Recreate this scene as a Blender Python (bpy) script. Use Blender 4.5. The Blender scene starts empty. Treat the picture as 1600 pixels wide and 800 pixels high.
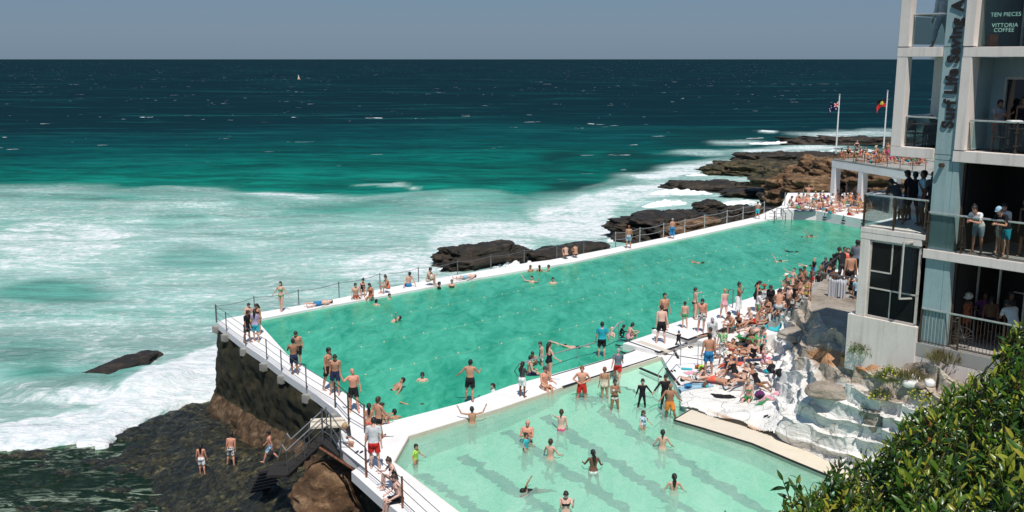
import bpy, bmesh, math, random
import numpy as np
from mathutils import Vector, Matrix
from mathutils.bvhtree import BVHTree
random.seed(7); RNG = np.random.default_rng(7)
S = bpy.context.scene; COL = S.collection; PI = math.pi

# ---------------------------------------------------------------- camera, sky, sun, exposure
CAMH = 13.7; FPX = 1530.0; PITCH = math.atan(308/1530.)
cd = bpy.data.cameras.new('camera'); cam = bpy.data.objects.new('camera', cd); COL.objects.link(cam)
cam.location = (0, 0, CAMH); cam.rotation_euler = (PI/2-PITCH, 0, 0)
cd.sensor_width = 36; cd.lens = 36*FPX/1600; cd.clip_end = 60000; cd.clip_start = .1
S.camera = cam
W = bpy.data.worlds.new('World'); S.world = W; W.use_nodes = True
SUN_DIR = Vector((.05, -.45, .88)).normalized()
nt = W.node_tree; bg = nt.nodes['Background']
sky = nt.nodes.new('ShaderNodeTexSky'); sky.sky_type = 'NISHITA'; sky.sun_disc = False
sky.sun_elevation = math.asin(SUN_DIR.z); sky.sun_rotation = math.atan2(SUN_DIR.x, SUN_DIR.y)
sky.air_density = 1.0; sky.dust_density = 1.0; sky.ozone_density = 3.0; sky.altitude = 0
hz = nt.nodes.new('ShaderNodeMix'); hz.data_type = 'RGBA'; hz.inputs[0].default_value = .72; hz.inputs[7].default_value = (2.45, 4.1, 6.2, 1)   # thin even haze over the blue
tcw = nt.nodes.new('ShaderNodeTexCoord'); sxz = nt.nodes.new('ShaderNodeSeparateXYZ'); nt.links.new(tcw.outputs['Generated'], sxz.inputs[0])
rw = nt.nodes.new('ShaderNodeValToRGB'); rw.color_ramp.elements[0].position = 0.0; rw.color_ramp.elements[0].color = (.295, .445, .625, 1); rw.color_ramp.elements[1].position = .16; rw.color_ramp.elements[1].color = (.165, .345, .63, 1)
nt.links.new(sxz.outputs['Z'], rw.inputs[0]); sc10 = nt.nodes.new('ShaderNodeVectorMath'); sc10.operation = 'SCALE'; sc10.inputs['Scale'].default_value = 10; nt.links.new(rw.outputs[0], sc10.inputs[0]); nt.links.new(sc10.outputs[0], hz.inputs[7])
nt.links.new(sky.outputs[0], hz.inputs[6]); nt.links.new(hz.outputs[2], bg.inputs[0]); bg.inputs[1].default_value = .062
ld = bpy.data.lights.new('sun', 'SUN'); sun = bpy.data.objects.new('sun', ld); COL.objects.link(sun)
ld.energy = 4.4; ld.angle = math.radians(.5); ld.color = (1, .95, .88)
sun.rotation_euler = SUN_DIR.to_track_quat('Z', 'Y').to_euler()
S.view_settings.view_transform = 'Standard'; S.view_settings.look = 'None'
S.view_settings.exposure = 0.0; S.view_settings.gamma = 1
try: S.view_settings.use_curve_mapping = False
except Exception: pass
S.cycles.max_bounces = 6; S.cycles.transparent_max_bounces = 12

# ---------------------------------------------------------------- helpers
def ray(x, y):
    u = (x-800)/FPX; v = (y-400)/FPX
    return Vector((u, math.cos(PITCH)-v*math.sin(PITCH), -(math.sin(PITCH)+v*math.cos(PITCH))))
def at(x, y, z=0.):
    r = ray(x, y); t = (z-CAMH)/r.z
    return Vector((r.x*t, r.y*t, z))
def atY(x, y, Y):
    r = ray(x, y); t = Y/r.y
    return Vector((r.x*t, Y, CAMH+r.z*t))
def proj(P):
    dx, dy, dz = P[0], P[1], P[2]-CAMH
    fw = dy*math.cos(PITCH)-dz*math.sin(PITCH); up = dy*math.sin(PITCH)+dz*math.cos(PITCH)
    return 800+FPX*dx/fw, 400-FPX*up/fw
def hash3(ix, iy, iz, seed):
    h = (ix.astype(np.int64)*374761393 + iy.astype(np.int64)*668265263 + iz.astype(np.int64)*2147483647 + seed*1274126177) & 0xFFFFFFFF
    h = ((h ^ (h >> 13))*1274126177) & 0xFFFFFFFF
    h = h ^ (h >> 16)
    return (h & 0xFFFFFF)/float(0xFFFFFF)
def vnoise(x, y, z=None, seed=0):
    x = np.asarray(x, float); y = np.asarray(y, float)
    z = np.zeros_like(x) if z is None else np.asarray(z, float)
    ix, iy, iz = np.floor(x), np.floor(y), np.floor(z)
    fx, fy, fz = x-ix, y-iy, z-iz
    fx, fy, fz = [f*f*(3-2*f) for f in (fx, fy, fz)]
    r = 0
    for a in (0, 1):
        for b in (0, 1):
            for c in (0, 1):
                w = (fx if a else 1-fx)*(fy if b else 1-fy)*(fz if c else 1-fz)
                r = r+w*hash3(ix+a, iy+b, iz+c, seed)
    return r
def fbm(x, y, z=None, seed=0, octv=4, gain=.5):
    s = 0; a = 1; n = 0
    for o in range(octv):
        s = s+a*vnoise(x*2**o, y*2**o, None if z is None else z*2**o, seed+o*17); n += a; a *= gain
    return s/n
def sstep(a, b, x):
    t = np.clip((x-a)/(b-a), 0, 1); return t*t*(3-2*t)

def meshdata(name, V, F, smooth=False):
    me = bpy.data.meshes.new(name)
    V = np.asarray(V, dtype=np.float32)
    if isinstance(F, np.ndarray) and F.ndim == 2:
        k = F.shape[1]; me.vertices.add(len(V)); me.vertices.foreach_set('co', V.ravel())
        me.loops.add(F.size); me.loops.foreach_set('vertex_index', F.astype(np.int32).ravel())
        me.polygons.add(len(F)); me.polygons.foreach_set('loop_start', np.arange(0, F.size, k, dtype=np.int32))
        me.polygons.foreach_set('loop_total', np.full(len(F), k, dtype=np.int32))
        if smooth: me.polygons.foreach_set('use_smooth', np.ones(len(F), dtype=bool))
        me.update(calc_edges=True)
    else:
        me.from_pydata([tuple(v) for v in V], [], [tuple(f) for f in F])
        if smooth: me.polygons.foreach_set('use_smooth', [True]*len(me.polygons))
    return me
def link(name, me, m=None, parent=None, loc=None, rot=None):
    o = bpy.data.objects.new(name, me); COL.objects.link(o)
    if parent is not None: o.parent = parent
    if loc is not None: o.location = loc
    if rot is not None: o.rotation_euler = rot
    if m is not None and me is not None:
        if not me.materials: me.materials.append(m)
        elif me.materials[0] != m:
            o.material_slots[0].link = 'OBJECT'; o.material_slots[0].material = m
    return o
def tag(o, label=None, cat=None, group=None, kind=None):
    if label: o['label'] = label
    if cat: o['category'] = cat
    if group: o['group'] = group
    if kind: o['kind'] = kind
    return o
def empty(name, loc, rz=0, label=None, cat=None, group=None):
    o = bpy.data.objects.new(name, None); COL.objects.link(o); o.location = loc; o.rotation_euler = (0, 0, rz)
    o.empty_display_size = .2
    return tag(o, label, cat, group)
class MB:
    """collects boxes, tubes, prisms and makes them ONE mesh object"""
    def __init__(s): s.V = []; s.F = []
    def add(s, V, F):
        n = len(s.V); s.V += [tuple(v) for v in V]; s.F += [tuple(i+n for i in f) for f in F]; return s
    def box(s, c, h, M=None):
        V = [Vector(((a*h[0]), (b*h[1]), (d*h[2]))) for a in (-1, 1) for b in (-1, 1) for d in (-1, 1)]
        if M is not None: V = [M @ v for v in V]
        V = [v+Vector(c) for v in V]
        return s.add(V, [(0, 1, 3, 2), (4, 6, 7, 5), (0, 4, 5, 1), (2, 3, 7, 6), (0, 2, 6, 4), (1, 5, 7, 3)])
    def tube(s, pts, r, n=8, caps=True):
        pts = [Vector(p) for p in pts]; k = len(pts)
        rr = r if isinstance(r, (list, tuple)) else [r]*k
        V = []; F = []
        for i, p in enumerate(pts):
            d = (pts[min(i+1, k-1)]-pts[max(i-1, 0)]).normalized()
            a = d.orthogonal() if abs(d.z) > .99 else d.cross(Vector((0, 0, 1)))
            a.normalize(); b = d.cross(a)
            for j in range(n):
                t = 2*PI*j/n; V.append(p+(a*math.cos(t)+b*math.sin(t))*rr[i])
        for i in range(k-1):
            for j in range(n):
                F.append((i*n+j, i*n+(j+1) % n, (i+1)*n+(j+1) % n, (i+1)*n+j))
        if caps: F.append(tuple(range(n))[::-1]); F.append(tuple((k-1)*n+j for j in range(n)))
        return s.add(V, F)
    def ell(s, c, r, seg=10, rings=7):
        V = []; F = []
        for i in range(rings+1):
            ph = PI*i/rings
            for j in range(seg):
                t = 2*PI*j/seg; V.append((c[0]+r[0]*math.sin(ph)*math.cos(t), c[1]+r[1]*math.sin(ph)*math.sin(t), c[2]+r[2]*math.cos(ph)))
        for i in range(rings):
            for j in range(seg): F.append((i*seg+j, (i+1)*seg+j, (i+1)*seg+(j+1) % seg, i*seg+(j+1) % seg))
        return s.add(V, F)
    def prism(s, poly, z0, z1):
        """poly: list of (x,y); z0 bottom, z1 top (number or list per vertex)"""
        n = len(poly); tz = z1 if isinstance(z1, (list, tuple)) else [z1]*n
        area = sum(poly[i][0]*poly[(i+1) % n][1]-poly[(i+1) % n][0]*poly[i][1] for i in range(n))
        idx = list(range(n)) if area > 0 else list(range(n))[::-1]
        V = [(poly[i][0], poly[i][1], z0) for i in idx]+[(poly[i][0], poly[i][1], tz[i]) for i in idx]
        F = [tuple(range(n))[::-1], tuple(range(n, 2*n))]+[(i, (i+1) % n, n+(i+1) % n, n+i) for i in range(n)]
        return s.add(V, F)
    def build(s, name, m, parent=None, smooth=False, bevel=0, org=None, **kw):
        V = s.V
        if org is not None: V = [(v[0]-org[0], v[1]-org[1], v[2]-org[2]) for v in V]
        me = meshdata(name, V, s.F)
        if bevel:
            bm = bmesh.new(); bm.from_mesh(me); bmesh.ops.remove_doubles(bm, verts=bm.verts, dist=1e-5)
            es = [e for e in bm.edges if len(e.link_faces) == 2 and e.calc_face_angle(0) > .5]
            bmesh.ops.bevel(bm, geom=es, offset=bevel, segments=2, affect='EDGES', clamp_overlap=True)
            bm.to_mesh(me); bm.free()
        if smooth:
            me.polygons.foreach_set('use_smooth', [True]*len(me.polygons))
        o = link(name, me, m, parent)
        if org is not None: o.location = org
        return tag(o, **kw) if kw else o
def grid_obj(name, X, Y, Z, m, smooth=True, parent=None, attrs=None, keep=None):
    r, c = X.shape; idx = np.arange(r*c).reshape(r, c)
    F = np.stack([idx[:-1, :-1], idx[:-1, 1:], idx[1:, 1:], idx[1:, :-1]], -1).reshape(-1, 4)
    if keep is not None:
        k = keep.ravel(); F = F[k[F].all(1)]
    me = meshdata(name, np.stack([X, Y, Z], -1).reshape(-1, 3), F, smooth)
    for n, A in (attrs or {}).items():
        at_ = me.attributes.new(n, 'FLOAT', 'POINT'); at_.data.foreach_set('value', A.astype(np.float32).ravel())
    return link(name, me, m, parent)

# ---------------------------------------------------------------- materials
MC = {}
def node(nt, t, **kw):
    n = nt.nodes.new(t)
    for k, v in kw.items():
        if k in n.bl_rna.properties.keys(): setattr(n, k, v)
        else: n.inputs[k.replace('_', ' ')].default_value = v
    return n
def setin(nt, n, key, val):
    if hasattr(val, 'is_output') or isinstance(val, bpy.types.NodeSocket): nt.links.new(val, n.inputs[key])
    else: n.inputs[key].default_value = val
def newmat(name):
    m = bpy.data.materials.new(name); m.use_nodes = True; t = m.node_tree
    return m, t, t.nodes['Principled BSDF']
def ramp(t, fac, stops, interp='LINEAR'):
    r = t.nodes.new('ShaderNodeValToRGB'); r.color_ramp.interpolation = interp
    e = r.color_ramp.elements
    while len(e) < len(stops): e.new(.5)
    for i, (p, c) in enumerate(stops):
        e[i].position = p; e[i].color = (*c, 1) if len(c) == 3 else c
    t.links.new(fac, r.inputs[0]); return r.outputs[0]
def coords(t, scale=(1, 1, 1), obj=True, rotz=0):
    c = t.nodes.new('ShaderNodeTexCoord') if obj else t.nodes.new('ShaderNodeNewGeometry')
    mp = t.nodes.new('ShaderNodeMapping'); mp.inputs['Scale'].default_value = scale; mp.inputs['Rotation'].default_value = (0, 0, rotz)
    t.links.new(c.outputs['Object' if obj else 'Position'], mp.inputs[0]); return mp.outputs[0]
def noise(t, vec, scale, detail=4, rough=.55, dist=0):
    n = t.nodes.new('ShaderNodeTexNoise'); n.inputs['Scale'].default_value = scale; n.inputs['Detail'].default_value = detail
    n.inputs['Roughness'].default_value = rough; n.inputs['Distortion'].default_value = dist
    t.links.new(vec, n.inputs['Vector']); return n.outputs['Fac']
def mth(t, op, a, b=None, c=None, clamp=False):
    n = t.nodes.new('ShaderNodeMath'); n.operation = op; n.use_clamp = clamp
    for i, v in enumerate((a, b, c)):
        if v is None: continue
        if isinstance(v, bpy.types.NodeSocket): t.links.new(v, n.inputs[i])
        else: n.inputs[i].default_value = v
    return n.outputs[0]
def mixc(t, f, a, b, blend='MIX'):
    n = t.nodes.new('ShaderNodeMix'); n.data_type = 'RGBA'; n.blend_type = blend
    for i, v in ((0, f), (6, a), (7, b)):
        if isinstance(v, bpy.types.NodeSocket): t.links.new(v, n.inputs[i])
        elif i == 0: n.inputs[0].default_value = v
        else: n.inputs[i].default_value = (*v, 1) if len(v) == 3 else v
    return n.outputs[2]
def bump(t, bs, h, strength=.5, dist=.05):
    b = t.nodes.new('ShaderNodeBump'); b.inputs['Strength'].default_value = strength; b.inputs['Distance'].default_value = dist
    t.links.new(h, b.inputs['Height']); t.links.new(b.outputs[0], bs.inputs['Normal']); return b
def attr(t, name):
    a = t.nodes.new('ShaderNodeAttribute'); a.attribute_name = name; return a.outputs['Fac']
def P(name, col, rough=.7, metal=0, nscale=0, var=.15, bs_=.0, spec=.5, dist=.01):
    """plain procedural material: base colour with noise variation and fine relief"""
    key = (name, tuple(col))
    if key in MC: return MC[key]
    m, t, b = newmat(name); b.inputs['Roughness'].default_value = rough; b.inputs['Metallic'].default_value = metal
    b.inputs['Specular IOR Level'].default_value = spec
    v = coords(t); n = noise(t, v, nscale or 8, 5)
    lo = tuple(c*(1-var) for c in col); hi = tuple(min(1, c*(1+var)) for c in col)
    t.links.new(ramp(t, n, [(.3, lo), (.7, hi)]), b.inputs['Base Color'])
    if bs_: bump(t, b, n, bs_, dist)
    MC[key] = m; return m

def m_water_pool(name, cA, cB, body, tint, sc=1.0, lin=.5):
    m, t, b = newmat(name); v = coords(t, (1, 1, 1), False, math.radians(42))
    vs = coords(t, (1.0, .42, 1), False, math.radians(-20))
    n1 = noise(t, vs, .45*sc, 5, .6, .8); n2 = noise(t, vs, 1.7*sc, 4, .6, 1.2)
    f = mth(t, 'ADD', mth(t, 'MULTIPLY', n1, .55), mth(t, 'MULTIPLY', n2, .45))
    col = ramp(t, f, [(.36, cA), (.62, cB)])
    t.links.new(col, b.inputs['Base Color']); b.inputs['Roughness'].default_value = .12; b.inputs['Specular IOR Level'].default_value = .35
    h = mth(t, 'ADD', mth(t, 'MULTIPLY', n2, .6), mth(t, 'MULTIPLY', noise(t, vs, 5*sc, 3, .6, .6), .22))
    bump(t, b, h, .55, .16)
    tr = t.nodes.new('ShaderNodeBsdfTransparent'); tr.inputs[0].default_value = (*tint, 1)
    mx = t.nodes.new('ShaderNodeMixShader'); mx.inputs[0].default_value = body
    t.links.new(tr.outputs[0], mx.inputs[1]); t.links.new(b.outputs[0], mx.inputs[2])
    t.links.new(mx.outputs[0], t.nodes['Material Output'].inputs[0]); return m

def m_sea():
    m, t, b = newmat('sea_water')
    dep = attr(t, 'shallow'); foam = attr(t, 'foam'); dark = attr(t, 'reefshade'); cap = attr(t, 'caps')
    v = coords(t, (1, 1, 1), False); vs = coords(t, (.35, 1, 1), False, math.radians(-8))
    big = noise(t, vs, .045, 5, .6, .6)
    d2 = mth(t, 'ADD', dep, mth(t, 'MULTIPLY', mth(t, 'SUBTRACT', big, .5), .16))
    col = ramp(t, d2, [(0, (.002, .011, .020)), (.22, (.0015, .021, .031)), (.42, (.001, .070, .074)), (.62, (.001, .16, .125)), (.8, (.006, .26, .19)), (1, (.15, .44, .36))])
    rip = noise(t, vs, .35, 6, .68, .4)
    col = mixc(t, ramp(t, rip, [(.40, (1, 1, 1)), (.60, (0, 0, 0))]), col, mixc(t, .55, col, (.001, .02, .026)))
    st_ = noise(t, coords(t, (.14, 1, 1), False, math.radians(-5)), .085, 5, .7, .5)
    col = mixc(t, ramp(t, st_, [(.36, (.75, .75, .75)), (.52, (0, 0, 0))]), col, mixc(t, .62, col, (.0015, .02, .026)))
    col = mixc(t, ramp(t, st_, [(.54, (0, 0, 0)), (.70, (.5, .5, .5))]), col, mixc(t, .5, col, (.02, .24, .22)))
    col = mixc(t, dark, col, (.004, .035, .035))
    # foam: cloudy milk + lace of fine lines
    cl = noise(t, vs, .075, 6, .62, 1.4); fine = noise(t, v, 1.3, 6, .7, .6)
    milk = mth(t, 'MULTIPLY', foam, ramp(t, cl, [(.25, (.25, .25, .25)), (.7, (1.25, 1.25, 1.25))]), clamp=True)
    col = mixc(t, mth(t, 'MULTIPLY', milk, .86, clamp=True), col, (.47, .65, .61))
    wv = t.nodes.new('ShaderNodeVectorMath'); wv.operation = 'MULTIPLY_ADD'
    nz = t.nodes.new('ShaderNodeTexNoise'); nz.inputs['Scale'].default_value = .3; nz.inputs['Detail'].default_value = 5
    t.links.new(vs, nz.inputs['Vector']); t.links.new(nz.outputs['Color'], wv.inputs[0]); wv.inputs[1].default_value = (6, 6, 6); t.links.new(vs, wv.inputs[2])
    vo = t.nodes.new('ShaderNodeTexVoronoi'); vo.feature = 'DISTANCE_TO_EDGE'; vo.inputs['Scale'].default_value = .30
    t.links.new(wv.outputs[0], vo.inputs['Vector'])
    vo2 = t.nodes.new('ShaderNodeTexVoronoi'); vo2.feature = 'DISTANCE_TO_EDGE'; vo2.inputs['Scale'].default_value = .9
    t.links.new(wv.outputs[0], vo2.inputs['Vector'])
    lace = mth(t, 'MAXIMUM', ramp(t, vo.outputs['Distance'], [(0, (1, 1, 1)), (.10, (0, 0, 0))]), mth(t, 'MULTIPLY', ramp(t, vo2.outputs['Distance'], [(0, (1, 1, 1)), (.12, (0, 0, 0))]), .7))
    lacem = mth(t, 'MULTIPLY', mth(t, 'MULTIPLY', lace, ramp(t, fine, [(.4, (0, 0, 0)), (.62, (1, 1, 1))])), ramp(t, foam, [(.2, (0, 0, 0)), (.7, (.6, .6, .6))]), clamp=True)
    thick = mth(t, 'ADD', mth(t, 'SUBTRACT', mth(t, 'MULTIPLY', foam, 1.75), 1.28), mth(t, 'ADD', mth(t, 'MULTIPLY', cl, .75), mth(t, 'ADD', mth(t, 'MULTIPLY', mth(t, 'SUBTRACT', fine, .5), .9), mth(t, 'MULTIPLY', mth(t, 'SUBTRACT', rip, .5), 1.3))))
    thick = ramp(t, thick, [(.36, (0, 0, 0)), (.72, (1, 1, 1))])
    # small white caps out at sea
    cv = coords(t, (.55, 1, 1), False); c1 = noise(t, cv, .17, 3, .75, .3); c2 = noise(t, cv, .012, 3)
    capm = mth(t, 'MULTIPLY', ramp(t, c1, [(.685, (0, 0, 0)), (.70, (1, 1, 1))]), mth(t, 'MULTIPLY', cap, ramp(t, c2, [(.44, (0, 0, 0)), (.54, (1, 1, 1))])))
    wh = mth(t, 'MAXIMUM', mth(t, 'MAXIMUM', lacem, thick), capm)
    col = mixc(t, wh, col, mixc(t, ramp(t, fine, [(.35, (0, 0, 0)), (.6, (1, 1, 1))]), (.52, .62, .62), (.80, .80, .81)))
    t.links.new(col, b.inputs['Base Color'])
    b.inputs['Roughness'].default_value = .9; b.inputs['Specular IOR Level'].default_value = 0.0
    h = mth(t, 'ADD', mth(t, 'MULTIPLY', rip, 1.0), mth(t, 'MULTIPLY', fine, .25))
    bp = bump(t, b, h, .9, .9)
    gl = t.nodes.new('ShaderNodeBsdfGlossy'); gl.inputs['Roughness'].default_value = .25; t.links.new(bp.outputs[0], gl.inputs['Normal'])
    mx = t.nodes.new('ShaderNodeMixShader'); t.links.new(ramp(t, mth(t, 'MAXIMUM', milk, wh), [(0, (.045, .045, .045)), (.6, (.01, .01, .01))]), mx.inputs[0])
    t.links.new(b.outputs[0], mx.inputs[1]); t.links.new(gl.outputs[0], mx.inputs[2]); t.links.new(mx.outputs[0], t.nodes['Material Output'].inputs[0])
    return m

def m_rock(name, c1, c2, c3, sc=1.0, rough=.85, bstr=.9, strata=4., spec=.3, bdist=.12):
    m, t, b = newmat(name); v = coords(t, (1, 1, 1), False); vz = coords(t, (.35, .35, strata), False)
    a = noise(t, v, .7*sc, 8, .65, .3); s = noise(t, vz, 1.0*sc, 5, .6, .5); f = noise(t, v, 7*sc, 6, .7)
    mix = mth(t, 'ADD', mth(t, 'MULTIPLY', a, .5), mth(t, 'ADD', mth(t, 'MULTIPLY', s, .25), mth(t, 'MULTIPLY', f, .25)))
    t.links.new(ramp(t, mix, [(.36, c1), (.5, c2), (.64, c3)]), b.inputs['Base Color'])
    b.inputs['Roughness'].default_value = rough; b.inputs['Specular IOR Level'].default_value = spec
    bump(t, b, mth(t, 'ADD', mix, mth(t, 'MULTIPLY', f, .6)), bstr, bdist); return m

def m_paint(name, col, stain, sc=1.0, amt=.25, rough=.75, bs_=.25, streak=0):
    m, t, b = newmat(name); v = coords(t, (1, 1, 1), False)
    a = noise(t, v, .5*sc, 8, .65, .5); f = noise(t, v, 14*sc, 5, .7)
    k = mth(t, 'MULTIPLY', ramp(t, mth(t, 'ADD', mth(t, 'MULTIPLY', a, .7), mth(t, 'MULTIPLY', f, .3)), [(.5, (0, 0, 0)), (.75, (1, 1, 1))]), amt)
    if streak:
        sv = noise(t, coords(t, (5, 5, .35), False), 1.0, 6, .7, .3); k = mth(t, 'ADD', k, mth(t, 'MULTIPLY', ramp(t, sv, [(.5, (0, 0, 0)), (.72, (1, 1, 1))]), streak), clamp=True)
    t.links.new(mixc(t, k, col, stain), b.inputs['Base Color']); b.inputs['Roughness'].default_value = rough
    b.inputs['Specular IOR Level'].default_value = .3
    bump(t, b, mth(t, 'ADD', a, f), bs_, .02); return m

M = {}
M['deck'] = m_paint('white_painted_concrete', (.80, .78, .765), (.46, .43, .39), .9, .5)
M['deckedge'] = m_paint('worn_cream_concrete', (.62, .55, .46), (.42, .35, .27), 1.4, .6)
M['apron'] = m_paint('beige_concrete', (.70, .62, .50), (.52, .44, .33), 2.2, .6, bs_=.5)
M['poolwall'] = m_paint('pale_pool_wall', (.62, .72, .66), (.40, .58, .50), 1, .5)
M['poolfloor'] = m_paint('pool_floor', (.42, .75, .62), (.25, .6, .48), .7, .6)
M['kidfloor'] = m_paint('shallow_pool_floor', (.86, .86, .78), (.66, .78, .68), .9, .45)
M['line'] = m_paint('black_line_paint', (.02, .022, .025), (.10, .09, .08), 3, .5)
M['laneline'] = m_paint('dark_green_lane_paint', (.004, .07, .065), (.04, .18, .15), 2, .5)
M['mainwater'] = m_water_pool('main_pool_water', (.009, .31, .17), (.095, .56, .36), .82, (.35, .95, .72), 1.0)
M['kidwater'] = m_water_pool('shallow_pool_water', (.40, .68, .56), (.62, .82, .72), .36, (.74, .97, .88), 1.6)
M['sea'] = m_sea()
M['wetrock'] = m_rock('wet_dark_rock', (.008, .0075, .006), (.026, .020, .013), (.10, .065, .037), 1.4, .55, 1, 5, .4)
M['tanrock'] = m_rock('tan_sandstone', (.022, .014, .009), (.14, .078, .04), (.40, .26, .15), 1.3, .85, 1, 3)
M['greenrock'] = m_rock('mossy_reef_rock', (.006, .008, .004), (.045, .038, .016), (.22, .15, .07), 2.0, .6, 1, 2, .4)
def m_reef():
    m, t, b = newmat('wet_weedy_reef'); v = coords(t, (1, 1.3, 1), False, .3); a = noise(t, v, .28, 4, .6, .6); f = noise(t, v, 1.9, 7, .75, .5); g_ = noise(t, v, 6.5, 4, .7)
    vo = t.nodes.new('ShaderNodeTexVoronoi'); vo.inputs['Scale'].default_value = 3.2; t.links.new(v, vo.inputs['Vector'])
    k = mth(t, 'ADD', mth(t, 'MULTIPLY', f, .62), mth(t, 'MULTIPLY', g_, .38)); k = mth(t, 'SUBTRACT', k, mth(t, 'MULTIPLY', vo.outputs['Distance'], .10))
    gold = ramp(t, k, [(.40, (.005, .006, .004)), (.46, (.030, .028, .011)), (.55, (.115, .095, .038)), (.62, (.42, .36, .20))])
    dk = ramp(t, k, [(.40, (.003, .005, .003)), (.50, (.018, .022, .010)), (.62, (.13, .12, .06))])
    t.links.new(mixc(t, ramp(t, a, [(.44, (0, 0, 0)), (.60, (1, 1, 1))]), dk, gold), b.inputs['Base Color']); b.inputs['Roughness'].default_value = .35; b.inputs['Specular IOR Level'].default_value = .5
    bump(t, b, k, 1, .25); return m
M['reef'] = m_reef()
M['algae'] = m_rock('algae_covered_wall', (.008, .009, .005), (.022, .022, .010), (.075, .055, .022), 2.2, .8, 1, 2)
M['ledge'] = m_rock('brown_shell_ledge', (.025, .015, .008), (.12, .07, .035), (.36, .25, .15), 4.0, .8, 1, 1)
M['whiterock'] = m_paint('white_painted_sandstone', (.75, .74, .72), (.34, .31, .28), 1.1, .8, bs_=.7)
M['toprock'] = m_rock('weathered_sandstone_top', (.20, .16, .12), (.38, .32, .26), (.52, .47, .41), 1.2, .9, .9, 2)
M['orangerock'] = m_rock('orange_sandstone', (.32, .15, .07), (.52, .28, .13), (.62, .40, .22), 1.0, .9, .8, 2)
M['beige'] = m_paint('beige_render', (.80, .72, .66), (.42, .36, .30), .8, .4, bs_=.12, streak=.45)
M['bluewall'] = m_paint('pale_blue_render', (.34, .46, .465), (.16, .24, .24), .9, .5, bs_=.12, streak=.4)
M['greyconc'] = m_paint('mossy_grey_masonry', (.34, .33, .30), (.09, .10, .08), 1.8, .9, bs_=.7)
M['floorconc'] = m_paint('grey_balcony_tiles', (.36, .34, .32), (.28, .26, .24), 2, .4)
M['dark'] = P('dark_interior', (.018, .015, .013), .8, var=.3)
M['darkglass'] = P('dark_tinted_glass', (.010, .012, .013), .06, var=.2, spec=.6)
M['bronze'] = P('bronze_metal_post', (.10, .065, .045), .45, .5)
M['greymetal'] = P('grey_galvanised_steel', (.20, .20, .205), .4, .7)
M['palemetal'] = P('pale_steel_rail', (.50, .50, .49), .35, .6)
M['rust'] = P('rusty_painted_steel', (.20, .075, .04), .7, .2, var=.5)
M['frame'] = P('cream_window_frame', (.52, .49, .44), .5)
M['black'] = P('black_rubber', (.014, .014, .015), .6)
M['white'] = P('white_plastic', (.78, .77, .75), .45)
M['letter'] = P('dark_bronze_letters', (.03, .022, .02), .5, .2)
M['mint'] = P('mint_window_lettering', (.35, .62, .52), .5)
def m_glass():
    m, t, b = newmat('balustrade_glass')
    gl = t.nodes.new('ShaderNodeBsdfGlossy'); gl.inputs['Roughness'].default_value = .04; gl.inputs['Color'].default_value = (.8, .85, .85, 1)
    tr = t.nodes.new('ShaderNodeBsdfTransparent'); tr.inputs[0].default_value = (.82, .87, .86, 1)
    mx = t.nodes.new('ShaderNodeMixShader'); fr = t.nodes.new('ShaderNodeFresnel'); fr.inputs[0].default_value = 1.45
    v = coords(t); n = noise(t, v, 3, 5)
    t.links.new(mth(t, 'ADD', mth(t, 'MULTIPLY', fr.outputs[0], .55), mth(t, 'MULTIPLY', n, .03)), mx.inputs[0])
    t.links.new(tr.outputs[0], mx.inputs[1]); t.links.new(gl.outputs[0], mx.inputs[2])
    t.links.new(mx.outputs[0], t.nodes['Material Output'].inputs[0]); return m
M['glass'] = m_glass()
def cloth(c):
    return P('fabric_%d_%d_%d' % tuple(int(x*99) for x in c), c, .85, nscale=14, var=.14, spec=.2)
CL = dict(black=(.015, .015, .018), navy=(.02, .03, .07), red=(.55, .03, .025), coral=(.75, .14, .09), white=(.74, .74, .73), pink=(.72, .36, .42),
          hotpink=(.75, .10, .25), blue=(.03, .20, .42), teal=(.02, .33, .42), aqua=(.05, .42, .48), grey=(.30, .31, .33), lightgrey=(.52, .54, .55), green=(.06, .30, .12),
          yellow=(.65, .60, .10), lime=(.38, .62, .10), orange=(.70, .24, .05), purple=(.12, .03, .12), brown=(.12, .06, .035), slate=(.14, .17, .21), beige=(.58, .50, .40),
          denim=(.28, .36, .42), darkgrey=(.06, .06, .065), rust=(.35, .10, .05), lightblue=(.30, .48, .60), cream=(.70, .66, .55), peach=(.72, .45, .30))
def m_pattern(name, a, b_, sc=9, kind='blot'):
    key = ('pat', name)
    if key in MC: return MC[key]
    m, t, b = newmat('fabric_'+name); v = coords(t)
    if kind == 'stripe':
        w = t.nodes.new('ShaderNodeTexWave'); w.bands_direction = 'Z'; w.inputs['Scale'].default_value = sc; t.links.new(v, w.inputs['Vector']); n = w.outputs['Fac']
    else: n = noise(t, v, sc, 2, .5)
    t.links.new(ramp(t, n, [(.5, a), (.53, b_)], 'CONSTANT'), b.inputs['Base Color']); b.inputs['Roughness'].default_value = .85
    MC[key] = m; return m
def fab(c):
    if c == 'print': return m_pattern('print', (.62, .62, .60), (.04, .045, .05), 14)
    if c == 'bluewhite': return m_pattern('bluewhite', (.10, .28, .45), (.65, .68, .68), 12)
    if c == 'stripes': return m_pattern('stripes', (.05, .28, .55), (.70, .30, .32), 7, 'stripe')
    if c == 'greenprint': return m_pattern('greenprint', (.12, .38, .12), (.55, .62, .45), 12)
    return cloth(CL[c])
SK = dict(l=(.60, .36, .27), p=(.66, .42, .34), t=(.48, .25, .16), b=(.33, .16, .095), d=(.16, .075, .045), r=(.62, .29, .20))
HR = dict(black=(.012, .010, .009), brown=(.05, .028, .016), dark=(.02, .014, .011), blond=(.42, .28, .14), grey=(.35, .33, .31), red=(.25, .07, .03))
# ================================================================ SETTING
WALK = []                     # surfaces on which people and things can stand
def world_poly(px, z=0.): return [tuple(at(x, y, z)[:2]) for x, y in px]

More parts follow.
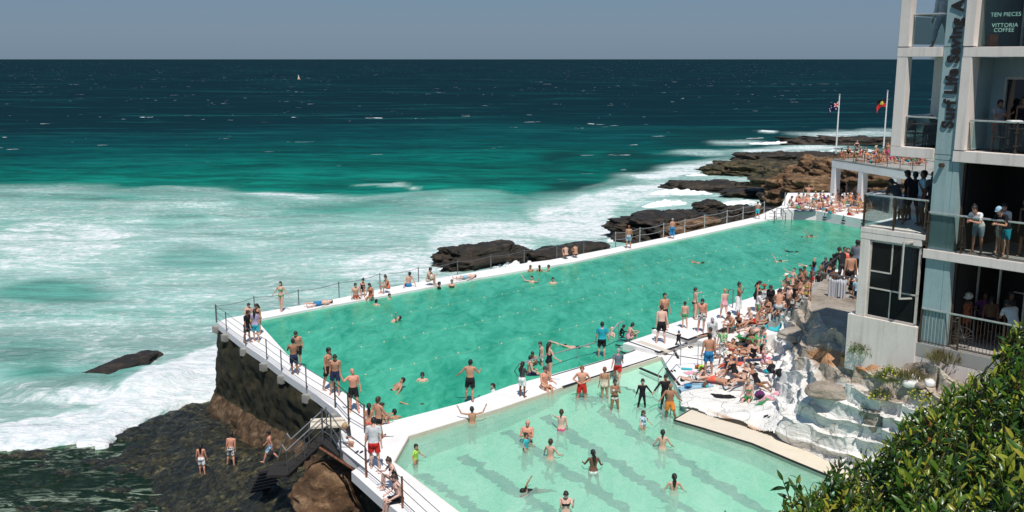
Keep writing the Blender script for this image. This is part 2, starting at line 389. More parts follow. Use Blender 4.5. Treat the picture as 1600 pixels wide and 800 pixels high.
ZW = -.13; ZK = -.17; ZS = -4.7
inner = [(1210, 341), (1192, 345), (1074, 371), (979, 391), (900, 408.5), (750, 434), (600, 462), (480, 484), (408, 498), (406, 506), (448, 553), (486, 580), (534, 611), (574, 639), (597, 661)]
notch = [(620, 656), (728, 628), (797, 602.5), (859, 586), (960, 557.6), (994, 546.5)]
kid_edge = [(1034, 556.5), (879, 604), (780, 637.5), (638, 681), (615, 722), (717, 800), (790, 856), (900, 940)]
outer_low = [(800, 980), (700, 868), (640, 815), (598, 781), (549, 737), (565, 727), (527, 699), (549, 681), (547, 664), (525, 641), (494, 617), (483, 610), (440, 580), (418, 563), (384, 540), (356, 518), (339, 504)]
outer_sea = [(355, 497), (414, 486.5), (460, 478.5), (532, 465.5), (600, 450.5), (712, 430), (821, 411), (860, 406), (955, 388), (1040, 370.5), (1178, 339.5), (1222, 321)]
deckp = world_poly(inner+notch+kid_edge+outer_low+outer_sea+[(1222, 338)])
# white deck slab and the concrete below it
WALK.append(MB().prism(deckp, -.34, 0).build('pool_deck', M['deck'], kind='structure'))

# main pool basin
nl = at(597, 661, 0); n1 = at(728, 628, 0)
far_right = Vector((38.0, 72.0, 0)); near_right = Vector((29.0, 68.5, 0))
fl = at(1210, 341, 0); fr1 = at(1274, 341.6, 0)
fdir = (at(1347, 355, 0)-fr1).normalized()
ndir = (at(1262, 436, .4)-at(797, 602, 0)); ndir.z = 0; ndir.normalize()
base = at(797, 602, 0)
# intersection of far wall and near wall
def isect(p, d, q, e):
    k = ((q.x-p.x)*e.y-(q.y-p.y)*e.x)/(d.x*e.y-d.y*e.x); return Vector((p.x+d.x*k, p.y+d.y*k, 0))
cnr = isect(fr1, fdir, base, ndir)
terr_edge = [at(969, 541, 0), cnr]
wp = [Vector((*p, 0)) for p in world_poly(inner[::-1][:-1])]          # near-left ... far-left ... far
basin = [nl, n1, at(797, 602, 0), at(859, 586, 0), at(960, 557.6, 0), at(994, 546.5, 0), at(969, 538.5, 0)+Vector((.35, .2, 0))]
outline = [nl]+[at(x, y, 0) for x, y in inner[::-1][1:]]+[fr1, cnr, at(974, 538, 0), at(994, 546.5, 0), at(960, 557.6, 0), at(859, 586, 0), base, n1]
def grow(poly, d):
    c = sum(poly, Vector((0, 0, 0)))/len(poly); return [(p.x+(p.x-c.x)/(p-c).length*d, p.y+(p.y-c.y)/(p-c).length*d) for p in poly]
MB().prism(grow(outline, .08), -.2, ZW).build('pool_water', M['mainwater'], kind='structure')
MB().prism(grow(outline, .1), -2.2, -1.75).build('pool_floor', M['poolfloor'], kind='structure')
def ring_wall(name, pts, z0, z1, th, m, closed=True):
    b = MB(); n = len(pts); c = sum(pts, Vector((0, 0, 0)))/n
    for i in range(n if closed else n-1):
        p, q = pts[i], pts[(i+1) % n]; d = (q-p); d.z = 0
        if d.length < .01: continue
        d.normalize(); o = Vector((d.y, -d.x, 0))
        if o.dot((p+q)/2-c) < 0: o = -o
        b.prism([(p+o*.005)[:2], (q+o*.005)[:2], (q+o*th)[:2], (p+o*th)[:2]], z0, z1)
    return b.build(name, m, kind='structure')
ring_wall('pool_wall', outline, -1.75, -.345, .3, M['poolwall'])
# ledge of white steps just under the water in the notch of the divider
lp = [base, at(809, 592.5), at(865, 569.5), at(915, 553.5), at(969, 538.5), at(994, 546.6), at(960, 557.7), at(859, 586.1)]
WALK.append(MB().prism([p[:2] for p in lp], -1.7, -.22).build('underwater_step', M['deck'], kind='structure'))
for k, (a_, b_, c_, d_) in enumerate([((962, 541), (969, 539), (994, 547), (987, 551)), ((950, 545), (956, 543), (981, 552.5), (974, 556))]):
    pass
# lane stripes on the floor of the main pool are hidden by the milky water; the rope lines float on it

# shallow (children's) pool: basin with a floor sloping up to the beach
kid = [at(x, y, 0) for x, y in [(638, 681), (780, 637.5), (879, 604), (1034, 556.5), (1052, 590), (1072, 640), (1053, 655), (1100, 668), (1175, 691), (1240, 719), (1330, 755), (1480, 830), (1500, 960), (900, 940), (790, 856), (717, 800), (615, 722)]]
MB().prism([p[:2] for p in grow and [Vector((a, b, 0)) for a, b in grow(kid, .06)]], -.33, ZK).build('shallow_pool_water', M['kidwater'], kind='structure')
xs = np.linspace(-6, 22, 141); ys = np.linspace(16, 48, 161); X, Y = np.meshgrid(xs, ys)
p0 = at(1000, 575, 0); pd = at(760, 760, 0)-p0; L = pd.length; pd.normalize()
sl = ((X-p0.x)*pd.x+(Y-p0.y)*pd.y)
Zk = np.interp(sl, [-4, 1, 4.2, 4.4, 7, 12], [-.16, -.30, -.42, -.72, -.95, -1.15])+.015*fbm(X*2, Y*2, seed=5)
def inpoly(X, Y, poly):
    c = np.zeros(X.shape, bool); j = len(poly)-1
    for i in range(len(poly)):
        (xi, yi), (xj, yj) = poly[i], poly[j]
        c ^= ((yi > Y) != (yj > Y)) & (X < (xj-xi)*(Y-yi)/(yj-yi+1e-12)+xi); j = i
    return c
o = grid_obj('shallow_pool_floor', X, Y, Zk, M['kidfloor'], keep=inpoly(X, Y, grow(kid, .28))); o['kind'] = 'structure'; WALK.append(o)
ring_wall('shallow_pool_wall', kid, -1.3, -.345, .28, M['deckedge'])
# cream band of the pool wall above the water on the two upper edges
b = MB()
for (p, q) in (((638, 681), (780, 637.5)), ((780, 637.5), (879, 604)), ((879, 604), (1034, 556.5)), ((615, 722), (638, 681)), ((717, 800), (615, 722)), ((790, 856), (717, 800))):
    a_, c_ = at(*p), at(*q); d = (c_-a_).normalized(); n_ = Vector((d.y, -d.x, 0))
    b.prism([(a_-n_*.004)[:2], (c_-n_*.004)[:2], (c_+n_*.035)[:2], (a_+n_*.035)[:2]], -.5, -.012)
b.build('pool_coping', M['deckedge'], kind='structure')
# dark lane stripes on the shallow pool floor, edges wobbled to imitate refraction through the ripples
lanes = [((655, 727), (775, 800)), ((722, 702), (905, 815)), ((790, 668), (1010, 803)), ((850, 650), (1100, 800)), ((905, 628), (1200, 790)), ((955, 615), (1090, 662))]
lb = None
lroot = empty('lane_stripes', at(900, 700, -.8)); lroot['kind'] = 'structure'
Linv = Matrix.Translation(-lroot.location)
def floorz(x, y):
    s_ = (x-p0.x)*pd.x+(y-p0.y)*pd.y
    return float(np.interp(s_, [-4, 1, 4.2, 4.4, 7, 12], [-.16, -.30, -.42, -.72, -.95, -1.15]))
for i, (p, q) in enumerate(lanes):
    A_, B_ = at(*p, -.8), at(*q, -.8); d = B_-A_; n = 90; w = .30 if i else .26
    if i == 5: w = .07
    side = Vector((-d.y, d.x, 0)).normalized(); V = []; F = []
    for k in range(n+1):
        t_ = k/n; c_ = A_+d*t_
        wob = (float(fbm(np.array([k*.22]), np.array([i*9.]), seed=3)[0])-.5)*.42
        ww = w*(.62+1.0*float(vnoise(np.array([k*.55]), np.array([i*5.+2]), seed=8)[0]))
        for s_ in (-1, 1):
            pt = c_+side*(wob+s_*ww*.75); V.append((pt.x, pt.y, floorz(pt.x, pt.y)+.022))
        if k: F.append((2*k-2, 2*k-1, 2*k+1, 2*k))
    me = meshdata('lane_stripe', [Linv @ Vector(v) for v in V], F); link('lane_stripe', me, M['laneline'], lroot)

# raised terraces on the right
def slab(name, px, z, zb=-.4, m='deck', walk=True, bevel=.015, **kw):
    o = MB().prism([tuple(at(x, y, z)[:2]) for x, y in px], zb, z).build(name, M[m], **kw)
    if 'label' not in kw: o['kind'] = 'structure'
    if walk: WALK.append(o)
    return o
pe = lambda x: None
def on_edge(k, z): # point on the near long edge of the pool, k metres from base
    return (base+ndir*k)
def eK(px, z):   # image x -> point on pool edge line at height z
    r = ray(px, 400)
    # intersect vertical plane through camera and px with the line
    q = isect(base, ndir, Vector((0, 0, 0)), Vector((at(px, 500, z).x, at(px, 500, z).y, 0))); return q
def slabw(name, pts, z, zb=-.4, m='deck'):
    o = MB().prism([tuple(p[:2]) for p in pts], zb, z).build(name, M[m], kind='structure'); WALK.append(o); return o
e1 = eK(974, .2); e2 = eK(1019, .4); e3 = isect(base, ndir, cnr, fdir)
g = lambda x, y, z=0: at(x, y, z)
slabw('lower_terrace', [at(969, 540.5), at(994, 546.4), at(1034, 556.6), at(1052, 590), at(1072, 640), at(1110, 652), at(1260, 700), at(1330, 600), at(1300, 540), e1], 0.004, -.5)
slabw('middle_terrace', [e1, g(1030, 550, .2), g(1072, 536, .2), g(1088, 531, .2), g(1190, 560, .2), g(1260, 520, .2), g(1300, 470, .2), g(1240, 452, .2), e2], .2, -.45)
slabw('upper_terrace', [e2, g(1075, 530, .4), g(1098, 521, .4), g(1190, 500, .4), g(1240, 500, .4), g(1300, 480, .4), cnr+Vector((3, -4, 0)), cnr], .4, -.45)
# small steps from the divider up to the terraces with black nosings
def stripes(name, segs, z, w=.055, m='line'):
    b = MB()
    for (p, q) in segs:
        a_, c_ = at(*p, z), at(*q, z); d = (c_-a_).normalized(); n_ = Vector((-d.y, d.x, 0))*w
        b.prism([(a_-n_)[:2], (c_-n_)[:2], (c_+n_)[:2], (a_+n_)[:2]], z-.05, z+.006)
    return b.build(name, M[m], kind='structure')
stripes('step_edge_line', [((879, 604), (1028, 557))], .004, .05)
stripes('step_edge_line', [((862, 587), (958, 559)), ((958, 559), (992, 547.5))], .004, .04)
stripes('step_edge_line', [((975, 531), (1030, 550)), ((1030, 550), (1073, 536))], .2)
stripes('step_edge_line', [((1020, 512), (1075, 530.5)), ((1075, 530.5), (1097, 522.5)), ((1097, 522.5), (1192, 500))], .4, .06)
stripes('step_edge_line', [((1000, 574.5), (1033, 588.5)), ((1046, 534), (1060, 560)), ((1041, 575), (1062, 602))], .02, .06)
stripes('step_edge_line', [((965, 547), (980, 552)), ((962, 538), (994, 546.5))], .004, .04)
stripes('pool_edge_line', [((1053, 655.5), (1100, 669)), ((1100, 669), (1175, 692.5)), ((1175, 692.5), (1240, 720)), ((1240, 720), (1330, 757)), ((1053, 655.5), (1079, 640))], .012, .028)
stripes('cream_tread_strip', [((998, 533), (1044, 549)), ((1032, 511), (1078, 527))], .204, .16, 'deckedge')
slab('concrete_apron', [(1053, 655), (1079, 640), (1110, 650), (1180, 665), (1300, 700), (1420, 740), (1420, 800), (1330, 757), (1240, 719.5), (1175, 692), (1100, 668.5)], .010, m='apron')

# far end of the pool: raised white platform whose front wall carries the lane numbers
fe = [(1222, 321.5), (1222, 327.6), (1276, 329.5), (1352, 341)]
ft = [at(x, y, .6) for x, y in fe]
far_in = [at(1222, 340, 0)+Vector((.0, .35, 0)), fr1+Vector((0, .05, 0)), cnr+Vector((.1, 0, 0))]
back = [Vector((36.5, 72.0, 0)), Vector((46, 82, 0)), Vector((38, 97, 0)), Vector((27.5, 97.0, 0))]
slabw('far_platform', [Vector((*ft[1][:2], 0)), Vector((*ft[2][:2], 0)), Vector((cnr.x+.1, cnr.y, 0))]+back+[Vector((*at(1222, 319, .6)[:2], 0))], .6, -1.7)
# lane numbers with the black line marks below them
def text_obj(name, s, size, m, ext=.01, parent=None, spacing=1.0, bold=0.0):
    cu = bpy.data.curves.new(name, 'FONT'); cu.body = s; cu.size = size; cu.extrude = ext; cu.space_character = spacing; cu.offset = bold
    cu.align_x = 'CENTER'; cu.align_y = 'CENTER'; cu.resolution_u = 3
    tmp = bpy.data.objects.new('t', cu); COL.objects.link(tmp)
    dg = bpy.context.evaluated_depsgraph_get(); me = bpy.data.meshes.new_from_object(tmp.evaluated_get(dg)); me.name = name
    bpy.data.objects.remove(tmp); bpy.data.curves.remove(cu)
    me.materials.clear(); return link(name, me, m, parent)
wd = (Vector((cnr.x, cnr.y, 0))-Vector((*ft[2][:2], 0))).normalized(); wn = Vector((wd.y, -wd.x, 0))
if wn.y > 0: wn = -wn
for i, (x, y) in enumerate([(1289, 334.5), (1318.5, 339.6), (1349, 345)]):
    r = ray(x, y); q = Vector((*ft[2][:2], 0)); k = (q.x*wn.x+q.y*wn.y)/(r.x*wn.x+r.y*wn.y)
    pos = Vector((0, 0, CAMH))+r*k; rt = empty('lane_number', pos+wn*.02, math.atan2(wd.y, wd.x))
    tag(rt, ['black lane number 1 with two marks, leftmost on the far pool wall', 'black lane number 2 with two marks, in the middle of the far pool wall', 'black lane number 3 with two marks, closest to the building on the far pool wall'][i], 'lane number', 'lane numbers on the far pool wall')
    t_ = text_obj('digit', str(i+1), .34, M['letter'], .01, rt, 1, .01); t_.rotation_euler = (PI/2, 0, 0); t_.location = (0, 0, .02)
    MB().box((0, -.01, -.28), (.20, .012, .055)).build('mark', M['letter'], rt)
    MB().box((0, -.01, -.50), (.17, .012, .035)).build('mark', M['letter'], rt)

# ---------------------------------------------------------------- sea wall under the deck
path_px = [(600, 448), (480, 475), (339, 504), (356, 518), (384, 540), (418, 563), (440, 580), (483, 610), (525, 641), (547, 664), (590, 730), (640, 815), (720, 900)]
pw = [at(x, y, 0) for x, y in path_px]
# resample
seg = []; 
for i in range(len(pw)-1):
    n = max(2, int((pw[i+1]-pw[i]).length/.22))
    for k in range(n): seg.append(pw[i].lerp(pw[i+1], k/n))
seg.append(pw[-1]); n = len(seg)
nrm = []
for i in range(n):
    d = (seg[min(i+5, n-1)]-seg[max(i-5, 0)]).normalized(); nrm.append(Vector((-abs(d.y) if i > 20 else -.3, 0, 0))+Vector((0, -abs(d.x) if seg[i].y < 50.1 else .6, 0)))
    nrm[-1].normalize()
fz = np.concatenate([np.linspace(0, .62, 18), np.linspace(.645, 1, 14)])
SX = np.zeros((n, len(fz))); SY = SX.copy(); SZ = SX.copy()
for i in range(n):
    zb = -np.interp(seg[i].y, [34, 39, 44, 50], [2.5, 2.9, 4.1, 5.3])-.3
    for j, f in enumerate(fz):
        o_ = np.interp(f, [0, .15, .62, .72, 1.0], [-.06, .16, .34, .62, 1.15])
        SX[i, j] = seg[i].x+nrm[i].x*o_; SY[i, j] = seg[i].y+nrm[i].y*o_; SZ[i, j] = -.3+(zb+.3)*f
nz = fbm(SX*1.1+SY*.7, SY*1.3, SZ*1.6, seed=4, octv=5); nz2 = fbm(SX*3.3, SY*3.3, SZ*3.3, seed=14, octv=3)
dn = (nz-.5)*.55+(nz2-.5)*.30; dn[:, 0] *= .2
for i in range(n): SX[i] += nrm[i].x*dn[i]; SY[i] += nrm[i].y*dn[i]
SZ[:, 18:] += (nz2[:, 18:]-.5)*.3
sw = empty('sea_wall', at(440, 600, -2)); tag(sw, 'dark algae covered sea wall with brown shell ledge below the left walkway', 'sea wall')
def sub(o, root):
    o.parent = root; o.location = -root.location; return o
k1 = grid_obj('algae_face', SX[:, :19], SY[:, :19], SZ[:, :19], M['algae']); sub(k1, sw)
k2 = grid_obj('shell_ledge', SX[:, 18:], SY[:, 18:], SZ[:, 18:], M['ledge']); sub(k2, sw)
for (x, y, w) in [(339, 506, .19), (353, 519, .20), (382, 541, .17), (413, 564, .17), (441, 583, .16), (480, 612, .17), (522, 643, .17)]:
    p = at(x, y, -.06)+Vector((-.05, -.02, 0))
    MB().box((0, 0, 0), (w, w*.75, .19), Matrix.Rotation(math.radians(-38), 4, 'Z').to_3x3()).build('support_block', M['greyconc'], sw, bevel=.03).location = p-sw.location+Vector((0, 0, -.30))
ocs = [at(x, y, 0) for x, y in outer_sea]
b = MB()
for i in range(len(ocs)-1):
    p, q = ocs[i], ocs[i+1]; b.prism([p[:2], q[:2], (q+Vector((.9, -.9, 0)))[:2], (p+Vector((.9, -.9, 0)))[:2]], -5.6, -.34)
o = b.build('ocean_side_wall', M['algae']); tag(o, 'dark foundation wall on the ocean side below the long white walkway', 'wall')

# ---------------------------------------------------------------- sea surface
ang = np.radians(np.linspace(-72, 72, 460)); dist = 14*np.exp(np.linspace(0, math.log(40000/14.), 620))
AG, DG = np.meshgrid(ang, dist); X = np.sin(AG)*DG; Y = np.cos(AG)*DG
fw = Y*math.cos(PITCH)+(CAMH-ZS)*math.sin(PITCH); up = Y*math.sin(PITCH)-(CAMH-ZS)*math.cos(PITCH)
PX = 800+FPX*X/fw; PY = 400-FPX*up/fw
jit = (fbm(X/14., Y/14., seed=31, octv=4)-.5); PXj = PX+jit*120; PYj = PY+(fbm(X/22., Y/22., seed=37, octv=4)-.5)*34*np.clip((PY-180)/150, 0, 1)
yeff = PYj-22*np.abs(PXj-780)/700*np.clip((PY-120)/60, 0, 1)
shallow = np.interp(yeff, [92, 115, 150, 185, 215, 250, 285, 330, 450], [.02, .05, .13, .25, .44, .60, .76, .88, .93])
foam = np.zeros_like(X)
def blob(cx, cy, rx, ry, v, soft=.5, rot=0):
    c, s_ = math.cos(rot), math.sin(rot); u = (PXj-cx)*c+(PYj-cy)*s_; w = -(PXj-cx)*s_+(PYj-cy)*c
    r = np.sqrt((u/rx)**2+(w/ry)**2); return v*(1-sstep(1-soft, 1+soft*.4, r))
ytop = np.interp(PX, [-400, 0, 200, 400, 560, 700, 780, 840, 900, 960, 1050, 1130, 1250, 1400, 2000], [290, 293, 297, 297, 303, 292, 300, 318, 300, 275, 262, 246, 236, 234, 234])
foam = np.maximum(foam, .70*sstep(-6, 34, PYj-ytop))
foam = np.maximum(foam, sstep(-3, 3, PYj-ytop)*(1-sstep(4, 26, PYj-ytop))*np.interp(PX, [0, 60, 200, 330, 400, 480, 540, 700], [.55, .7, .4, .55, .9, .85, .5, .3]))
for a_ in [(70, 375, 170, 60, .82), (280, 330, 150, 30, .72), (480, 455, 120, 30, .72), (640, 410, 110, 50, .82), (760, 375, 150, 45, .85), (900, 350, 120, 45, .92), (720, 440, 90, 25, .95), (860, 400, 90, 20, .95), (940, 330, 90, 30, .9),
           (1030, 300, 120, 22, .9, .6, -.15), (1080, 262, 100, 14, .85, .6, -.12), (1230, 240, 110, 12, .85, .5, -.05), (1210, 208, 34, 3.2, 1.1), (1160, 224, 40, 4, .7), (1320, 214, 80, 9, .8), (1390, 209, 60, 7, .8), (1060, 272, 60, 10, .95),
           (1180, 320, 60, 20, .8), (1110, 240, 50, 6, .7), (655, 289, 14, 2.2, 1.0), (600, 287, 50, 1.6, .7), (230, 505, 300, 40, .66), (120, 620, 60, 18, .9)]:
    foam = np.maximum(foam, blob(*a_))
for a_ in [(60, 455, 120, 22, .55), (310, 400, 90, 18, .35), (560, 330, 150, 16, .25), (280, 340, 60, 16, .2), (750, 325, 80, 14, .2), (110, 590, 130, 24, .40), (20, 560, 60, 40, .35), (420, 345, 80, 10, .2)]:
    foam = foam-blob(*a_)
# white water running over the reef in front
wtop = np.interp(PX, [-300, 0, 150, 250, 330, 360], [650, 662, 640, 575, 545, 520]); wbot = np.interp(PX, [-300, 0, 50, 80, 140, 160, 200, 290, 330, 356, 420], [716, 708, 702, 698, 700, 706, 672, 632, 624, 628, 600])
wbn = wbot+(fbm(X*1.3, Y*1.3, seed=41, octv=4)-.5)*14+(fbm(X*.35, Y*.35, seed=43, octv=3)-.5)*22*sstep(330, 250, PX)
white = sstep(-30, 22, PY-wtop)*(1-sstep(-3, 1.5, PY-wbn))*sstep(420, 350, PX)
foam = np.maximum(foam, white*1.28)
foam = np.clip(foam, 0, 1.3)
reefshade = np.zeros_like(X)
for a_ in [(870, 245, 42, 7, .75), (905, 290, 60, 14, .8), (850, 262, 40, 5, .4), (1010, 262, 60, 10, .7), (985, 240, 60, 8, .6), (760, 273, 30, 4, .4), (100, 618, 150, 26, .55), (640, 255, 50, 4, .3), (1130, 215, 120, 16, .5), (880, 305, 60, 8, .6), (10, 640, 40, 16, .6)]:
    reefshade = np.maximum(reefshade, blob(*a_))
caps = (1-sstep(200, 300, PY))*sstep(93, 97, PY)
amp = np.clip(1.2-DG/900., 0, 1)*np.clip((DG-40)/60, .15, 1)
Z = ZS+amp*((fbm(X*.03, Y*.085, seed=51, octv=3)-.5)*1.1+(fbm(X*.16, Y*.30, seed=52, octv=4)-.5)*.45)
Z += white*(.25+.34*(fbm(X*.9, Y*.9, seed=53, octv=5)-.35))*np.clip((wbn-PY)/40, .0, 1)
Z += blob(200, 596, 110, 22, .5)+blob(60, 606, 80, 25, .45)
below = sstep(0, 3, PY-wbn)*sstep(-2, 12, PY-np.interp(PX, [340, 356, 1600], [600, 610, 610])*0-600)
Z -= below*1.6
keep = ~((PX > 470) & (PY > 560) & (X > -5))
sea = grid_obj('sea_water', X, Y, Z, M['sea'], attrs=dict(shallow=shallow, foam=foam, reefshade=reefshade, caps=caps)); sea['kind'] = 'structure'
MB().prism([(-60000, -20), (60000, -20), (60000, 60000), (-60000, 60000)], -12, -9).build('sea_bed', M['greenrock'], kind='structure')

# ---------------------------------------------------------------- reef platform the three waders stand on
xs = np.linspace(-40, 3, 380); ys = np.linspace(15, 54, 340); X, Y = np.meshgrid(xs, ys)
h = fbm(X*.35, Y*.5, seed=61, octv=3); h2 = fbm(X*1.5+.3*Y, Y*2.0, seed=62, octv=5); h3 = np.abs(fbm(X*3.5, Y*3.5, seed=63, octv=4)-.5)
WPX = np.array([[p.x, p.y] for p in seg[::4]]); 
dw = np.sqrt(((X[..., None]-WPX[:, 0])**2+(Y[..., None]-WPX[:, 1])**2).min(-1))
Zr = -4.78+(4.95-np.interp(Y, [30, 34, 39, 44, 50], [2.6, 2.7, 3.1, 4.1, 4.95]))*(1-sstep(.5, 6.5, dw))+(h-.5)*.30+(h2-.5)*.42-h3*.35+.16*sstep(-16, -9, X)*sstep(27, 33, Y)
fwr = Y*math.cos(PITCH)+(CAMH-Zr)*math.sin(PITCH); upr = Y*math.sin(PITCH)-(CAMH-Zr)*math.cos(PITCH)
pxr = 800+FPX*X/fwr; pyr = 400-FPX*upr/fwr
Zr -= .40*(1-sstep(-18, 6, pyr-np.interp(pxr, [0, 50, 140, 200, 290, 356], [705, 700, 698, 668, 628, 622])))
Zr -= .5*np.exp(-(((pxr-395)/22)**2+((pyr-668)/26)**2))
reef = grid_obj('reef_platform', X, Y, Zr, M['reef']); reef['kind'] = 'structure'; WALK.append(reef)
def m_film():
    m, t, b = newmat('thin_tidal_water'); v = coords(t, (.55, 1.5, 1), False, math.radians(14)); n_ = noise(t, v, 1.5, 6, .7, 1.2); n2_ = noise(t, v, .25, 3)
    st = mth(t, 'MULTIPLY', ramp(t, n_, [(.50, (0, 0, 0)), (.60, (1, 1, 1))]), ramp(t, n2_, [(.40, (.15, .15, .15)), (.62, (1, 1, 1))]))
    t.links.new(mixc(t, st, (.012, .035, .02), (.30, .37, .27)), b.inputs['Base Color']); b.inputs['Roughness'].default_value = .15; b.inputs['Specular IOR Level'].default_value = .25
    bump(t, b, n_, .8, .15)
    tr = t.nodes.new('ShaderNodeBsdfTransparent'); tr.inputs[0].default_value = (.55, .7, .55, 1); mx = t.nodes.new('ShaderNodeMixShader')
    t.links.new(mth(t, 'ADD', mth(t, 'MULTIPLY', st, .6), .38), mx.inputs[0]); t.links.new(tr.outputs[0], mx.inputs[1]); t.links.new(b.outputs[0], mx.inputs[2])
    t.links.new(mx.outputs[0], t.nodes['Material Output'].inputs[0]); return m
xs = np.linspace(-40, 0, 140); ys = np.linspace(15, 46, 110); X2, Y2 = np.meshgrid(xs, ys)
Z2 = -4.76+(fbm(X2*.8, Y2*1.6, seed=71, octv=4)-.5)*.16-.05*sstep(-17, -10, X2)
film = grid_obj('tidal_water', X2, Y2, Z2, m_film()); film['kind'] = 'structure'

# ---------------------------------------------------------------- rocks
def rock(label, c, size, rz, m, seed, name='rock', rows=60, cols=110, rough=.35, terr=3.0, cat='rock', fr=1.0, top=None):
    u = np.linspace(0, 2*PI, cols+1)[:-1]; v = np.linspace(-.35*PI, .5*PI, rows); U, Vv = np.meshgrid(u, v)
    nx, ny, nz_ = np.cos(U)*np.cos(Vv), np.sin(U)*np.cos(Vv), np.sin(Vv)
    ee = .62; sx = np.sign(nx)*np.abs(nx)**ee; sy = np.sign(ny)*np.abs(ny)**ee; sz = np.sign(nz_)*np.abs(nz_)**.8
    mm = max(size); qx, qy, qz = sx*size[0]*fr, sy*size[1]*fr, sz*size[2]*fr
    k = fbm(qx*.45+seed*3, qy*.45, qz*.9, seed=seed, octv=5); k2 = np.abs(fbm(qx*1.1, qy*1.1, qz*3.2, seed=seed+9, octv=5)-.5)
    st = np.sin(qz*terr*2+k*7)*.05
    r = 1+(k-.5)*rough*2.4-k2*rough*1.4+st
    x = sx*size[0]*r; y = sy*size[1]*r; z = sz*size[2]*(r*.7+.3)
    V = np.stack([x, y, z], -1).reshape(-1, 3); idx = np.arange(rows*cols).reshape(rows, cols); nx_ = np.roll(idx, -1, 1)
    F = np.stack([idx[:-1], nx_[:-1], nx_[1:], idx[1:]], -1).reshape(-1, 4)
    o = link(name, meshdata(name, V, F, True), m, None, c, (0, 0, rz)); tag(o, label, cat); return o
R_ = math.radians
rk = [
 ('long dark layered rock in the surf below the ocean side walkway', at(756, 411, -4.7), (6.6, 2.9, 2.1), R_(36), M['wetrock'], 11),
 ('small wet rock tip poking out of the surf left of the low dark rock', at(150, 603, -5.0), (1.4, .8, .55), R_(60), M['wetrock'], 44),
 ('low dark rock shelf washed by white water in the foreground', at(194, 586, -5.05), (3.6, 1.15, 1.0), R_(72), M['wetrock'], 12),
 ('flat wet grey rock ledge beside the walkway behind the two seated women', at(890, 401, -4.7), (6.4, 1.8, 1.5), R_(38), M['wetrock'], 13),
 ('broad black rock outcrop behind the man in patterned shorts', at(1040, 352, -3.8), (8.5, 5.0, 2.6), R_(42), M['wetrock'], 14),
 ('brown sandstone shelf beside the walkway near the woman in the blue wrap', at(1085, 357, -2.0), (5.5, 1.4, 1.3), R_(44), M['tanrock'], 15),
 ('round dark boulder sticking up behind the black outcrop', at(1108, 328, -3.6), (2.6, 1.8, 1.6), .3, M['wetrock'], 16),
 ('dark rocks between walkway and surf near the pool ladder', at(1165, 338, -3.6), (6.5, 3.0, 2.3), R_(40), M['wetrock'], 17),
 ('low dark reef rock ringed by foam in the mid distance', at(1125, 292, -4.4), (9.5, 3.5, 2.0), -.3, M['wetrock'], 18),
 ('small flat reef rock left of the foam ringed reef', at(1075, 293, -4.7), (5, 2.4, .8), -.2, M['wetrock'], 19),
 ('dark reef rock under the rough outcrop with water channel', at(1185, 300, -4.3), (7, 3.5, 1.5), .2, M['wetrock'], 20),
 ('wide brown and black reef outcrop in the centre of the point', at(1195, 270, -4.2), (12, 6, 3.4), -.1, M['greenrock'], 21),
 ('high rounded dark rock at the left end of the point', at(1200, 252, -4.2), (8, 4, 3.0), 0., M['wetrock'], 22),
 ('long dark rock lying on the water left of the flagpoles', at(1269, 250, -4.4), (8.5, 3.5, 2.8), 0, M['wetrock'], 23),
 ('far black reef strip behind the flagpoles', at(1335, 225, -4.5), (22, 5, 3.0), 0, M['wetrock'], 24),
 ('tan sandstone boulder left of the terrace column', at(1238, 305, -2.5), (4.5, 3.5, 3.2), .2, M['tanrock'], 25),
 ('large orange brown boulder beneath the sunbathing terrace', at(1300, 285, -2.0), (7.0, 6, 4.2), .4, M['tanrock'], 26),
 ('weathered tan boulder behind the sunbathers at the far platform', at(1272, 305, -1.5), (4.5, 3.0, 2.8), -.2, M['tanrock'], 27),
 ('brown rock shelf with green weed above the tan boulders', at(1262, 285, -2.6), (9, 4, 2.6), 0, M['greenrock'], 28),
 ('dark brown rock face in the shade under the terrace', at(1350, 290, -1.0), (8, 4, 4.2), -.3, M['tanrock'], 29),
 ('tumbled tan boulder right of the second terrace column', at(1392, 288, 0), (7, 4, 3.6), .1, M['tanrock'], 30),
 ('small brown rock at the foot of the tan boulder', at(1215, 312, -3.2), (3.2, 2.0, 1.6), .5, M['wetrock'], 31),
 ('big mottled tan boulder below the seated couple', at(528, 806, -2.9), (1.7, 1.5, 1.9), .5, M['tanrock'], 32),
 ('rough brown boulder under the deck at the bottom edge', at(592, 815, -3.6), (1.6, 1.5, 2.2), .9, M['tanrock'], 33),
 ('dark rock lump standing in for the shaded void beneath the metal stairs', at(478, 742, -3.6), (1.5, 1.1, 1.0), .5, M['algae'], 34),  # added lump, its dark colour stands in for the void's shade
]
for (lb, c, sz_, rz, m_, sd) in rk:
    k_ = .80 if sd < 32 and sd != 12 else 1
    if sd in (14, 17, 18, 20, 21, 22, 23, 24): c = c-Vector((0, 0, .55))
    sz_ = (sz_[0]*k_, sz_[1]*k_, sz_[2]*(.72 if 14 <= sd < 32 and sd not in (26,) else k_))
    rock(lb, c, sz_, rz, m_, sd, rough=.42 if sd not in (13, 32, 33) else .25, fr=1)

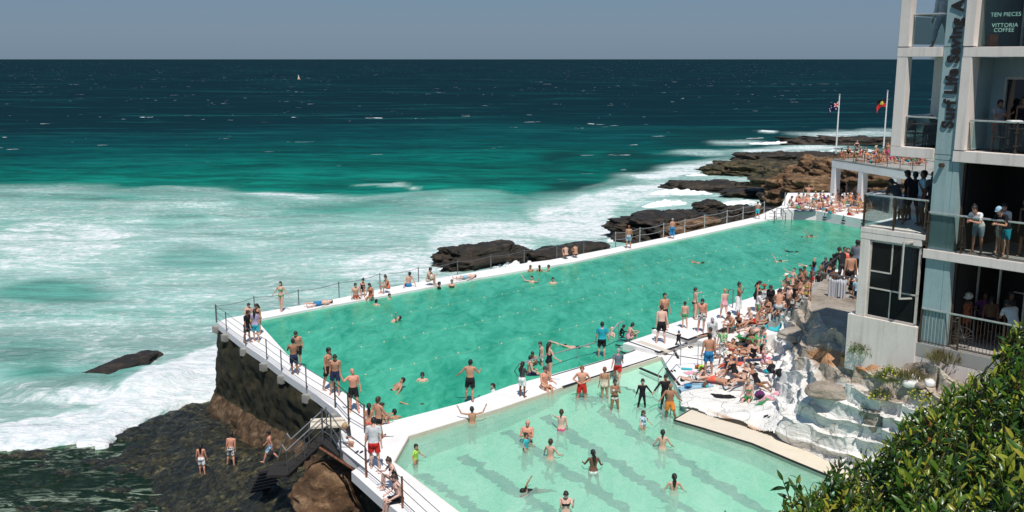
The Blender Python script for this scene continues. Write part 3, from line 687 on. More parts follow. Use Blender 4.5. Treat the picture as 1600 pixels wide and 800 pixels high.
# ---------------------------------------------------------------- painted sandstone cliff on the right (height field with ledges)
ctl = [(1060, 640, 0), (1110, 652, 0), (1180, 672, .0), (1222, 688, 0), (1262, 706, .0), (1330, 738, .0), (1400, 780, 0),
       (1075, 622, .22), (1110, 632, .28), (1160, 652, .35), (1210, 668, .42), (1085, 600, .2), (1130, 600, .25), (1180, 600, .45), (1205, 640, .6), (1170, 560, .3), (1130, 560, .22), (1185, 540, .5), (1190, 620, .5), (1100, 580, .2)]
cty = [(1225, 640, 35.2), (1222, 600, 36.6), (1225, 575, 37.3), (1215, 555, 38.3), (1214, 530, 39.6), (1222, 508, 40.8), (1238, 488, 41.5), (1262, 480, 40.5),
       (1262, 680, 33.0), (1262, 650, 33.4), (1262, 620, 33.9), (1262, 598, 34.4), (1262, 570, 35.2), (1262, 545, 36.2), (1262, 510, 38), (1240, 620, 34.7), (1240, 590, 35.8), (1240, 545, 37.6),
       (1300, 700, 32.1), (1300, 665, 32.5), (1300, 630, 32.9), (1300, 600, 33.3), (1300, 570, 33.9), (1300, 540, 35.), (1300, 500, 37), (1330, 700, 31.6), (1330, 665, 31.8), (1330, 630, 32.1), (1330, 600, 32.3), (1330, 570, 32.5), (1330, 545, 32.7),
       (1400, 740, 30.4), (1400, 700, 30.6), (1400, 650, 30.9), (1400, 600, 31.2), (1400, 570, 31.35), (1460, 700, 28.7), (1460, 650, 29.0), (1460, 600, 29.3), (1460, 565, 29.5), (1520, 700, 26.5), (1520, 640, 27), (1520, 590, 27.5)]
cw = [[*at(x, y, z)] for x, y, z in ctl]+[[*atY(x, y, Y_)] for x, y, Y_ in cty]
cw = np.array(cw)
xs = np.arange(5.0, 21.5, .055); ys = np.arange(24.5, 47.5, .055); X, Y = np.meshgrid(xs, ys)
def tps(r2): return r2*np.log(r2+1e-9)*.5
n_ = len(cw); K = tps(((cw[:, None, :2]-cw[None, :, :2])**2).sum(-1))+np.eye(n_)*.25
Pm = np.concatenate([np.ones((n_, 1)), cw[:, :2]], 1); Am = np.block([[K, Pm], [Pm.T, np.zeros((3, 3))]])
sol = np.linalg.solve(Am, np.concatenate([cw[:, 2], [0, 0, 0]]))
Zc = sol[n_]+sol[n_+1]*X+sol[n_+2]*Y
for i in range(n_): Zc += sol[i]*tps((X-cw[i, 0])**2+(Y-cw[i, 1])**2)
Zc = np.clip(Zc, -.05, .62)
Zf = Zc+(fbm(X*1.6, Y*1.6, seed=83, octv=5)-.5)*.10*sstep(.1, .5, Zc)+(fbm(X*.9, Y*2.2, seed=84, octv=4)-.5)*.12*sstep(.02, .3, Zc)
Zf -= .06*(Zc < .05)
def inpoly(X, Y, poly):
    c = np.zeros(X.shape, bool); j = len(poly)-1
    for i in range(len(poly)):
        (xi, yi), (xj, yj) = poly[i], poly[j]
        c ^= ((yi > Y) != (yj > Y)) & (X < (xj-xi)*(Y-yi)/(yj-yi+1e-12)+xi); j = i
    return c
cpoly = [tuple(at(*q)[:2]) for q in [(1062, 638, 0), (1085, 643, 0), (1110, 652, 0), (1180, 674, 0), (1250, 702, 0), (1320, 738, 0), (1400, 780, 0)]]+[(12, 24), (22, 24), (22, 24.5), (11.8, 31.5), (11.5, 36), (12.0, 41)]+[tuple(at(*q)[:2]) for q in [(1225, 520, .4), (1180, 540, .4), (1110, 560, .2), (1080, 575, .2), (1064, 600, .1)]]
keep = inpoly(X, Y, cpoly)
# keep the cliff off the upper terraces by the pool

fwc = Y*math.cos(PITCH)+(CAMH-Zf)*math.sin(PITCH); upc = Y*math.sin(PITCH)-(CAMH-Zf)*math.cos(PITCH); cpx = 800+FPX*X/fwc; cpy = 400-FPX*upc/fwc
wob = (fbm(X*1.2, Y*1.2, seed=90, octv=4)-.5)
cm_, t_, b_ = newmat('painted_and_bare_sandstone')
v_ = coords(t_, (1, 1, 1), False); tp = attr(t_, 'bare'); og = attr(t_, 'orange')
vc_ = t_.nodes.new('ShaderNodeTexVoronoi'); vc_.feature = 'DISTANCE_TO_EDGE'; vc_.inputs['Scale'].default_value = .8; wn_ = t_.nodes.new('ShaderNodeTexNoise'); wn_.inputs['Scale'].default_value = 1.5; wn_.inputs['Detail'].default_value = 6; t_.links.new(v_, wn_.inputs['Vector']); ad_ = t_.nodes.new('ShaderNodeVectorMath'); ad_.operation = 'MULTIPLY_ADD'; ad_.inputs[1].default_value = (1.2, 1.2, 1.2); t_.links.new(wn_.outputs['Color'], ad_.inputs[0]); t_.links.new(v_, ad_.inputs[2]); t_.links.new(ad_.outputs[0], vc_.inputs['Vector'])
crk = ramp(t_, vc_.outputs['Distance'], [(0, (1, 1, 1)), (.018, (0, 0, 0))])
f1 = noise(t_, v_, 1.1, 8, .65, .5); f2 = noise(t_, v_, 9, 6, .7); vs_ = coords(t_, (.5, .5, 5), False); s1 = noise(t_, vs_, 1.3, 5, .6, .4)
paint = mixc(t_, mth(t_, 'MULTIPLY', crk, mth(t_, 'MULTIPLY', ramp(t_, f1, [(.45, (0, 0, 0)), (.6, (1, 1, 1))]), .55)), mixc(t_, mth(t_, 'MULTIPLY', ramp(t_, mth(t_, 'ADD', mth(t_, 'MULTIPLY', f1, .6), mth(t_, 'MULTIPLY', s1, .4)), [(.48, (0, 0, 0)), (.70, (1, 1, 1))]), .5), (.88, .855, .81), (.50, .42, .33)), (.16, .13, .10))
bare = ramp(t_, mth(t_, 'ADD', mth(t_, 'MULTIPLY', f1, .5), mth(t_, 'MULTIPLY', f2, .5)), [(.36, (.26, .19, .14)), (.5, (.52, .43, .34)), (.64, (.70, .61, .51))])
orn = ramp(t_, f1, [(.35, (.42, .20, .09)), (.6, (.60, .34, .18))])
t_.links.new(mixc(t_, og, mixc(t_, tp, paint, bare), orn), b_.inputs['Base Color']); b_.inputs['Roughness'].default_value = .9; b_.inputs['Specular IOR Level'].default_value = .2
bump(t_, b_, mth(t_, 'SUBTRACT', mth(t_, 'ADD', mth(t_, 'ADD', f1, s1), mth(t_, 'MULTIPLY', f2, .7)), mth(t_, 'MULTIPLY', crk, .3)), 1.0, .10)
orange = .85*sstep(1, .6, np.sqrt(((cpx-1200)/110)**2+((cpy-(655+(cpx-1140)*.42))/5)**2)+wob*.7)*(Zc < .3)
cl_ = grid_obj('painted_rock_shelf', X, Y, Zf, cm_, keep=keep, attrs=dict(bare=X*0, orange=orange)); cl_['kind'] = 'structure'; WALK.append(cl_)
# the cliff proper: stacked rounded layers with undercut joints
pairs = [(at(1192, 535, .3), atY(1262, 468, 42.0)), (at(1198, 560, .4), atY(1272, 482, 40.2)), (at(1196, 585, .45), atY(1285, 500, 38)), (at(1196, 610, .45), atY(1302, 515, 36.0)), (at(1200, 640, .45), atY(1322, 534, 33.6)), (at(1214, 684, .1), atY(1327, 546, 32.7)),
         (at(1262, 708, -.05), atY(1352, 549, 32.1)), (at(1330, 742, -.05), atY(1400, 566, 31.2)), (at(1400, 785, -.05), atY(1450, 572, 30.2)), (at(1480, 835, 0), atY(1500, 590, 29.0)), (at(1600, 900, 0), atY(1600, 640, 27.2))]
ns, nv = 560, 190
tt_ = np.linspace(0, len(pairs)-1, ns); Bp = np.array([[*a] for a, b in pairs]); Tp = np.array([[*b] for a, b in pairs]); ii = np.arange(len(pairs))
def smooth_curve(A_):
    r = np.stack([np.interp(tt_, ii, A_[:, k]) for k in range(3)], 1); kk_ = 31; pad = np.pad(r, ((kk_//2, kk_//2), (0, 0)), 'edge')
    return np.stack([np.convolve(pad[:, k], np.ones(kk_)/kk_, 'valid') for k in range(3)], 1)
Bc, Tc = smooth_curve(Bp), smooth_curve(Tp)
v_lin = np.linspace(0, 1, nv); hz_ = v_lin; zz_ = v_lin**.82
CX = Bc[:, None, 0]*(1-hz_)+Tc[:, None, 0]*hz_; CY = Bc[:, None, 1]*(1-hz_)+Tc[:, None, 1]*hz_; CZ = Bc[:, None, 2]*(1-zz_)+Tc[:, None, 2]*zz_
ox = (Bc-Tc)[:, 0]; oy = (Bc-Tc)[:, 1]; ol = np.sqrt(ox**2+oy**2); ox, oy = ox/ol, oy/ol
fade = sstep(0, .05, v_lin)*(1-sstep(.9, 1., v_lin))
low = fbm(CX*.45, CY*.45, CZ*.35, seed=91, octv=3)
per = .58; q = CZ/per+low*2.0+(fbm(CX*.35, CY*.35, seed=93, octv=2)-.5)*1.5; fq = np.floor(q); fr_ = q-fq
lh = hash3(fq, np.round(CX*.0), np.round(CX*.0), 5); sharp = .10
zt = (fq+sstep(.5-.22, .5+.22, fr_))*per; zc_ = q*per; CZt = CZ+(zt-zc_)*.85*sstep(.04, .12, v_lin)
ang_ = np.abs(fbm(CX*.8+9, CY*.8, CZ*1.4, seed=98, octv=4)-.5)*2
bulge = np.sin(np.pi*np.clip(fr_, 0, 1))
disp = -(bulge-.5)*.22*(.5+lh)+(low-.5)*.9+(ang_-.25)*.42+(fbm(CX*2.6, CY*2.6, CZ*5.0, seed=95, octv=5)-.5)*.22
lay = bulge
crack = sstep(.04, .0, np.abs(fbm(CX*.55, CY*.55, CZ*.2, seed=97, octv=3)-.5))*.22
disp = (disp-crack)*fade
CX2 = CX+ox[:, None]*disp; CY2 = CY+oy[:, None]*disp; CZ2 = CZt+(fbm(CX*1.2, CY*1.2, seed=96, octv=5)-.5)*.22*sstep(.1, .8, v_lin)
fwc = CY2*math.cos(PITCH)+(CAMH-CZ2)*math.sin(PITCH); upc = CY2*math.sin(PITCH)-(CAMH-CZ2)*math.cos(PITCH); gx = 800+FPX*CX2/fwc; gy = 400-FPX*upc/fwc
wob = fbm(CX*1.2, CY*1.2, CZ*1.2, seed=90, octv=4)-.5
bare = sstep(.0, .16, v_lin[None, :]-np.interp(tt_, [0, 2, 4, 6, 8, 10], [.50, .34, .40, .52, .60, .45])[:, None]+wob*.5)
orange = sstep(1, .8, np.sqrt(((gx-1318)/56)**2+((gy-563-(gx-1318)*.2)/15)**2)+wob*.9)
cl2 = grid_obj('sandstone_cliff', CX2, CY2, CZ2, cm_, attrs=dict(bare=bare, orange=orange)); cl2['kind'] = 'structure'; WALK.append(cl2)
MB().prism([(Tc[k][0]-.05, Tc[k][1]-.05) for k in range(0, ns, 20)]+[(24, 24), (24, 46), (15, 46)], 0, 3.3).build('headland_top', M['toprock'], kind='structure')
# grey slab of bare rock lying on the painted ledges
# land behind the building and under the hedge
def land(name, pts, z0, z1, m): return MB().prism(pts, z0, z1).build(name, m, kind='structure')
land('headland', [(13.5, 33.6), (24, 22), (48, 20), (90, 70), (62, 92), (35, 66), (21.5, 45.2)], -6, 2.8, M['toprock'])
# ================================================================ BUILDING (own frame: a = to the right along the facade, n = out of it)
BO = Vector((14.7, 29.0, 0)); BA = Vector((.668, -.744, 0)).normalized(); BN = Vector((-.744, -.668, 0)).normalized()
BROT = math.atan2(BA.y, BA.x)
bld = empty('beach_club_building', BO, BROT, 'multi storey cream and pale blue club building with glass balconies and dark interiors', 'building')
# local axes: x = a, y = inwards (-n), z = up
LROT = Matrix.Rotation(BROT, 3, 'Z')
def bloc(a, d, z): return BO+BA*a+BN*d+Vector((0, 0, z))
def bb(name, a0, a1, d0, d1, z0, z1, m, bevel=.012, parent=None, walk=False):
    """box from a0..a1, d0..d1 (out of the facade positive), z0..z1"""
    o = MB().box(((a0+a1)/2, -(d0+d1)/2, (z0+z1)/2), (abs(a1-a0)/2, abs(d1-d0)/2, abs(z1-z0)/2)).build(name, M[m], parent or bld, bevel=bevel)
    if walk:
        w = MB().box(((a0+a1)/2, -(d0+d1)/2, (z0+z1)/2), (abs(a1-a0)/2, abs(d1-d0)/2, abs(z1-z0)/2))
        WALKV.append(([LROT @ Vector(v)+BO for v in w.V], w.F))
    return o
WALKV = []
DEPTH = -7.0
# floor slabs / beams
bb('fascia_beam', -3.68, -2.27, -.30, 0, 10.62, 10.94, 'beige')
bb('fascia_beam', -3.70, -2.27, -.30, 0, 13.76, 14.06, 'beige')
bb('fascia_beam', -1.66, 7, -.30, 0.0, 10.585, 10.935, 'beige')
bb('fascia_beam', -1.62, 7, -.30, 0.0, 13.755, 14.055, 'beige')
bb('floor_slab', -1.9, 7, DEPTH, -.302, 10.64, 10.90, 'floorconc', 0, walk=True); bb('floor_slab', -3.6, -1.902, -2.6, -.302, 10.64, 10.90, 'floorconc', 0, walk=True)
bb('floor_slab', -1.9, 7, DEPTH, -.302, 13.78, 14.03, 'floorconc', 0, walk=True); bb('floor_slab', -3.6, -1.902, -2.6, -.302, 13.78, 14.03, 'floorconc', 0, walk=True)
bb('floor_slab', -1.9, 7, DEPTH, -.302, 17.0, 17.3, 'beige', 0); bb('floor_slab', -3.6, -1.902, -2.6, -.302, 17.0, 17.3, 'beige', 0)
bb('fascia_beam', -3.7, 7, -.3, 0, 16.9, 17.35, 'beige')
# upper frames
for z0, z1 in ((10.94, 13.76), (14.06, 16.9)):
    bb('frame_pillar', -3.69, -3.34, -.32, -.003, z0+.002, z1-.002, 'beige')
    bb('frame_pillar', -1.64, -1.33, -.55, -.003, z0+.002, z1-.002, 'beige')
bb('joint_line', -3.70, -3.33, -.2, .003, 14.062, 14.078, 'dark', 0); bb('joint_line', -1.65, -1.32, -.2, .003, 14.062, 14.078, 'dark', 0); bb('joint_line', -1.66, -1.32, -.2, .003, 10.94, 10.952, 'dark', 0)
# inner post seen through the open corner terrace
bb('inner_post', -3.25, -2.92, -2.0, -1.65, 10.91, 13.77, 'beige'); bb('inner_post', -2.9, -2.6, -2.4, -2.1, 10.91, 13.77, 'dark')
# blue column
bb('blue_column', -2.262, -1.662, -.5, -.10, 4.62, 10.60, 'bluewall'); bb('blue_column', -1.662, -1.462, -.5, -.10, 4.62, 10.57, 'bluewall'); bb('shade_toned_return_wall', -2.2, -1.47, -3.2, -.502, 4.66, 10.57, 'dark', 0)  # near-black return: shade of the column's unlit side put into its colour
bb('blue_column', -2.262, -1.645, -1.9, -.10, 10.602, 17.2, 'bluewall')
bb('joint_line', -2.265, -1.66, -.2, -.097, 14.062, 14.075, 'dark', 0); bb('joint_line', -2.265, -1.66, -.2, -.097, 10.77, 10.782, 'dark', 0); bb('joint_line', -2.265, -1.46, -.2, -.097, 7.60, 7.612, 'dark', 0)
# round wall lamp on the column
MB().tube([(-1.98, .10, 10.45), (-1.98, -.06, 10.45)], .07, 12).build('wall_lamp', M['bronze'], bld)
# interiors right: back walls near-black with the rooms' shade in their colour, door frames
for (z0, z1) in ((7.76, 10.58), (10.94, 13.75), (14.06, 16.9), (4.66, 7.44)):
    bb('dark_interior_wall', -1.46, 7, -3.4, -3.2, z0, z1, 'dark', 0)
    bb('side_wall', -1.45, -1.33, -3.2, -.56, z0, z1, 'bluewall' if z0 > 10.8 else 'dark', 0)  # lower side walls near-black, recess shade put into their colour
bb('recess_wall', -1.33, 7, -1.75, -1.6, 13.15, 13.75, 'bluewall', 0); bb('recess_wall', -1.33, -.95, -1.75, -1.6, 10.93, 13.15, 'bluewall', 0)
bb('door_frame', -.95, -.89, -1.78, -1.58, 10.93, 13.15, 'frame', .005); bb('door_frame', -.89, 7, -1.78, -1.58, 13.08, 13.16, 'frame', .005); bb('door_rail', -.8, 7, -1.76, -1.72, 12.22, 12.25, 'frame', 0)
bb('door_glass', -.89, 7, -1.72, -1.70, 10.93, 13.08, 'darkglass', 0)
# window with lettering on the top floor
bb('window_glass', -1.33, 7, -.34, -.32, 14.06, 16.9, 'glass', 0); bb('window_post', -.62, -.56, -1.7, -1.6, 14.06, 16.9, 'frame', 0); bb('dark_screen', -.56, 7, -1.7, -1.68, 14.06, 16.9, 'darkglass', 0)
# first floor right: posts in the dark opening
for a_ in (.18, 1.7): bb('door_frame', a_, a_+.10, -1.9, -1.8, 7.76, 10.57, 'frame', .004)
for a_ in (-1.30, -.62, .18, .9): bb('door_frame', a_, a_+.045, -1.9, -1.8, 4.66, 7.44, 'frame', .004)
bb('soffit_light_strip', -.4, .1, -2.6, -2.5, 6.25, 6.28, 'frame', 0)
# balcony slabs
bb('balcony_slab', -2.33, 7, -3.2, .004, 7.46, 7.755, 'beige', walk=True)
bb('terrace_slab', -2.46, 7, -3.2, .0, 4.2, 4.655, 'floorconc', walk=True)
bb('balcony_tiles', -2.29, 7, -3.19, -.05, 7.757, 7.765, 'floorconc', 0)
bb('lower_base_wall', -2.46, 7, -6, -.002, 1.5, 4.198, 'beige')
# left bay: balcony slab, frame round the big window, plinth
bb('balcony_slab', -4.51, -2.30, -3.6, .004, 8.02, 8.19, 'beige', walk=True)
bb('fascia_beam', -4.505, -2.40, -.5, .0, 7.80, 8.018, 'beige')
bb('frame_pillar', -4.49, -4.15, -.5, -.003, 5.16, 7.798, 'beige')
bb('plinth', -4.74, -2.30, -3.5, .04, 3.2, 5.155, 'beige'); bb('rain_streak', -3.0, -2.985, .035, .043, 4.0, 5.1, 'beige', 0)
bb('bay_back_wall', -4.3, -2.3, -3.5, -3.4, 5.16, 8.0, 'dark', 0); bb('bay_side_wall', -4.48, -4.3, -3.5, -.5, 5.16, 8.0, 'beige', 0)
# window: frame pieces and panes
win = MB().box((-3.34, .10, 6.48), (.80, .02, 1.30)).build('window_pane', M['darkglass'], bld)
for (a0, a1, z0, z1) in ((-4.15, -4.09, 5.17, 7.79), (-4.09, -2.42, 5.17, 5.23), (-4.09, -2.42, 7.73, 7.79), (-4.09, -2.42, 6.14, 6.19), (-3.35, -3.31, 5.23, 6.14), (-2.48, -2.42, 5.17, 7.79), (-3.40, -3.35, 6.72, 7.73), (-4.09, -3.35, 6.72, 6.77)):
    bb('window_bar', a0, a1, -.16, -.06, z0, z1, 'frame', .004)
sash = MB().box((0, 0, 0), (.30, .015, .92)).build('open_sash', M['glass'], bld); sash.location = (-2.70, -.02, 7.0-.02); sash.rotation_euler = (0, 0, R_(55))
sf = MB().box((-.28, 0, 0), (.025, .03, .95)).box((.28, 0, 0), (.025, .03, .95)).box((0, 0, .93), (.26, .03, .025)).box((0, 0, -.93), (.26, .03, .025)).build('sash_frame', M['frame'], sash)
bb('window_blind', -4.05, -3.43, -.30, -.27, 6.85, 7.68, 'bluewall', 0)
MB().tube([(-4.05, .7, 6.1), (-2.5, 1.4, 7.2)], .035, 6).build('stair_rail', M['dark'], bld)
# building body behind
bb('rear_body', 1.5, 7, -9, -3.42, 1.5, 17.2, 'beige'); bb('rear_body', -1.9, 1.498, -6, -3.42, 1.5, 17.0, 'beige')
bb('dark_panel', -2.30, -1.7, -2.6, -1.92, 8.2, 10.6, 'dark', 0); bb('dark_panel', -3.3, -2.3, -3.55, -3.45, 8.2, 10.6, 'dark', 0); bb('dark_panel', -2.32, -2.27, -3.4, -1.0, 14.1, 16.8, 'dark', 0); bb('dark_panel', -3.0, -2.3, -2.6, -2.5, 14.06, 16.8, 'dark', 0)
for a_, z_, l_ in ((-2.25, 7.45, .5), (-2.5, 8.0, .6), (-4.4, 8.0, .35), (-1.5, 10.57, .4)): bb('rust_stain', a_, a_+.035, -.08, -.094 if a_ > -2.4 and a_ < -1.6 else .003, z_-l_, z_, 'rust', 0) if False else None
MB().tube([(-1.43, .46, 4.7), (-1.43, .46, 10.5)], .035, 8).build('drain_pipe', M['bronze'], bld)
for a_, z_ in ((-.6, 10.56), (.6, 10.56), (-.6, 13.73), (.6, 13.73), (-3.0, 13.74), (-.8, 7.44), (.5, 7.44)): MB().tube([(a_, 1.0, z_-.03), (a_, 1.0, z_)], .06, 12).build('downlight', M['frame'], bld)
# balustrades
def balus(label, segs, z0, h, posts, glass=True, bars=False, m='bronze', rail='palemetal'):
    r = empty('balustrade', bloc(segs[0][0][0], segs[0][0][1], z0), BROT, label, 'balustrade')
    off = Vector((segs[0][0][0], -segs[0][0][1], 0))
    L = lambda a, d, z: Vector((a, -d, z))-off
    for (p, q) in segs:
        MB().tube([L(*p, h), L(*q, h)], .032, 8).build('top_rail', M[rail], r)
        if glass:
            P0_, P1_ = L(*p, 0), L(*q, 0); d = (P1_-P0_).normalized(); s_ = Vector((-d.y, d.x, 0))*.006
            MB().prism([(P0_-s_)[:2], (P1_-s_)[:2], (P1_+s_)[:2], (P0_+s_)[:2]], .09, h-.06).build('glass_panel', M['glass'], r)
        if bars:
            n = int((Vector(q)-Vector(p)).length/.11)
            for k in range(1, n):
                c = L(*p, 0).lerp(L(*q, 0), k/n); MB().tube([c+Vector((0, 0, .05)), c+Vector((0, 0, h))], .009, 4).build('baluster', M[m], r)
            MB().tube([L(*p, .06), L(*q, .06)], .018, 6).build('bottom_rail', M[m], r)
    for (a, d) in posts:
        c = L(a, d, 0); MB().box((c.x, c.y, h/2), (.026, .03, h/2)).build('post', M[m], r, bevel=.004)
        if glass:
            for zz in (.22, h-.3): MB().box((c.x, c.y-.03, zz), (.07, .015, .018)).build('clamp', M[m], r)
    return r
balus('glass balustrade with pale top rail round the right hand balcony below the lettering', [((-2.25, -.05), (6.9, -.05)), ((-2.25, -.05), (-2.25, -1.2))], 7.76, 1.17, [(-2.25, -.05), (-1.15, -.05), (-.02, -.05), (1.1, -.05), (2.3, -.05), (-2.25, -1.15)])
balus('glass balustrade of the left hand balcony full of dark silhouettes', [((-4.45, -.05), (-2.30, -.05)), ((-4.45, -.05), (-4.45, -2.6))], 8.19, 1.10, [(-4.45, -.05), (-3.40, -.05), (-2.36, -.05), (-4.45, -2.5)])
balus('dark metal railing with pale top rail beside the parked bicycle', [((-2.22, -.06), (6.9, -.06)), ((-2.22, -.06), (-2.22, -2.6))], 4.66, 1.14, [(-2.22, -.06), (-1.0, -.06), (.35, -.06), (1.7, -.06), (-2.22, -2.5)], glass=False, bars=True)
balus('glass balustrade across the upper right frame opening', [((-1.30, -.2), (6.9, -.2))], 10.94, .92, [(.1, -.2), (1.6, -.2)])
balus('glass balustrade in the upper left corner frame', [((-3.33, -.2), (-2.28, -.2)), ((-3.4, -.4), (-3.4, -4.2))], 10.94, .95, [])
balus('low glass balustrade on the top left floor', [((-3.33, -.2), (-2.28, -.2)), ((-3.4, -.4), (-3.4, -4.2))], 14.06, 1.0, [])
# lettering running up the blue column
sg = empty('club_lettering', bloc(-1.91, -.07, 11.55), BROT, 'dark raised lettering reading Surf Life Saving running up the blue column', 'sign')
zc_ = .02
for wd_ in ('Surf', 'Life', 'Saving', 'A'):
    tt = text_obj('word', wd_, .50, M['letter'], .012, sg, 1.07, .020); wl = max(v.co.x for v in tt.data.vertices)-min(v.co.x for v in tt.data.vertices)
    tt.rotation_euler = (PI/2, -PI/2, 0); tt.location = (0, 0, zc_+wl/2); zc_ += wl+.17; tt['label'] = 'dark raised lettering reading '+wd_
sg2 = empty('window_lettering', bloc(-.62, -.315, 14.86), BROT, 'mint green window lettering reading TEN PIECES VITTORIA COFFEE', 'sign')
for s_, z_, sz_, dx in (('TEN PIECES', .12, .165, 0.02), ('VITTORIA', -.19, .165, .02), ('COFFEE', -.33, .165, .01)):
    q = text_obj('word', s_, sz_, M['mint'], .003, sg2, 1.04, .0); q.rotation_euler = (PI/2, 0, 0); q.location = (dx, 0, z_)
tag(MB().box((0, 0, 0), (.13, .10, .18)).build('red_bucket', M['rust'], bevel=.02, org=None), 'dark red box behind the top floor window', 'box').location = bloc(-1.08, -.7, 14.25)

# ================================================================ SUNBATHING TERRACE BEHIND THE POOL END
tz = 4.5
c0 = at(1297, 309, .6); tx0 = atY(1302, 250, c0.y)
def tw(x, y): return at(x, y, tz)
tf = [tw(1300, 249), tw(1356, 257.5), tw(1425, 268), tw(1470, 275)]
fdirT = (tf[2]-tf[0]).normalized(); bdirT = Vector((-fdirT.y, fdirT.x, 0)); bdirT = bdirT if bdirT.y > 0 else -bdirT
ter = empty('raised_terrace', tf[0], 0, 'raised white framed sunbathing terrace standing on pillars at the far end', 'terrace')
T0 = tf[0]
def tbox(name, s0, s1, b0, b1, z0, z1, m, parent=ter, bevel=.03):
    p = [T0+fdirT*s0+bdirT*b0, T0+fdirT*s1+bdirT*b0, T0+fdirT*s1+bdirT*b1, T0+fdirT*s0+bdirT*b1]
    return MB().prism([((v-T0)[:2]) for v in p], z0-tz, z1-tz).build(name, M[m], parent, bevel=bevel)
LT = 24
tbox('front_beam', 0, LT, 0, .5, 3.75, 4.42, 'deck'); tbox('side_beam', 0, .5, .502, 12, 3.8, 4.38, 'deck')
tbox('deck_slab', .0, LT, .0, 12, 4.422, 4.56, 'greyconc'); 
WALKV.append(([Vector((*(T0+fdirT*a+bdirT*b)[:2], 4.56)) for a, b in ((0, 0), (LT+8, 0), (LT+8, 12), (0, 12))], [(0, 1, 2, 3)]))
for s_, b_ in ((0.0, .0), (3.85, .0), (8.2, .0), (12.2, .0)): tbox('pillar', s_, s_+.62, b_+.003, b_+.62, .55, 3.748, 'deck')
for s_, b_ in ((2.1, 5.5), (6.2, 5.5)): tbox('pillar', s_, s_+.5, b_, b_+.5, -2, 3.8, 'greyconc')
tbox('dark_back_wall', 6.8, 13, 5, 5.3, .5, 3.9, 'dark'); tbox('white_bench', 5.2, 11, 3.2, 3.9, .6, 1.6, 'deck')
tr_ = empty('terrace_railing', T0, 0, 'thin dark railing along the front of the raised sunbathing terrace', 'railing')
for s_, b_ in [(0, .15), (1.4, .15), (2.9, .15), (4.4, .15), (5.9, .15), (7.4, .15), (9, .15), (10.5, .15), (12, .15), (13.5, .15), (0.1, 2.5), (.1, 5), (.1, 8)]:
    p = fdirT*s_+bdirT*b_; MB().tube([p+Vector((0, 0, .06)), p+Vector((0, 0, 1.05))], .025, 6).build('post', M['black'], tr_)
for a_, c_ in (((0, .15), (22, .15)), ((.1, .15), (.1, 11))):
    p, q = fdirT*a_[0]+bdirT*a_[1], fdirT*c_[0]+bdirT*c_[1]
    MB().tube([p+Vector((0, 0, 1.05)), q+Vector((0, 0, 1.05))], .022, 6).build('top_rail', M['black'], tr_)
    s2 = bdirT*.01 if a_[0] != c_[0] else fdirT*.01
    if a_[1] != c_[1]: MB().prism([(p-s2)[:2], (q-s2)[:2], (q+s2)[:2], (p+s2)[:2]], .15, .95).build('glass_panel', M['glass'], tr_)
# flagpoles and flags
def flagpole(x, yb, yt, label, kind, side=-1):
    b_ = at(x, yb, tz+.06); top = atY(x+6*(1 if x < 1350 else 1.1), yt, b_.y); h = top.z-b_.z
    r = empty('flagpole', b_, 0, label, 'flagpole', 'flagpoles on the terrace')
    MB().tube([(0, 0, 0), (0, 0, h)], [.085, .05], 10).build('pole', M['white'], r); MB().ell((0, 0, h+.06), (.09, .09, .09)).build('finial', M['palemetal'], r)
    W_, H_ = 1.2, .9; nx, ny = 30, 16; Vv = []; idx = []
    for j in range(ny+1):
        for i in range(nx+1):
            u, v = i/nx, j/ny; x_ = -u*W_*.78; z_ = h-.55-v*H_-.62*u*u*(1.0)-.12*math.sin(u*5+v*2); y_ = .16*math.sin(u*8+v*2.4)*u
            Vv.append((x_-.04, y_, z_))
    F = []; mats = []
    for j in range(ny):
        for i in range(nx):
            F.append((j*(nx+1)+i, j*(nx+1)+i+1, (j+1)*(nx+1)+i+1, (j+1)*(nx+1)+i)); u, v = (i+.5)/nx, (j+.5)/ny
            if kind == 'a':
                d = math.hypot((u-.5)*1.45, v-.5); mats.append(2 if d < .25 else (0 if v < .5 else 1))
            else:
                k = 0
                if u < .5 and v < .5:
                    uu, vv = u/.5, v/.5
                    if abs(uu-.5) < .1 or abs(vv-.5) < .14: k = 1
                    elif abs(uu-vv) < .12 or abs(uu-1+vv) < .12: k = 2
                for cx, cy in ((.25, .75), (.78, .2), (.7, .5), (.86, .42), (.78, .8), (.82, .6)):
                    if math.hypot((u-cx)*1.45, v-cy) < (.10 if cx == .25 else .05): k = 2
                mats.append(k)
    me = meshdata('flag', Vv, F, True)
    for c in ([CL['black'], CL['red'], CL['yellow']] if kind == 'a' else [(.008, .010, .05), CL['red'], CL['white']]): me.materials.append(cloth(c))
    me.polygons.foreach_set('material_index', mats)
    o = bpy.data.objects.new('flag', me); COL.objects.link(o); o.parent = r
flagpole(1306, 240, 149, 'white flagpole with a dark blue flag with a red and white corner', 'b')
flagpole(1380, 237, 143, 'white flagpole with a black and red flag with a yellow disc', 'a')

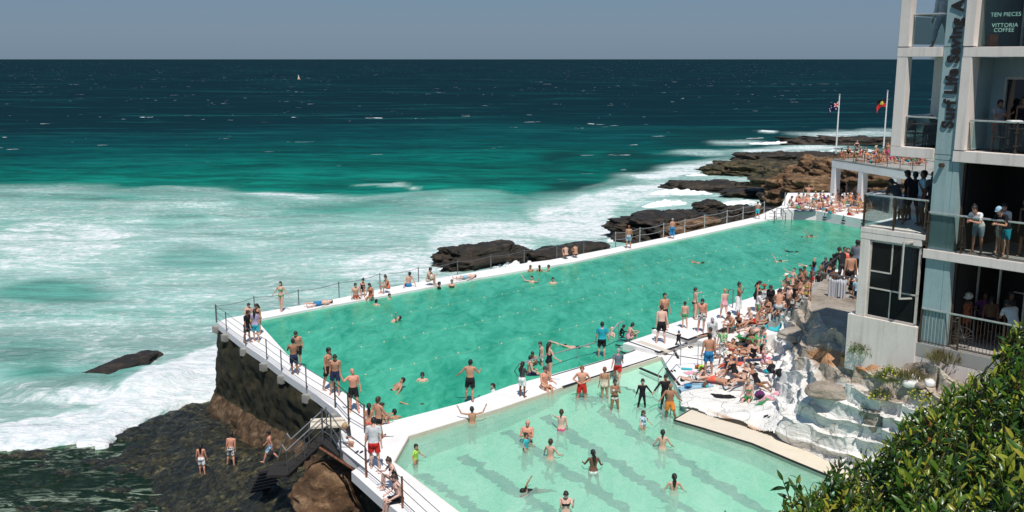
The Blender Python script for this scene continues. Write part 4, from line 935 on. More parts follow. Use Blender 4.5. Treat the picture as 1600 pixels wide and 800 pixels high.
# ================================================================ RAILINGS
def railing(label, posts, heights, rails, m='greymetal', slack=.0, r=.028, rr=.012, closed=False, cap=True, group=None, rm=None):
    """posts: world base points; rails: fractions of the height"""
    rt = empty('railing', posts[0], 0, label, 'railing', group); o = posts[0]
    hs = heights if isinstance(heights, list) else [heights]*len(posts)
    for p, h in zip(posts, hs): MB().tube([p-o, p-o+Vector((0, 0, h))], r, 8).build('post', M[m], rt)
    for f in rails:
        pts = []
        for i in range(len(posts)-1):
            a_ = posts[i]-o+Vector((0, 0, hs[i]*f)); c_ = posts[i+1]-o+Vector((0, 0, hs[i+1]*f))
            for k in range(6): pts.append(a_.lerp(c_, k/6)-Vector((0, 0, slack*4*(k/6)*(1-k/6))))
        pts.append(c_); MB().tube(pts, rr, 6).build('cable' if rr < .02 else 'rail', M[rm or m], rt)
    return rt
lw = [at(x, y) for x, y in [(338, 504), (354, 517), (384, 540), (417, 562), (440, 580), (479, 609), (524, 637)]]
railing('dark post and cable railing along the left end walkway', lw, 1.0, [.97, .62, .3], slack=.02)
od = [at(x, y) for x, y in [(339, 503.5), (398, 489), (467, 477.5), (530, 465), (594, 450.5), (654, 440.5), (715, 429.5), (767, 420.5), (819, 411), (870, 403.5), (912, 396), (962, 386)]]
railing('thin metal posts with a slack rope along the ocean side of the walkway', od, .95, [.93], slack=.10, r=.03, rr=.014)
od = [at(x, y) for x, y in [(962, 386), (1000, 378.5), (1037, 371), (1070, 364), (1101, 356.5), (1136, 349), (1161, 343), (1194, 334)]]
railing('pale posts with rope on the far half of the walkway', [p+Vector((-.02, .02, 0)) for p in od], 1.15, [.93, .5], slack=.10, r=.04, rr=.016, m='palemetal')
od = [at(x, y, .6) for x, y in [(1226, 322), (1254, 317)]]
railing('two pale posts behind the sunbathers at the left end of the far platform', od, 1.25, [], m='palemetal', r=.04)
# lower left deck railing from the stairs down to the bottom edge
dl = [at(x, y) for x, y in [(518, 690), (533, 713), (572, 745)]]
railing('grey two bar railing beside the blonde woman in white', [atY(504, 681, at(518, 690).y+.5)]+dl, [1.05, 1.05, 1.05, 1.05], [1, .55, .2], r=.03, rr=.022)
dl = [at(x, y) for x, y in [(572.5, 746), (629, 794), (700, 862), (760, 930)]]
railing('brown posts with three thin cables in front of the seated couple', dl, 1.05, [.95, .6, .25], m='rust', r=.035, rr=.011, rm='black')
dl = [at(x, y) for x, y in [(545, 661), (566, 676), (571, 674)]]
railing('rusty gate posts at the head of the metal stairs', [at(524, 637), at(545, 662), at(570, 676)], [1.1, 1.25, 1.1], [.97, .5], m='bronze', r=.035, rr=.02)
# metal stairs from the deck down to the reef
st = empty('metal_stairs', at(520, 690), 0, 'dark metal stairs with pipe handrails leading from the deck down to the reef', 'stairs'); so = st.location
pA = at(545, 672, -.05); pB = atY(500, 688, pA.y-.9); pB.z = -.05
dirS = Vector((-.80, -.05, 0)).normalized(); sideS = Vector((-dirS.y, dirS.x, 0))
p_top = at(508, 682, -.06)
MB().prism([(at(x, y, -.06)-so)[:2] for x, y in [(546, 665), (568, 690), (528, 712), (500, 690)]], -.16, -.06).build('landing', M['dark'], st)
MB().box((at(516, 664, -.1)-so), (.75, .22, .05), Matrix.Rotation(.15, 3, 'Z')).build('bench_plank', M['apron'], st, bevel=.01)
MB().box((at(516, 657, -.1)-so+Vector((0, 0, .02))), (.75, .13, .05), Matrix.Rotation(.15, 3, 'Z')).build('bench_plank', M['apron'], st, bevel=.01)
for k in range(5):
    c = p_top+dirS*(.18+.25*k)+Vector((0, 0, -.23*(k+1))); MB().box(c-so, (.15, .55, .025), Matrix.Rotation(math.atan2(dirS.y, dirS.x), 3, 'Z')).build('tread', M['dark'], st)
for sgn in (-1, 1):
    a_ = p_top+sideS*.56*sgn-so; c_ = a_+dirS*1.35+Vector((0, 0, -1.25))
    MB().tube([a_, c_], .06, 6).build('stringer', M['dark'], st)
    MB().tube([a_+Vector((0, 0, .95)), c_+Vector((0, 0, .95)), c_+Vector((-.25, .45, 1.0)), c_+Vector((-.5, .7, .3))], .024, 8).build('handrail', M['palemetal'], st)
    MB().tube([a_+Vector((0, 0, .5)), c_+Vector((0, 0, .5))], .02, 6).build('midrail', M['greymetal'], st)
    for f in (0, .5, 1): 
        q = a_.lerp(c_, f); MB().tube([q, q+Vector((0, 0, .95))], .024, 6).build('post', M['greymetal'], st)
low = p_top+dirS*1.5+Vector((0, 0, -1.3))
MB().box(low-so+Vector((-.15, .1, 0)), (.45, .65, .05)).build('lower_landing', M['dark'], st)
for k in range(7):
    c = low+Vector((-.3, .0, 0))+Vector((-.45, .75, 0)).normalized()*(.8+.26*k)+Vector((0, 0, -.24*(k+1)))
    MB().box(c-so, (.14, .5, .025), Matrix.Rotation(2.1, 3, 'Z')).build('tread', M['dark'], st)
MB().tube([at(500, 700, -.2)-so, at(560, 738, -.2)-so], .05, 8).build('rusty_edge_beam', M['rust'], st)

def handrail(label, pts, feet, m='palemetal', r=.032):
    rt = empty('handrail', pts[0], 0, label, 'handrail'); o = pts[0]
    MB().tube([p-o for p in pts], r, 8).build('rail', M[m], rt)
    for a_, c_ in feet: MB().tube([a_-o, c_-o], r*.85, 8).build('post', M[m], rt)
    return rt
def vup(p, h): return p+Vector((0, 0, h))
f1_, f2_, f3_ = at(812, 600, -.3), at(902, 566, -.3), at(967, 536, .1)
handrail('long metal handrail running down the underwater steps', [at(800, 585, -.5), vup(f1_, .95), vup(f1_, .97).lerp(vup(f2_, .72), .5), vup(f2_, .72), at(944, 531, .55)], [(f1_, vup(f1_, .9)), (f2_, vup(f2_, .72))])
handrail('short sloping handrail held by the woman in pink', [at(949, 526, .45), at(966, 505, .95), at(975, 502, 1.0)], [(at(967, 532, 0), at(967, 505, .95))])
q1, q2 = at(1028, 613, -.1), at(1063, 572, .1)
handrail('thin grey handrail at the corner step of the shallow pool', [vup(q1, .05)+Vector((0, 0, .8)), vup(q2, 1.0), vup(q2, 1.0)+Vector((1.0, .15, 0)), vup(q2, 1.0)+Vector((1.0, .15, -1))], [(q1, vup(q1, .85)), (q2, vup(q2, 1.0)), (q2+Vector((.8, .1, 0)), vup(q2+Vector((.8, .1, 0)), 1.0))], r=.022)
q1, q2 = at(1034, 664, -.4), at(1047, 660, -.3)
handrail('small double handrail standing in the water beside the man in orange shorts', [q1, vup(q1, .9)+Vector((.15, .3, 0)), vup(q2, .9)+Vector((.1, .5, .05)), q2], [(q1, vup(q1, .85))], r=.02)
for i, (x, y) in enumerate([(1144.5, 481)]):
    q = at(x, y, .4); handrail('short curved grab rail beside the woman in pink swimsuit', [vup(q, 0), vup(q, 1.0), vup(q, 1.05)+Vector((-.25, -.1, 0)), vup(q, .8)+Vector((-.32, -.12, 0))], [(q, vup(q, .9))], m='greymetal')
# pool ladder at the far corner
q = at(1196, 343)
lad = empty('pool_ladder', q, 0, 'steel pool ladder with curved rails at the far left corner of the big pool', 'ladder')
for s_ in (0, .95, 1.5): MB().tube([(s_, 0, 0), (s_, 0, 1.0), (s_+.25, -.5, 1.05), (s_+.5, -1.0, .7), (s_+.5, -1.0, -.5)], .035, 8).build('rail', M['greymetal'], lad)
for s_ in (.3, .6): MB().tube([(.2, -.4, s_), (1.7, -.4, s_)], .025, 6).build('crossbar', M['greymetal'], lad)
# ramp rail up to the stair platform
q = at(1195, 500, .4); q2_ = at(1205, 498, .4)
handrail('long sloping handrail beside the crowded steps', [vup(q, 1.0), vup(q2_, 1.12), atY(1262, 437, 47), atY(1312, 399, 46)], [(q, vup(q, 1.0)), (q2_, vup(q2_, 1.1)), (at(1250, 466, .5), atY(1250, 445, 47.2)), (atY(1312, 425, 46), atY(1312, 399, 46))], m='greymetal')

# ================================================================ STEPS AND PLATFORM BY THE BUILDING
pz = 3.0
plat = [at(x, y, pz) for x, y in [(1263, 463), (1345, 474), (1400, 452), (1290, 428)]]
o = MB().prism([p[:2] for p in plat], -.2, pz).build('stair_platform', M['greyconc'], kind='structure', bevel=.03); WALK.append(o)
u1 = (plat[0]-plat[1]).normalized()
# flight going down from the platform to the upper terrace, away from the camera
dn_ = (at(1300, 420, .4)-at(1300, 440, .4)).normalized()
for k in range(9):
    a_, c_ = at(1263, 463, pz), at(1290, 428, pz); z = pz-.28*(k+1); off_ = -Vector((c_-a_).normalized().yxz)*0
    d = Vector((-.80, .30, 0)).normalized()
    p0_, p1_ = a_+d*.34*k, c_+d*.34*k
    WALK.append(MB().prism([p0_[:2], p1_[:2], (p1_+d*.36)[:2], (p0_+d*.36)[:2]], -.2, z).build('stair_step', M['greyconc'], kind='structure'))
pr = [at(x, y, pz) for x, y in [(1266, 463), (1300, 468), (1337, 474)]]
railing('flat bar railing of the stair platform with towels hanging on it', pr, 1.15, [1.0], m='bronze', r=.035, rr=.03, rm='greymetal')
# cubes of painted concrete where people lie
slab('white_block', [(1190, 527), (1243, 512), (1250, 487), (1211, 496)], 1.25, .3, 'deck')
slab('white_block', [(1232, 496), (1246, 499), (1262, 478), (1244, 474)], 1.7, .3, 'deck')
# towels over the railing
def hang_towel(label, px0, px1, drop, col, z=pz+1.17, back=.3):
    p, q = at(px0[0], px0[1], z), at(px1[0], px1[1], z); rt = p; d = q-p; n_ = Vector((d.y, -d.x, 0)).normalized()
    if n_.y > 0: n_ = -n_
    nx, ny = 14, 12; V = []
    for j in range(ny+1):
        for i in range(nx+1):
            u, v = i/nx, j/ny; s_ = v*(drop+back)-back
            P_ = d*u+n_*(.06 if s_ > 0 else -.06)+n_*(.05*math.sin(u*17)*max(0, s_)); zz = -abs(s_)+.02*math.sin(u*9)
            V.append(P_+Vector((0, 0, zz-(.12*u if s_ > 0 else 0))))
    F = [(j*(nx+1)+i, j*(nx+1)+i+1, (j+1)*(nx+1)+i+1, (j+1)*(nx+1)+i) for j in range(ny) for i in range(nx)]
    me = meshdata('towel', V, F, True); o = link('towel', me, fab(col), None, p); tag(o, label, 'towel')
m_pattern('towelstripe', (.50, .52, .55), (.18, .20, .26), 5, 'stripe')
def m_vstripe():
    m, t, b = newmat('fabric_towel_stripes'); v = coords(t); w = t.nodes.new('ShaderNodeTexWave'); w.bands_direction = 'X'; w.inputs['Scale'].default_value = 3.2; t.links.new(v, w.inputs['Vector'])
    t.links.new(ramp(t, w.outputs['Fac'], [(.2, (.52, .53, .55)), (.8, (.30, .30, .34))]), b.inputs['Base Color']); b.inputs['Roughness'].default_value = .9; return m
_vs = m_vstripe(); _fab = fab
def fab(c): return _vs if c == 'towelstripe' else _fab(c)
hang_towel('grey striped towel hanging over the platform railing, left one', (1296, 433), (1311, 435), .95, 'towelstripe')
hang_towel('pale striped towel hanging lower on the platform railing, right one', (1311, 435.5), (1323, 437), .80, 'towelstripe')
# ================================================================ PEOPLE
def build_bvh():
    bpy.context.view_layer.update(); V = []; F = []
    for o in WALK:
        n = len(V); mw = o.matrix_world; V += [mw @ v.co for v in o.data.vertices]; F += [tuple(i+n for i in p.vertices) for p in o.data.polygons]
    for (v, f) in WALKV:
        n = len(V); V += v; F += [tuple(i+n for i in q) for q in f]
    return BVHTree.FromPolygons(V, F)
BVH = build_bvh(); CAMV = Vector((0, 0, CAMH))
def hit(x, y):
    r = ray(x, y).normalized(); p, nn, i, d = BVH.ray_cast(CAMV, r, 400)
    return p if p is not None else at(x, y, 0)
def drop(p):
    q, nn, i, d = BVH.ray_cast(Vector((p.x, p.y, p.z+1.2)), Vector((0, 0, -1)), 6)
    return q if q is not None else p

def tube_bm(V, F, rings):
    """rings: list of (center, hx, hy, axis) -> ellipse rings lofted, capped; axis given by neighbours"""
    n = 14; base_ = len(V); k = len(rings)
    for i, (c, ra, rb, up_) in enumerate(rings):
        d = (Vector(rings[min(i+1, k-1)][0])-Vector(rings[max(i-1, 0)][0])).normalized()
        ax = Vector((1, 0, 0)) if abs(d.x) < .8 else Vector((0, 1, 0))
        b_ = d.cross(ax).normalized(); a_ = b_.cross(d).normalized()
        for j in range(n):
            t = 2*PI*j/n; V.append(tuple(Vector(c)+a_*ra*math.cos(t)+b_*rb*math.sin(t)))
    for i in range(k-1):
        for j in range(n): F.append((base_+i*n+j, base_+i*n+(j+1) % n, base_+(i+1)*n+(j+1) % n, base_+(i+1)*n+j))
    F.append(tuple(base_+j for j in range(n))[::-1]); F.append(tuple(base_+(k-1)*n+j for j in range(n)))
def limb(V, F, pts, rad, sq=1.0):
    P_ = [Vector(p) for p in pts]; d0 = (P_[0]-P_[1]).normalized(); d1 = (P_[-1]-P_[-2]).normalized()
    R = [(P_[0]+d0*rad[0]*.7, rad[0]*.55, rad[0]*.55*sq, 0)]+[(P_[i], rad[i], rad[i]*sq, 0) for i in range(len(P_))]+[(P_[-1]+d1*rad[-1]*.7, rad[-1]*.55, rad[-1]*.55*sq, 0)]
    tube_bm(V, F, R)
def make_body(kind, voxel, ratio):
    V = []; F = []; fm = kind == 'f'; hs = 1.0; lm = .88 if fm else 1.0
    W_ = (lambda z, x, y, o=0.: (Vector((0, o, z)), x, y, 0))
    if fm: T = [(.83, .12, .085, .005), (.88, .165, .115, .012), (.95, .178, .118, .012), (1.02, .155, .10, .0), (1.10, .122, .085, -.004), (1.18, .13, .088, -.006), (1.27, .152, .10, -.008), (1.36, .158, .095, .0), (1.42, .12, .075, .008), (1.47, .055, .05, .012)]
    else: T = [(.82, .12, .085, .005), (.88, .160, .11, .010), (.95, .163, .112, .010), (1.02, .150, .10, .0), (1.10, .145, .096, -.005), (1.2, .165, .11, -.008), (1.3, .185, .12, -.008), (1.38, .185, .11, .0), (1.44, .14, .08, .008), (1.48, .065, .055, .012)]
    tube_bm(V, F, [W_(z, x, y, o) for z, x, y, o in T])
    sw_ = .165 if fm else .19
    limb(V, F, [(-sw_, .005, 1.41), (0, .01, 1.43), (sw_, .005, 1.41)], [.052*lm+.006]*3)
    limb(V, F, [(0, .02, 1.44), (0, .005, 1.56)], [.050*lm+.005, .047])
    tube_bm(V, F, [W_(z, x, y, o) for z, x, y, o in [(1.495, .03, .04, -.03), (1.51, .046, .062, -.022), (1.54, .058, .078, -.014), (1.58, .068, .090, -.008), (1.63, .074, .098, .002), (1.68, .076, .10, .006), (1.715, .066, .088, .008), (1.74, .045, .06, .008), (1.752, .02, .03, .008)]])
    limb(V, F, [(0, -.088, 1.635), (0, -.108, 1.598)], [.010, .015])
    for s_ in (-1, 1):
        limb(V, F, [(s_*.078, .004, 1.635), (s_*.080, .008, 1.60)], [.013, .010])
        if fm: V2 = MB().ell((s_*.070, -.088, 1.265), (.058, .052, .058)); n0 = len(V); V += V2.V; F += [tuple(i+n0 for i in f) for f in V2.F]
        else: V2 = MB().ell((s_*.085, -.072, 1.32), (.080, .048, .060)); n0 = len(V); V += V2.V; F += [tuple(i+n0 for i in f) for f in V2.F]
        V2 = MB().ell((s_*.075, .070, .90), (.080, .072, .085)); n0 = len(V); V += V2.V; F += [tuple(i+n0 for i in f) for f in V2.F]
        sh = Vector((s_*sw_, .005, 1.41)); el = sh+Vector((s_*.19, .0, -.225)); wr = el+Vector((s_*.165, -.015, -.195)); hd = Vector((s_*.645, -.02, -.764))
        limb(V, F, [sh, sh.lerp(el, .35), sh.lerp(el, .8), el], [.052*lm, .048*lm, .040*lm, .038*lm])
        limb(V, F, [el, el.lerp(wr, .3), wr], [.038*lm, .040*lm, .026*lm])
        # palm, four fingers of unequal length, thumb leaving the side of the palm
        palm = wr+hd*.085; limb(V, F, [wr+hd*.01, wr+hd*.045, palm], [.026*lm, .036*lm, .034*lm], .55)
        fw_ = Vector((0, 1, 0)); 
        for q, (o_, L_) in enumerate([(-.027, .070), (-.009, .080), (.009, .075), (.026, .058)]):
            a_ = palm+fw_*o_; m1 = a_+hd*L_*.5+Vector((-s_*.003, 0, 0)); m2 = a_+hd*L_+Vector((-s_*.016, 0, -.004)); limb(V, F, [a_, m1, m2], [.0095, .0088, .0075])
        th = wr+hd*.035+Vector((0, -.024, 0)); limb(V, F, [th, th+hd*.035+Vector((0, -.026, 0)), th+hd*.065+Vector((-s_*.006, -.034, 0))], [.012, .010, .0085])
        hp = Vector((s_*.088, 0, .90)); kn = Vector((s_*.098, -.012, .49)); an = Vector((s_*.10, .012, .085))
        limb(V, F, [hp, hp.lerp(kn, .3), hp.lerp(kn, .75), kn], [.088 if fm else .084, .084 if fm else .078, .062*(.5+lm/2), .052])
        limb(V, F, [kn, kn.lerp(an, .28)+Vector((0, .016, 0)), kn.lerp(an, .7), an], [.052, .057*lm+.003, .042*lm, .036*lm])
        limb(V, F, [an+Vector((0, .022, -.045)), an+Vector((0, -.03, -.04)), an+Vector((s_*.005, -.11, -.058)), an+Vector((s_*.008, -.17, -.066))], [.034, .038, .036, .024], .8)
    me = meshdata('base_body', V, F); o = bpy.data.objects.new('tmp', me); COL.objects.link(o)
    md = o.modifiers.new('r', 'REMESH'); md.mode = 'VOXEL'; md.voxel_size = voxel
    sm = o.modifiers.new('s', 'SMOOTH'); sm.factor = .5; sm.iterations = 1
    dc = o.modifiers.new('d', 'DECIMATE'); dc.ratio = ratio
    dg = bpy.context.evaluated_depsgraph_get(); m2 = bpy.data.meshes.new_from_object(o.evaluated_get(dg)); bpy.data.objects.remove(o)
    bm = bmesh.new(); bm.from_mesh(m2); bmesh.ops.triangulate(bm, faces=bm.faces); bmesh.ops.recalc_face_normals(bm, faces=bm.faces); bm.to_mesh(m2); bm.free()
    co = np.empty(len(m2.vertices)*3); m2.vertices.foreach_get('co', co); tri = np.empty(len(m2.polygons)*3, dtype=np.int32); m2.loops.foreach_get('vertex_index', tri)
    return co.reshape(-1, 3), tri.reshape(-1, 3)
BONES = {}
def bones(kind):
    sw_ = .165 if kind == 'f' else .19; B = dict(pelvis=(None, (0, 0, .95), (0, 0, .88), (0, 0, 1.0), .15), spine=('pelvis', (0, 0, 1.03), (0, 0, 1.06), (0, 0, 1.18), .14), chest=('spine', (0, 0, 1.2), (0, 0, 1.24), (0, 0, 1.38), .15), head=('chest', (0, .01, 1.49), (0, 0, 1.53), (0, 0, 1.74), .10))
    for s_, n in ((1, 'L'), (-1, 'R')):
        sh = (s_*sw_, .005, 1.41); el = (sh[0]+s_*.19, .005, 1.185); wr = (el[0]+s_*.165, -.01, .99); hp = (s_*.088, 0, .90); kn = (s_*.098, -.012, .49); an = (s_*.10, .012, .085)
        B['uarm'+n] = ('chest', sh, (sh[0]+s_*.03, sh[1], sh[2]-.04), el, .050); B['farm'+n] = ('uarm'+n, el, el, wr, .040); B['hand'+n] = ('farm'+n, wr, (wr[0]+s_*.03, -.01, .955), (wr[0]+s_*.11, -.02, .86), .04)
        B['thigh'+n] = ('pelvis', hp, (hp[0], 0, .80), kn, .080); B['shin'+n] = ('thigh'+n, kn, (kn[0], -.01, .45), an, .052); B['foot'+n] = ('shin'+n, an, (an[0], 0, .05), (an[0], -.15, .02), .045)
    return B
def rest(kind, voxel, ratio):
    V, T = make_body(kind, voxel, ratio); return pack(kind, V, T)
def pack(kind, V, T):
    B = bones(kind); names = list(B); Wt = np.zeros((len(V), len(names)))
    for k, n in enumerate(names):
        _, pv, a, b, r = B[n]; a = np.array(a); b = np.array(b); ab = b-a; t = np.clip(((V-a) @ ab)/(ab @ ab), 0, 1); d = np.sqrt(((V-(a+t[:, None]*ab))**2).sum(1))/r
        Wt[:, k] = 1/(d**2+.02)**3.2
    for s_, n in ((1, 'L'), (-1, 'R')):   # keep left and right limbs apart
        for q in ('thigh', 'shin', 'foot', 'uarm', 'farm', 'hand'): Wt[V[:, 0]*s_ < -.004, names.index(q+n)] *= .02
    Wt /= Wt.sum(1, keepdims=True); dom = np.array(names)[Wt.argmax(1)]
    return dict(V=V, T=T, W=Wt, B=B, names=names, dom=dom)
BODY = {('m', 0): rest('m', .012, .26), ('f', 0): rest('f', .012, .26)}
BODY[('m', 1)] = rest('m', .02, .16); BODY[('f', 1)] = rest('f', .02, .16)
def rot(rx=0, ry=0, rz=0):
    a, b, c = [math.radians(v) for v in (rx, ry, rz)]
    Rx = np.array([[1, 0, 0], [0, math.cos(a), -math.sin(a)], [0, math.sin(a), math.cos(a)]]); Ry = np.array([[math.cos(b), 0, math.sin(b)], [0, 1, 0], [-math.sin(b), 0, math.cos(b)]]); Rz = np.array([[math.cos(c), -math.sin(c), 0], [math.sin(c), math.cos(c), 0], [0, 0, 1]])
    return Rz @ Rx @ Ry
def pose_mats(B, pose, hscale=1.0):
    Ms = {}
    for n, (par, pv, a, b, r) in B.items():
        pv = np.array(pv); R = rot(*pose.get(n, (0, 0, 0)))
        if n == 'head': R = R*hscale
        Lm = np.eye(4); Lm[:3, :3] = R; Lm[:3, 3] = pv-R @ pv
        Ms[n] = Lm if par is None else Ms[par] @ Lm
    return Ms
def skin(body, V, Wt, Ms):
    out = np.zeros_like(V); Vh = np.c_[V, np.ones(len(V))]
    for k, n in enumerate(body['names']): out += Wt[:, k:k+1]*(Vh @ Ms[n].T)[:, :3]
    return out
def vnorm(V, T):
    fn = np.cross(V[T[:, 1]]-V[T[:, 0]], V[T[:, 2]]-V[T[:, 0]]); N = np.zeros_like(V)
    for k in range(3): np.add.at(N, T[:, k], fn)
    return N/(np.linalg.norm(N, axis=1, keepdims=True)+1e-9)
ARM = lambda s, rx=0, ry=33, rz=0: {('uarmL' if s > 0 else 'uarmR'): (rx, ry*s, rz*s)}
AD = {'uarmL': (0, 34, 0), 'uarmR': (0, -34, 0), 'farmL': (-12, 0, 0), 'farmR': (-12, 0, 0)}
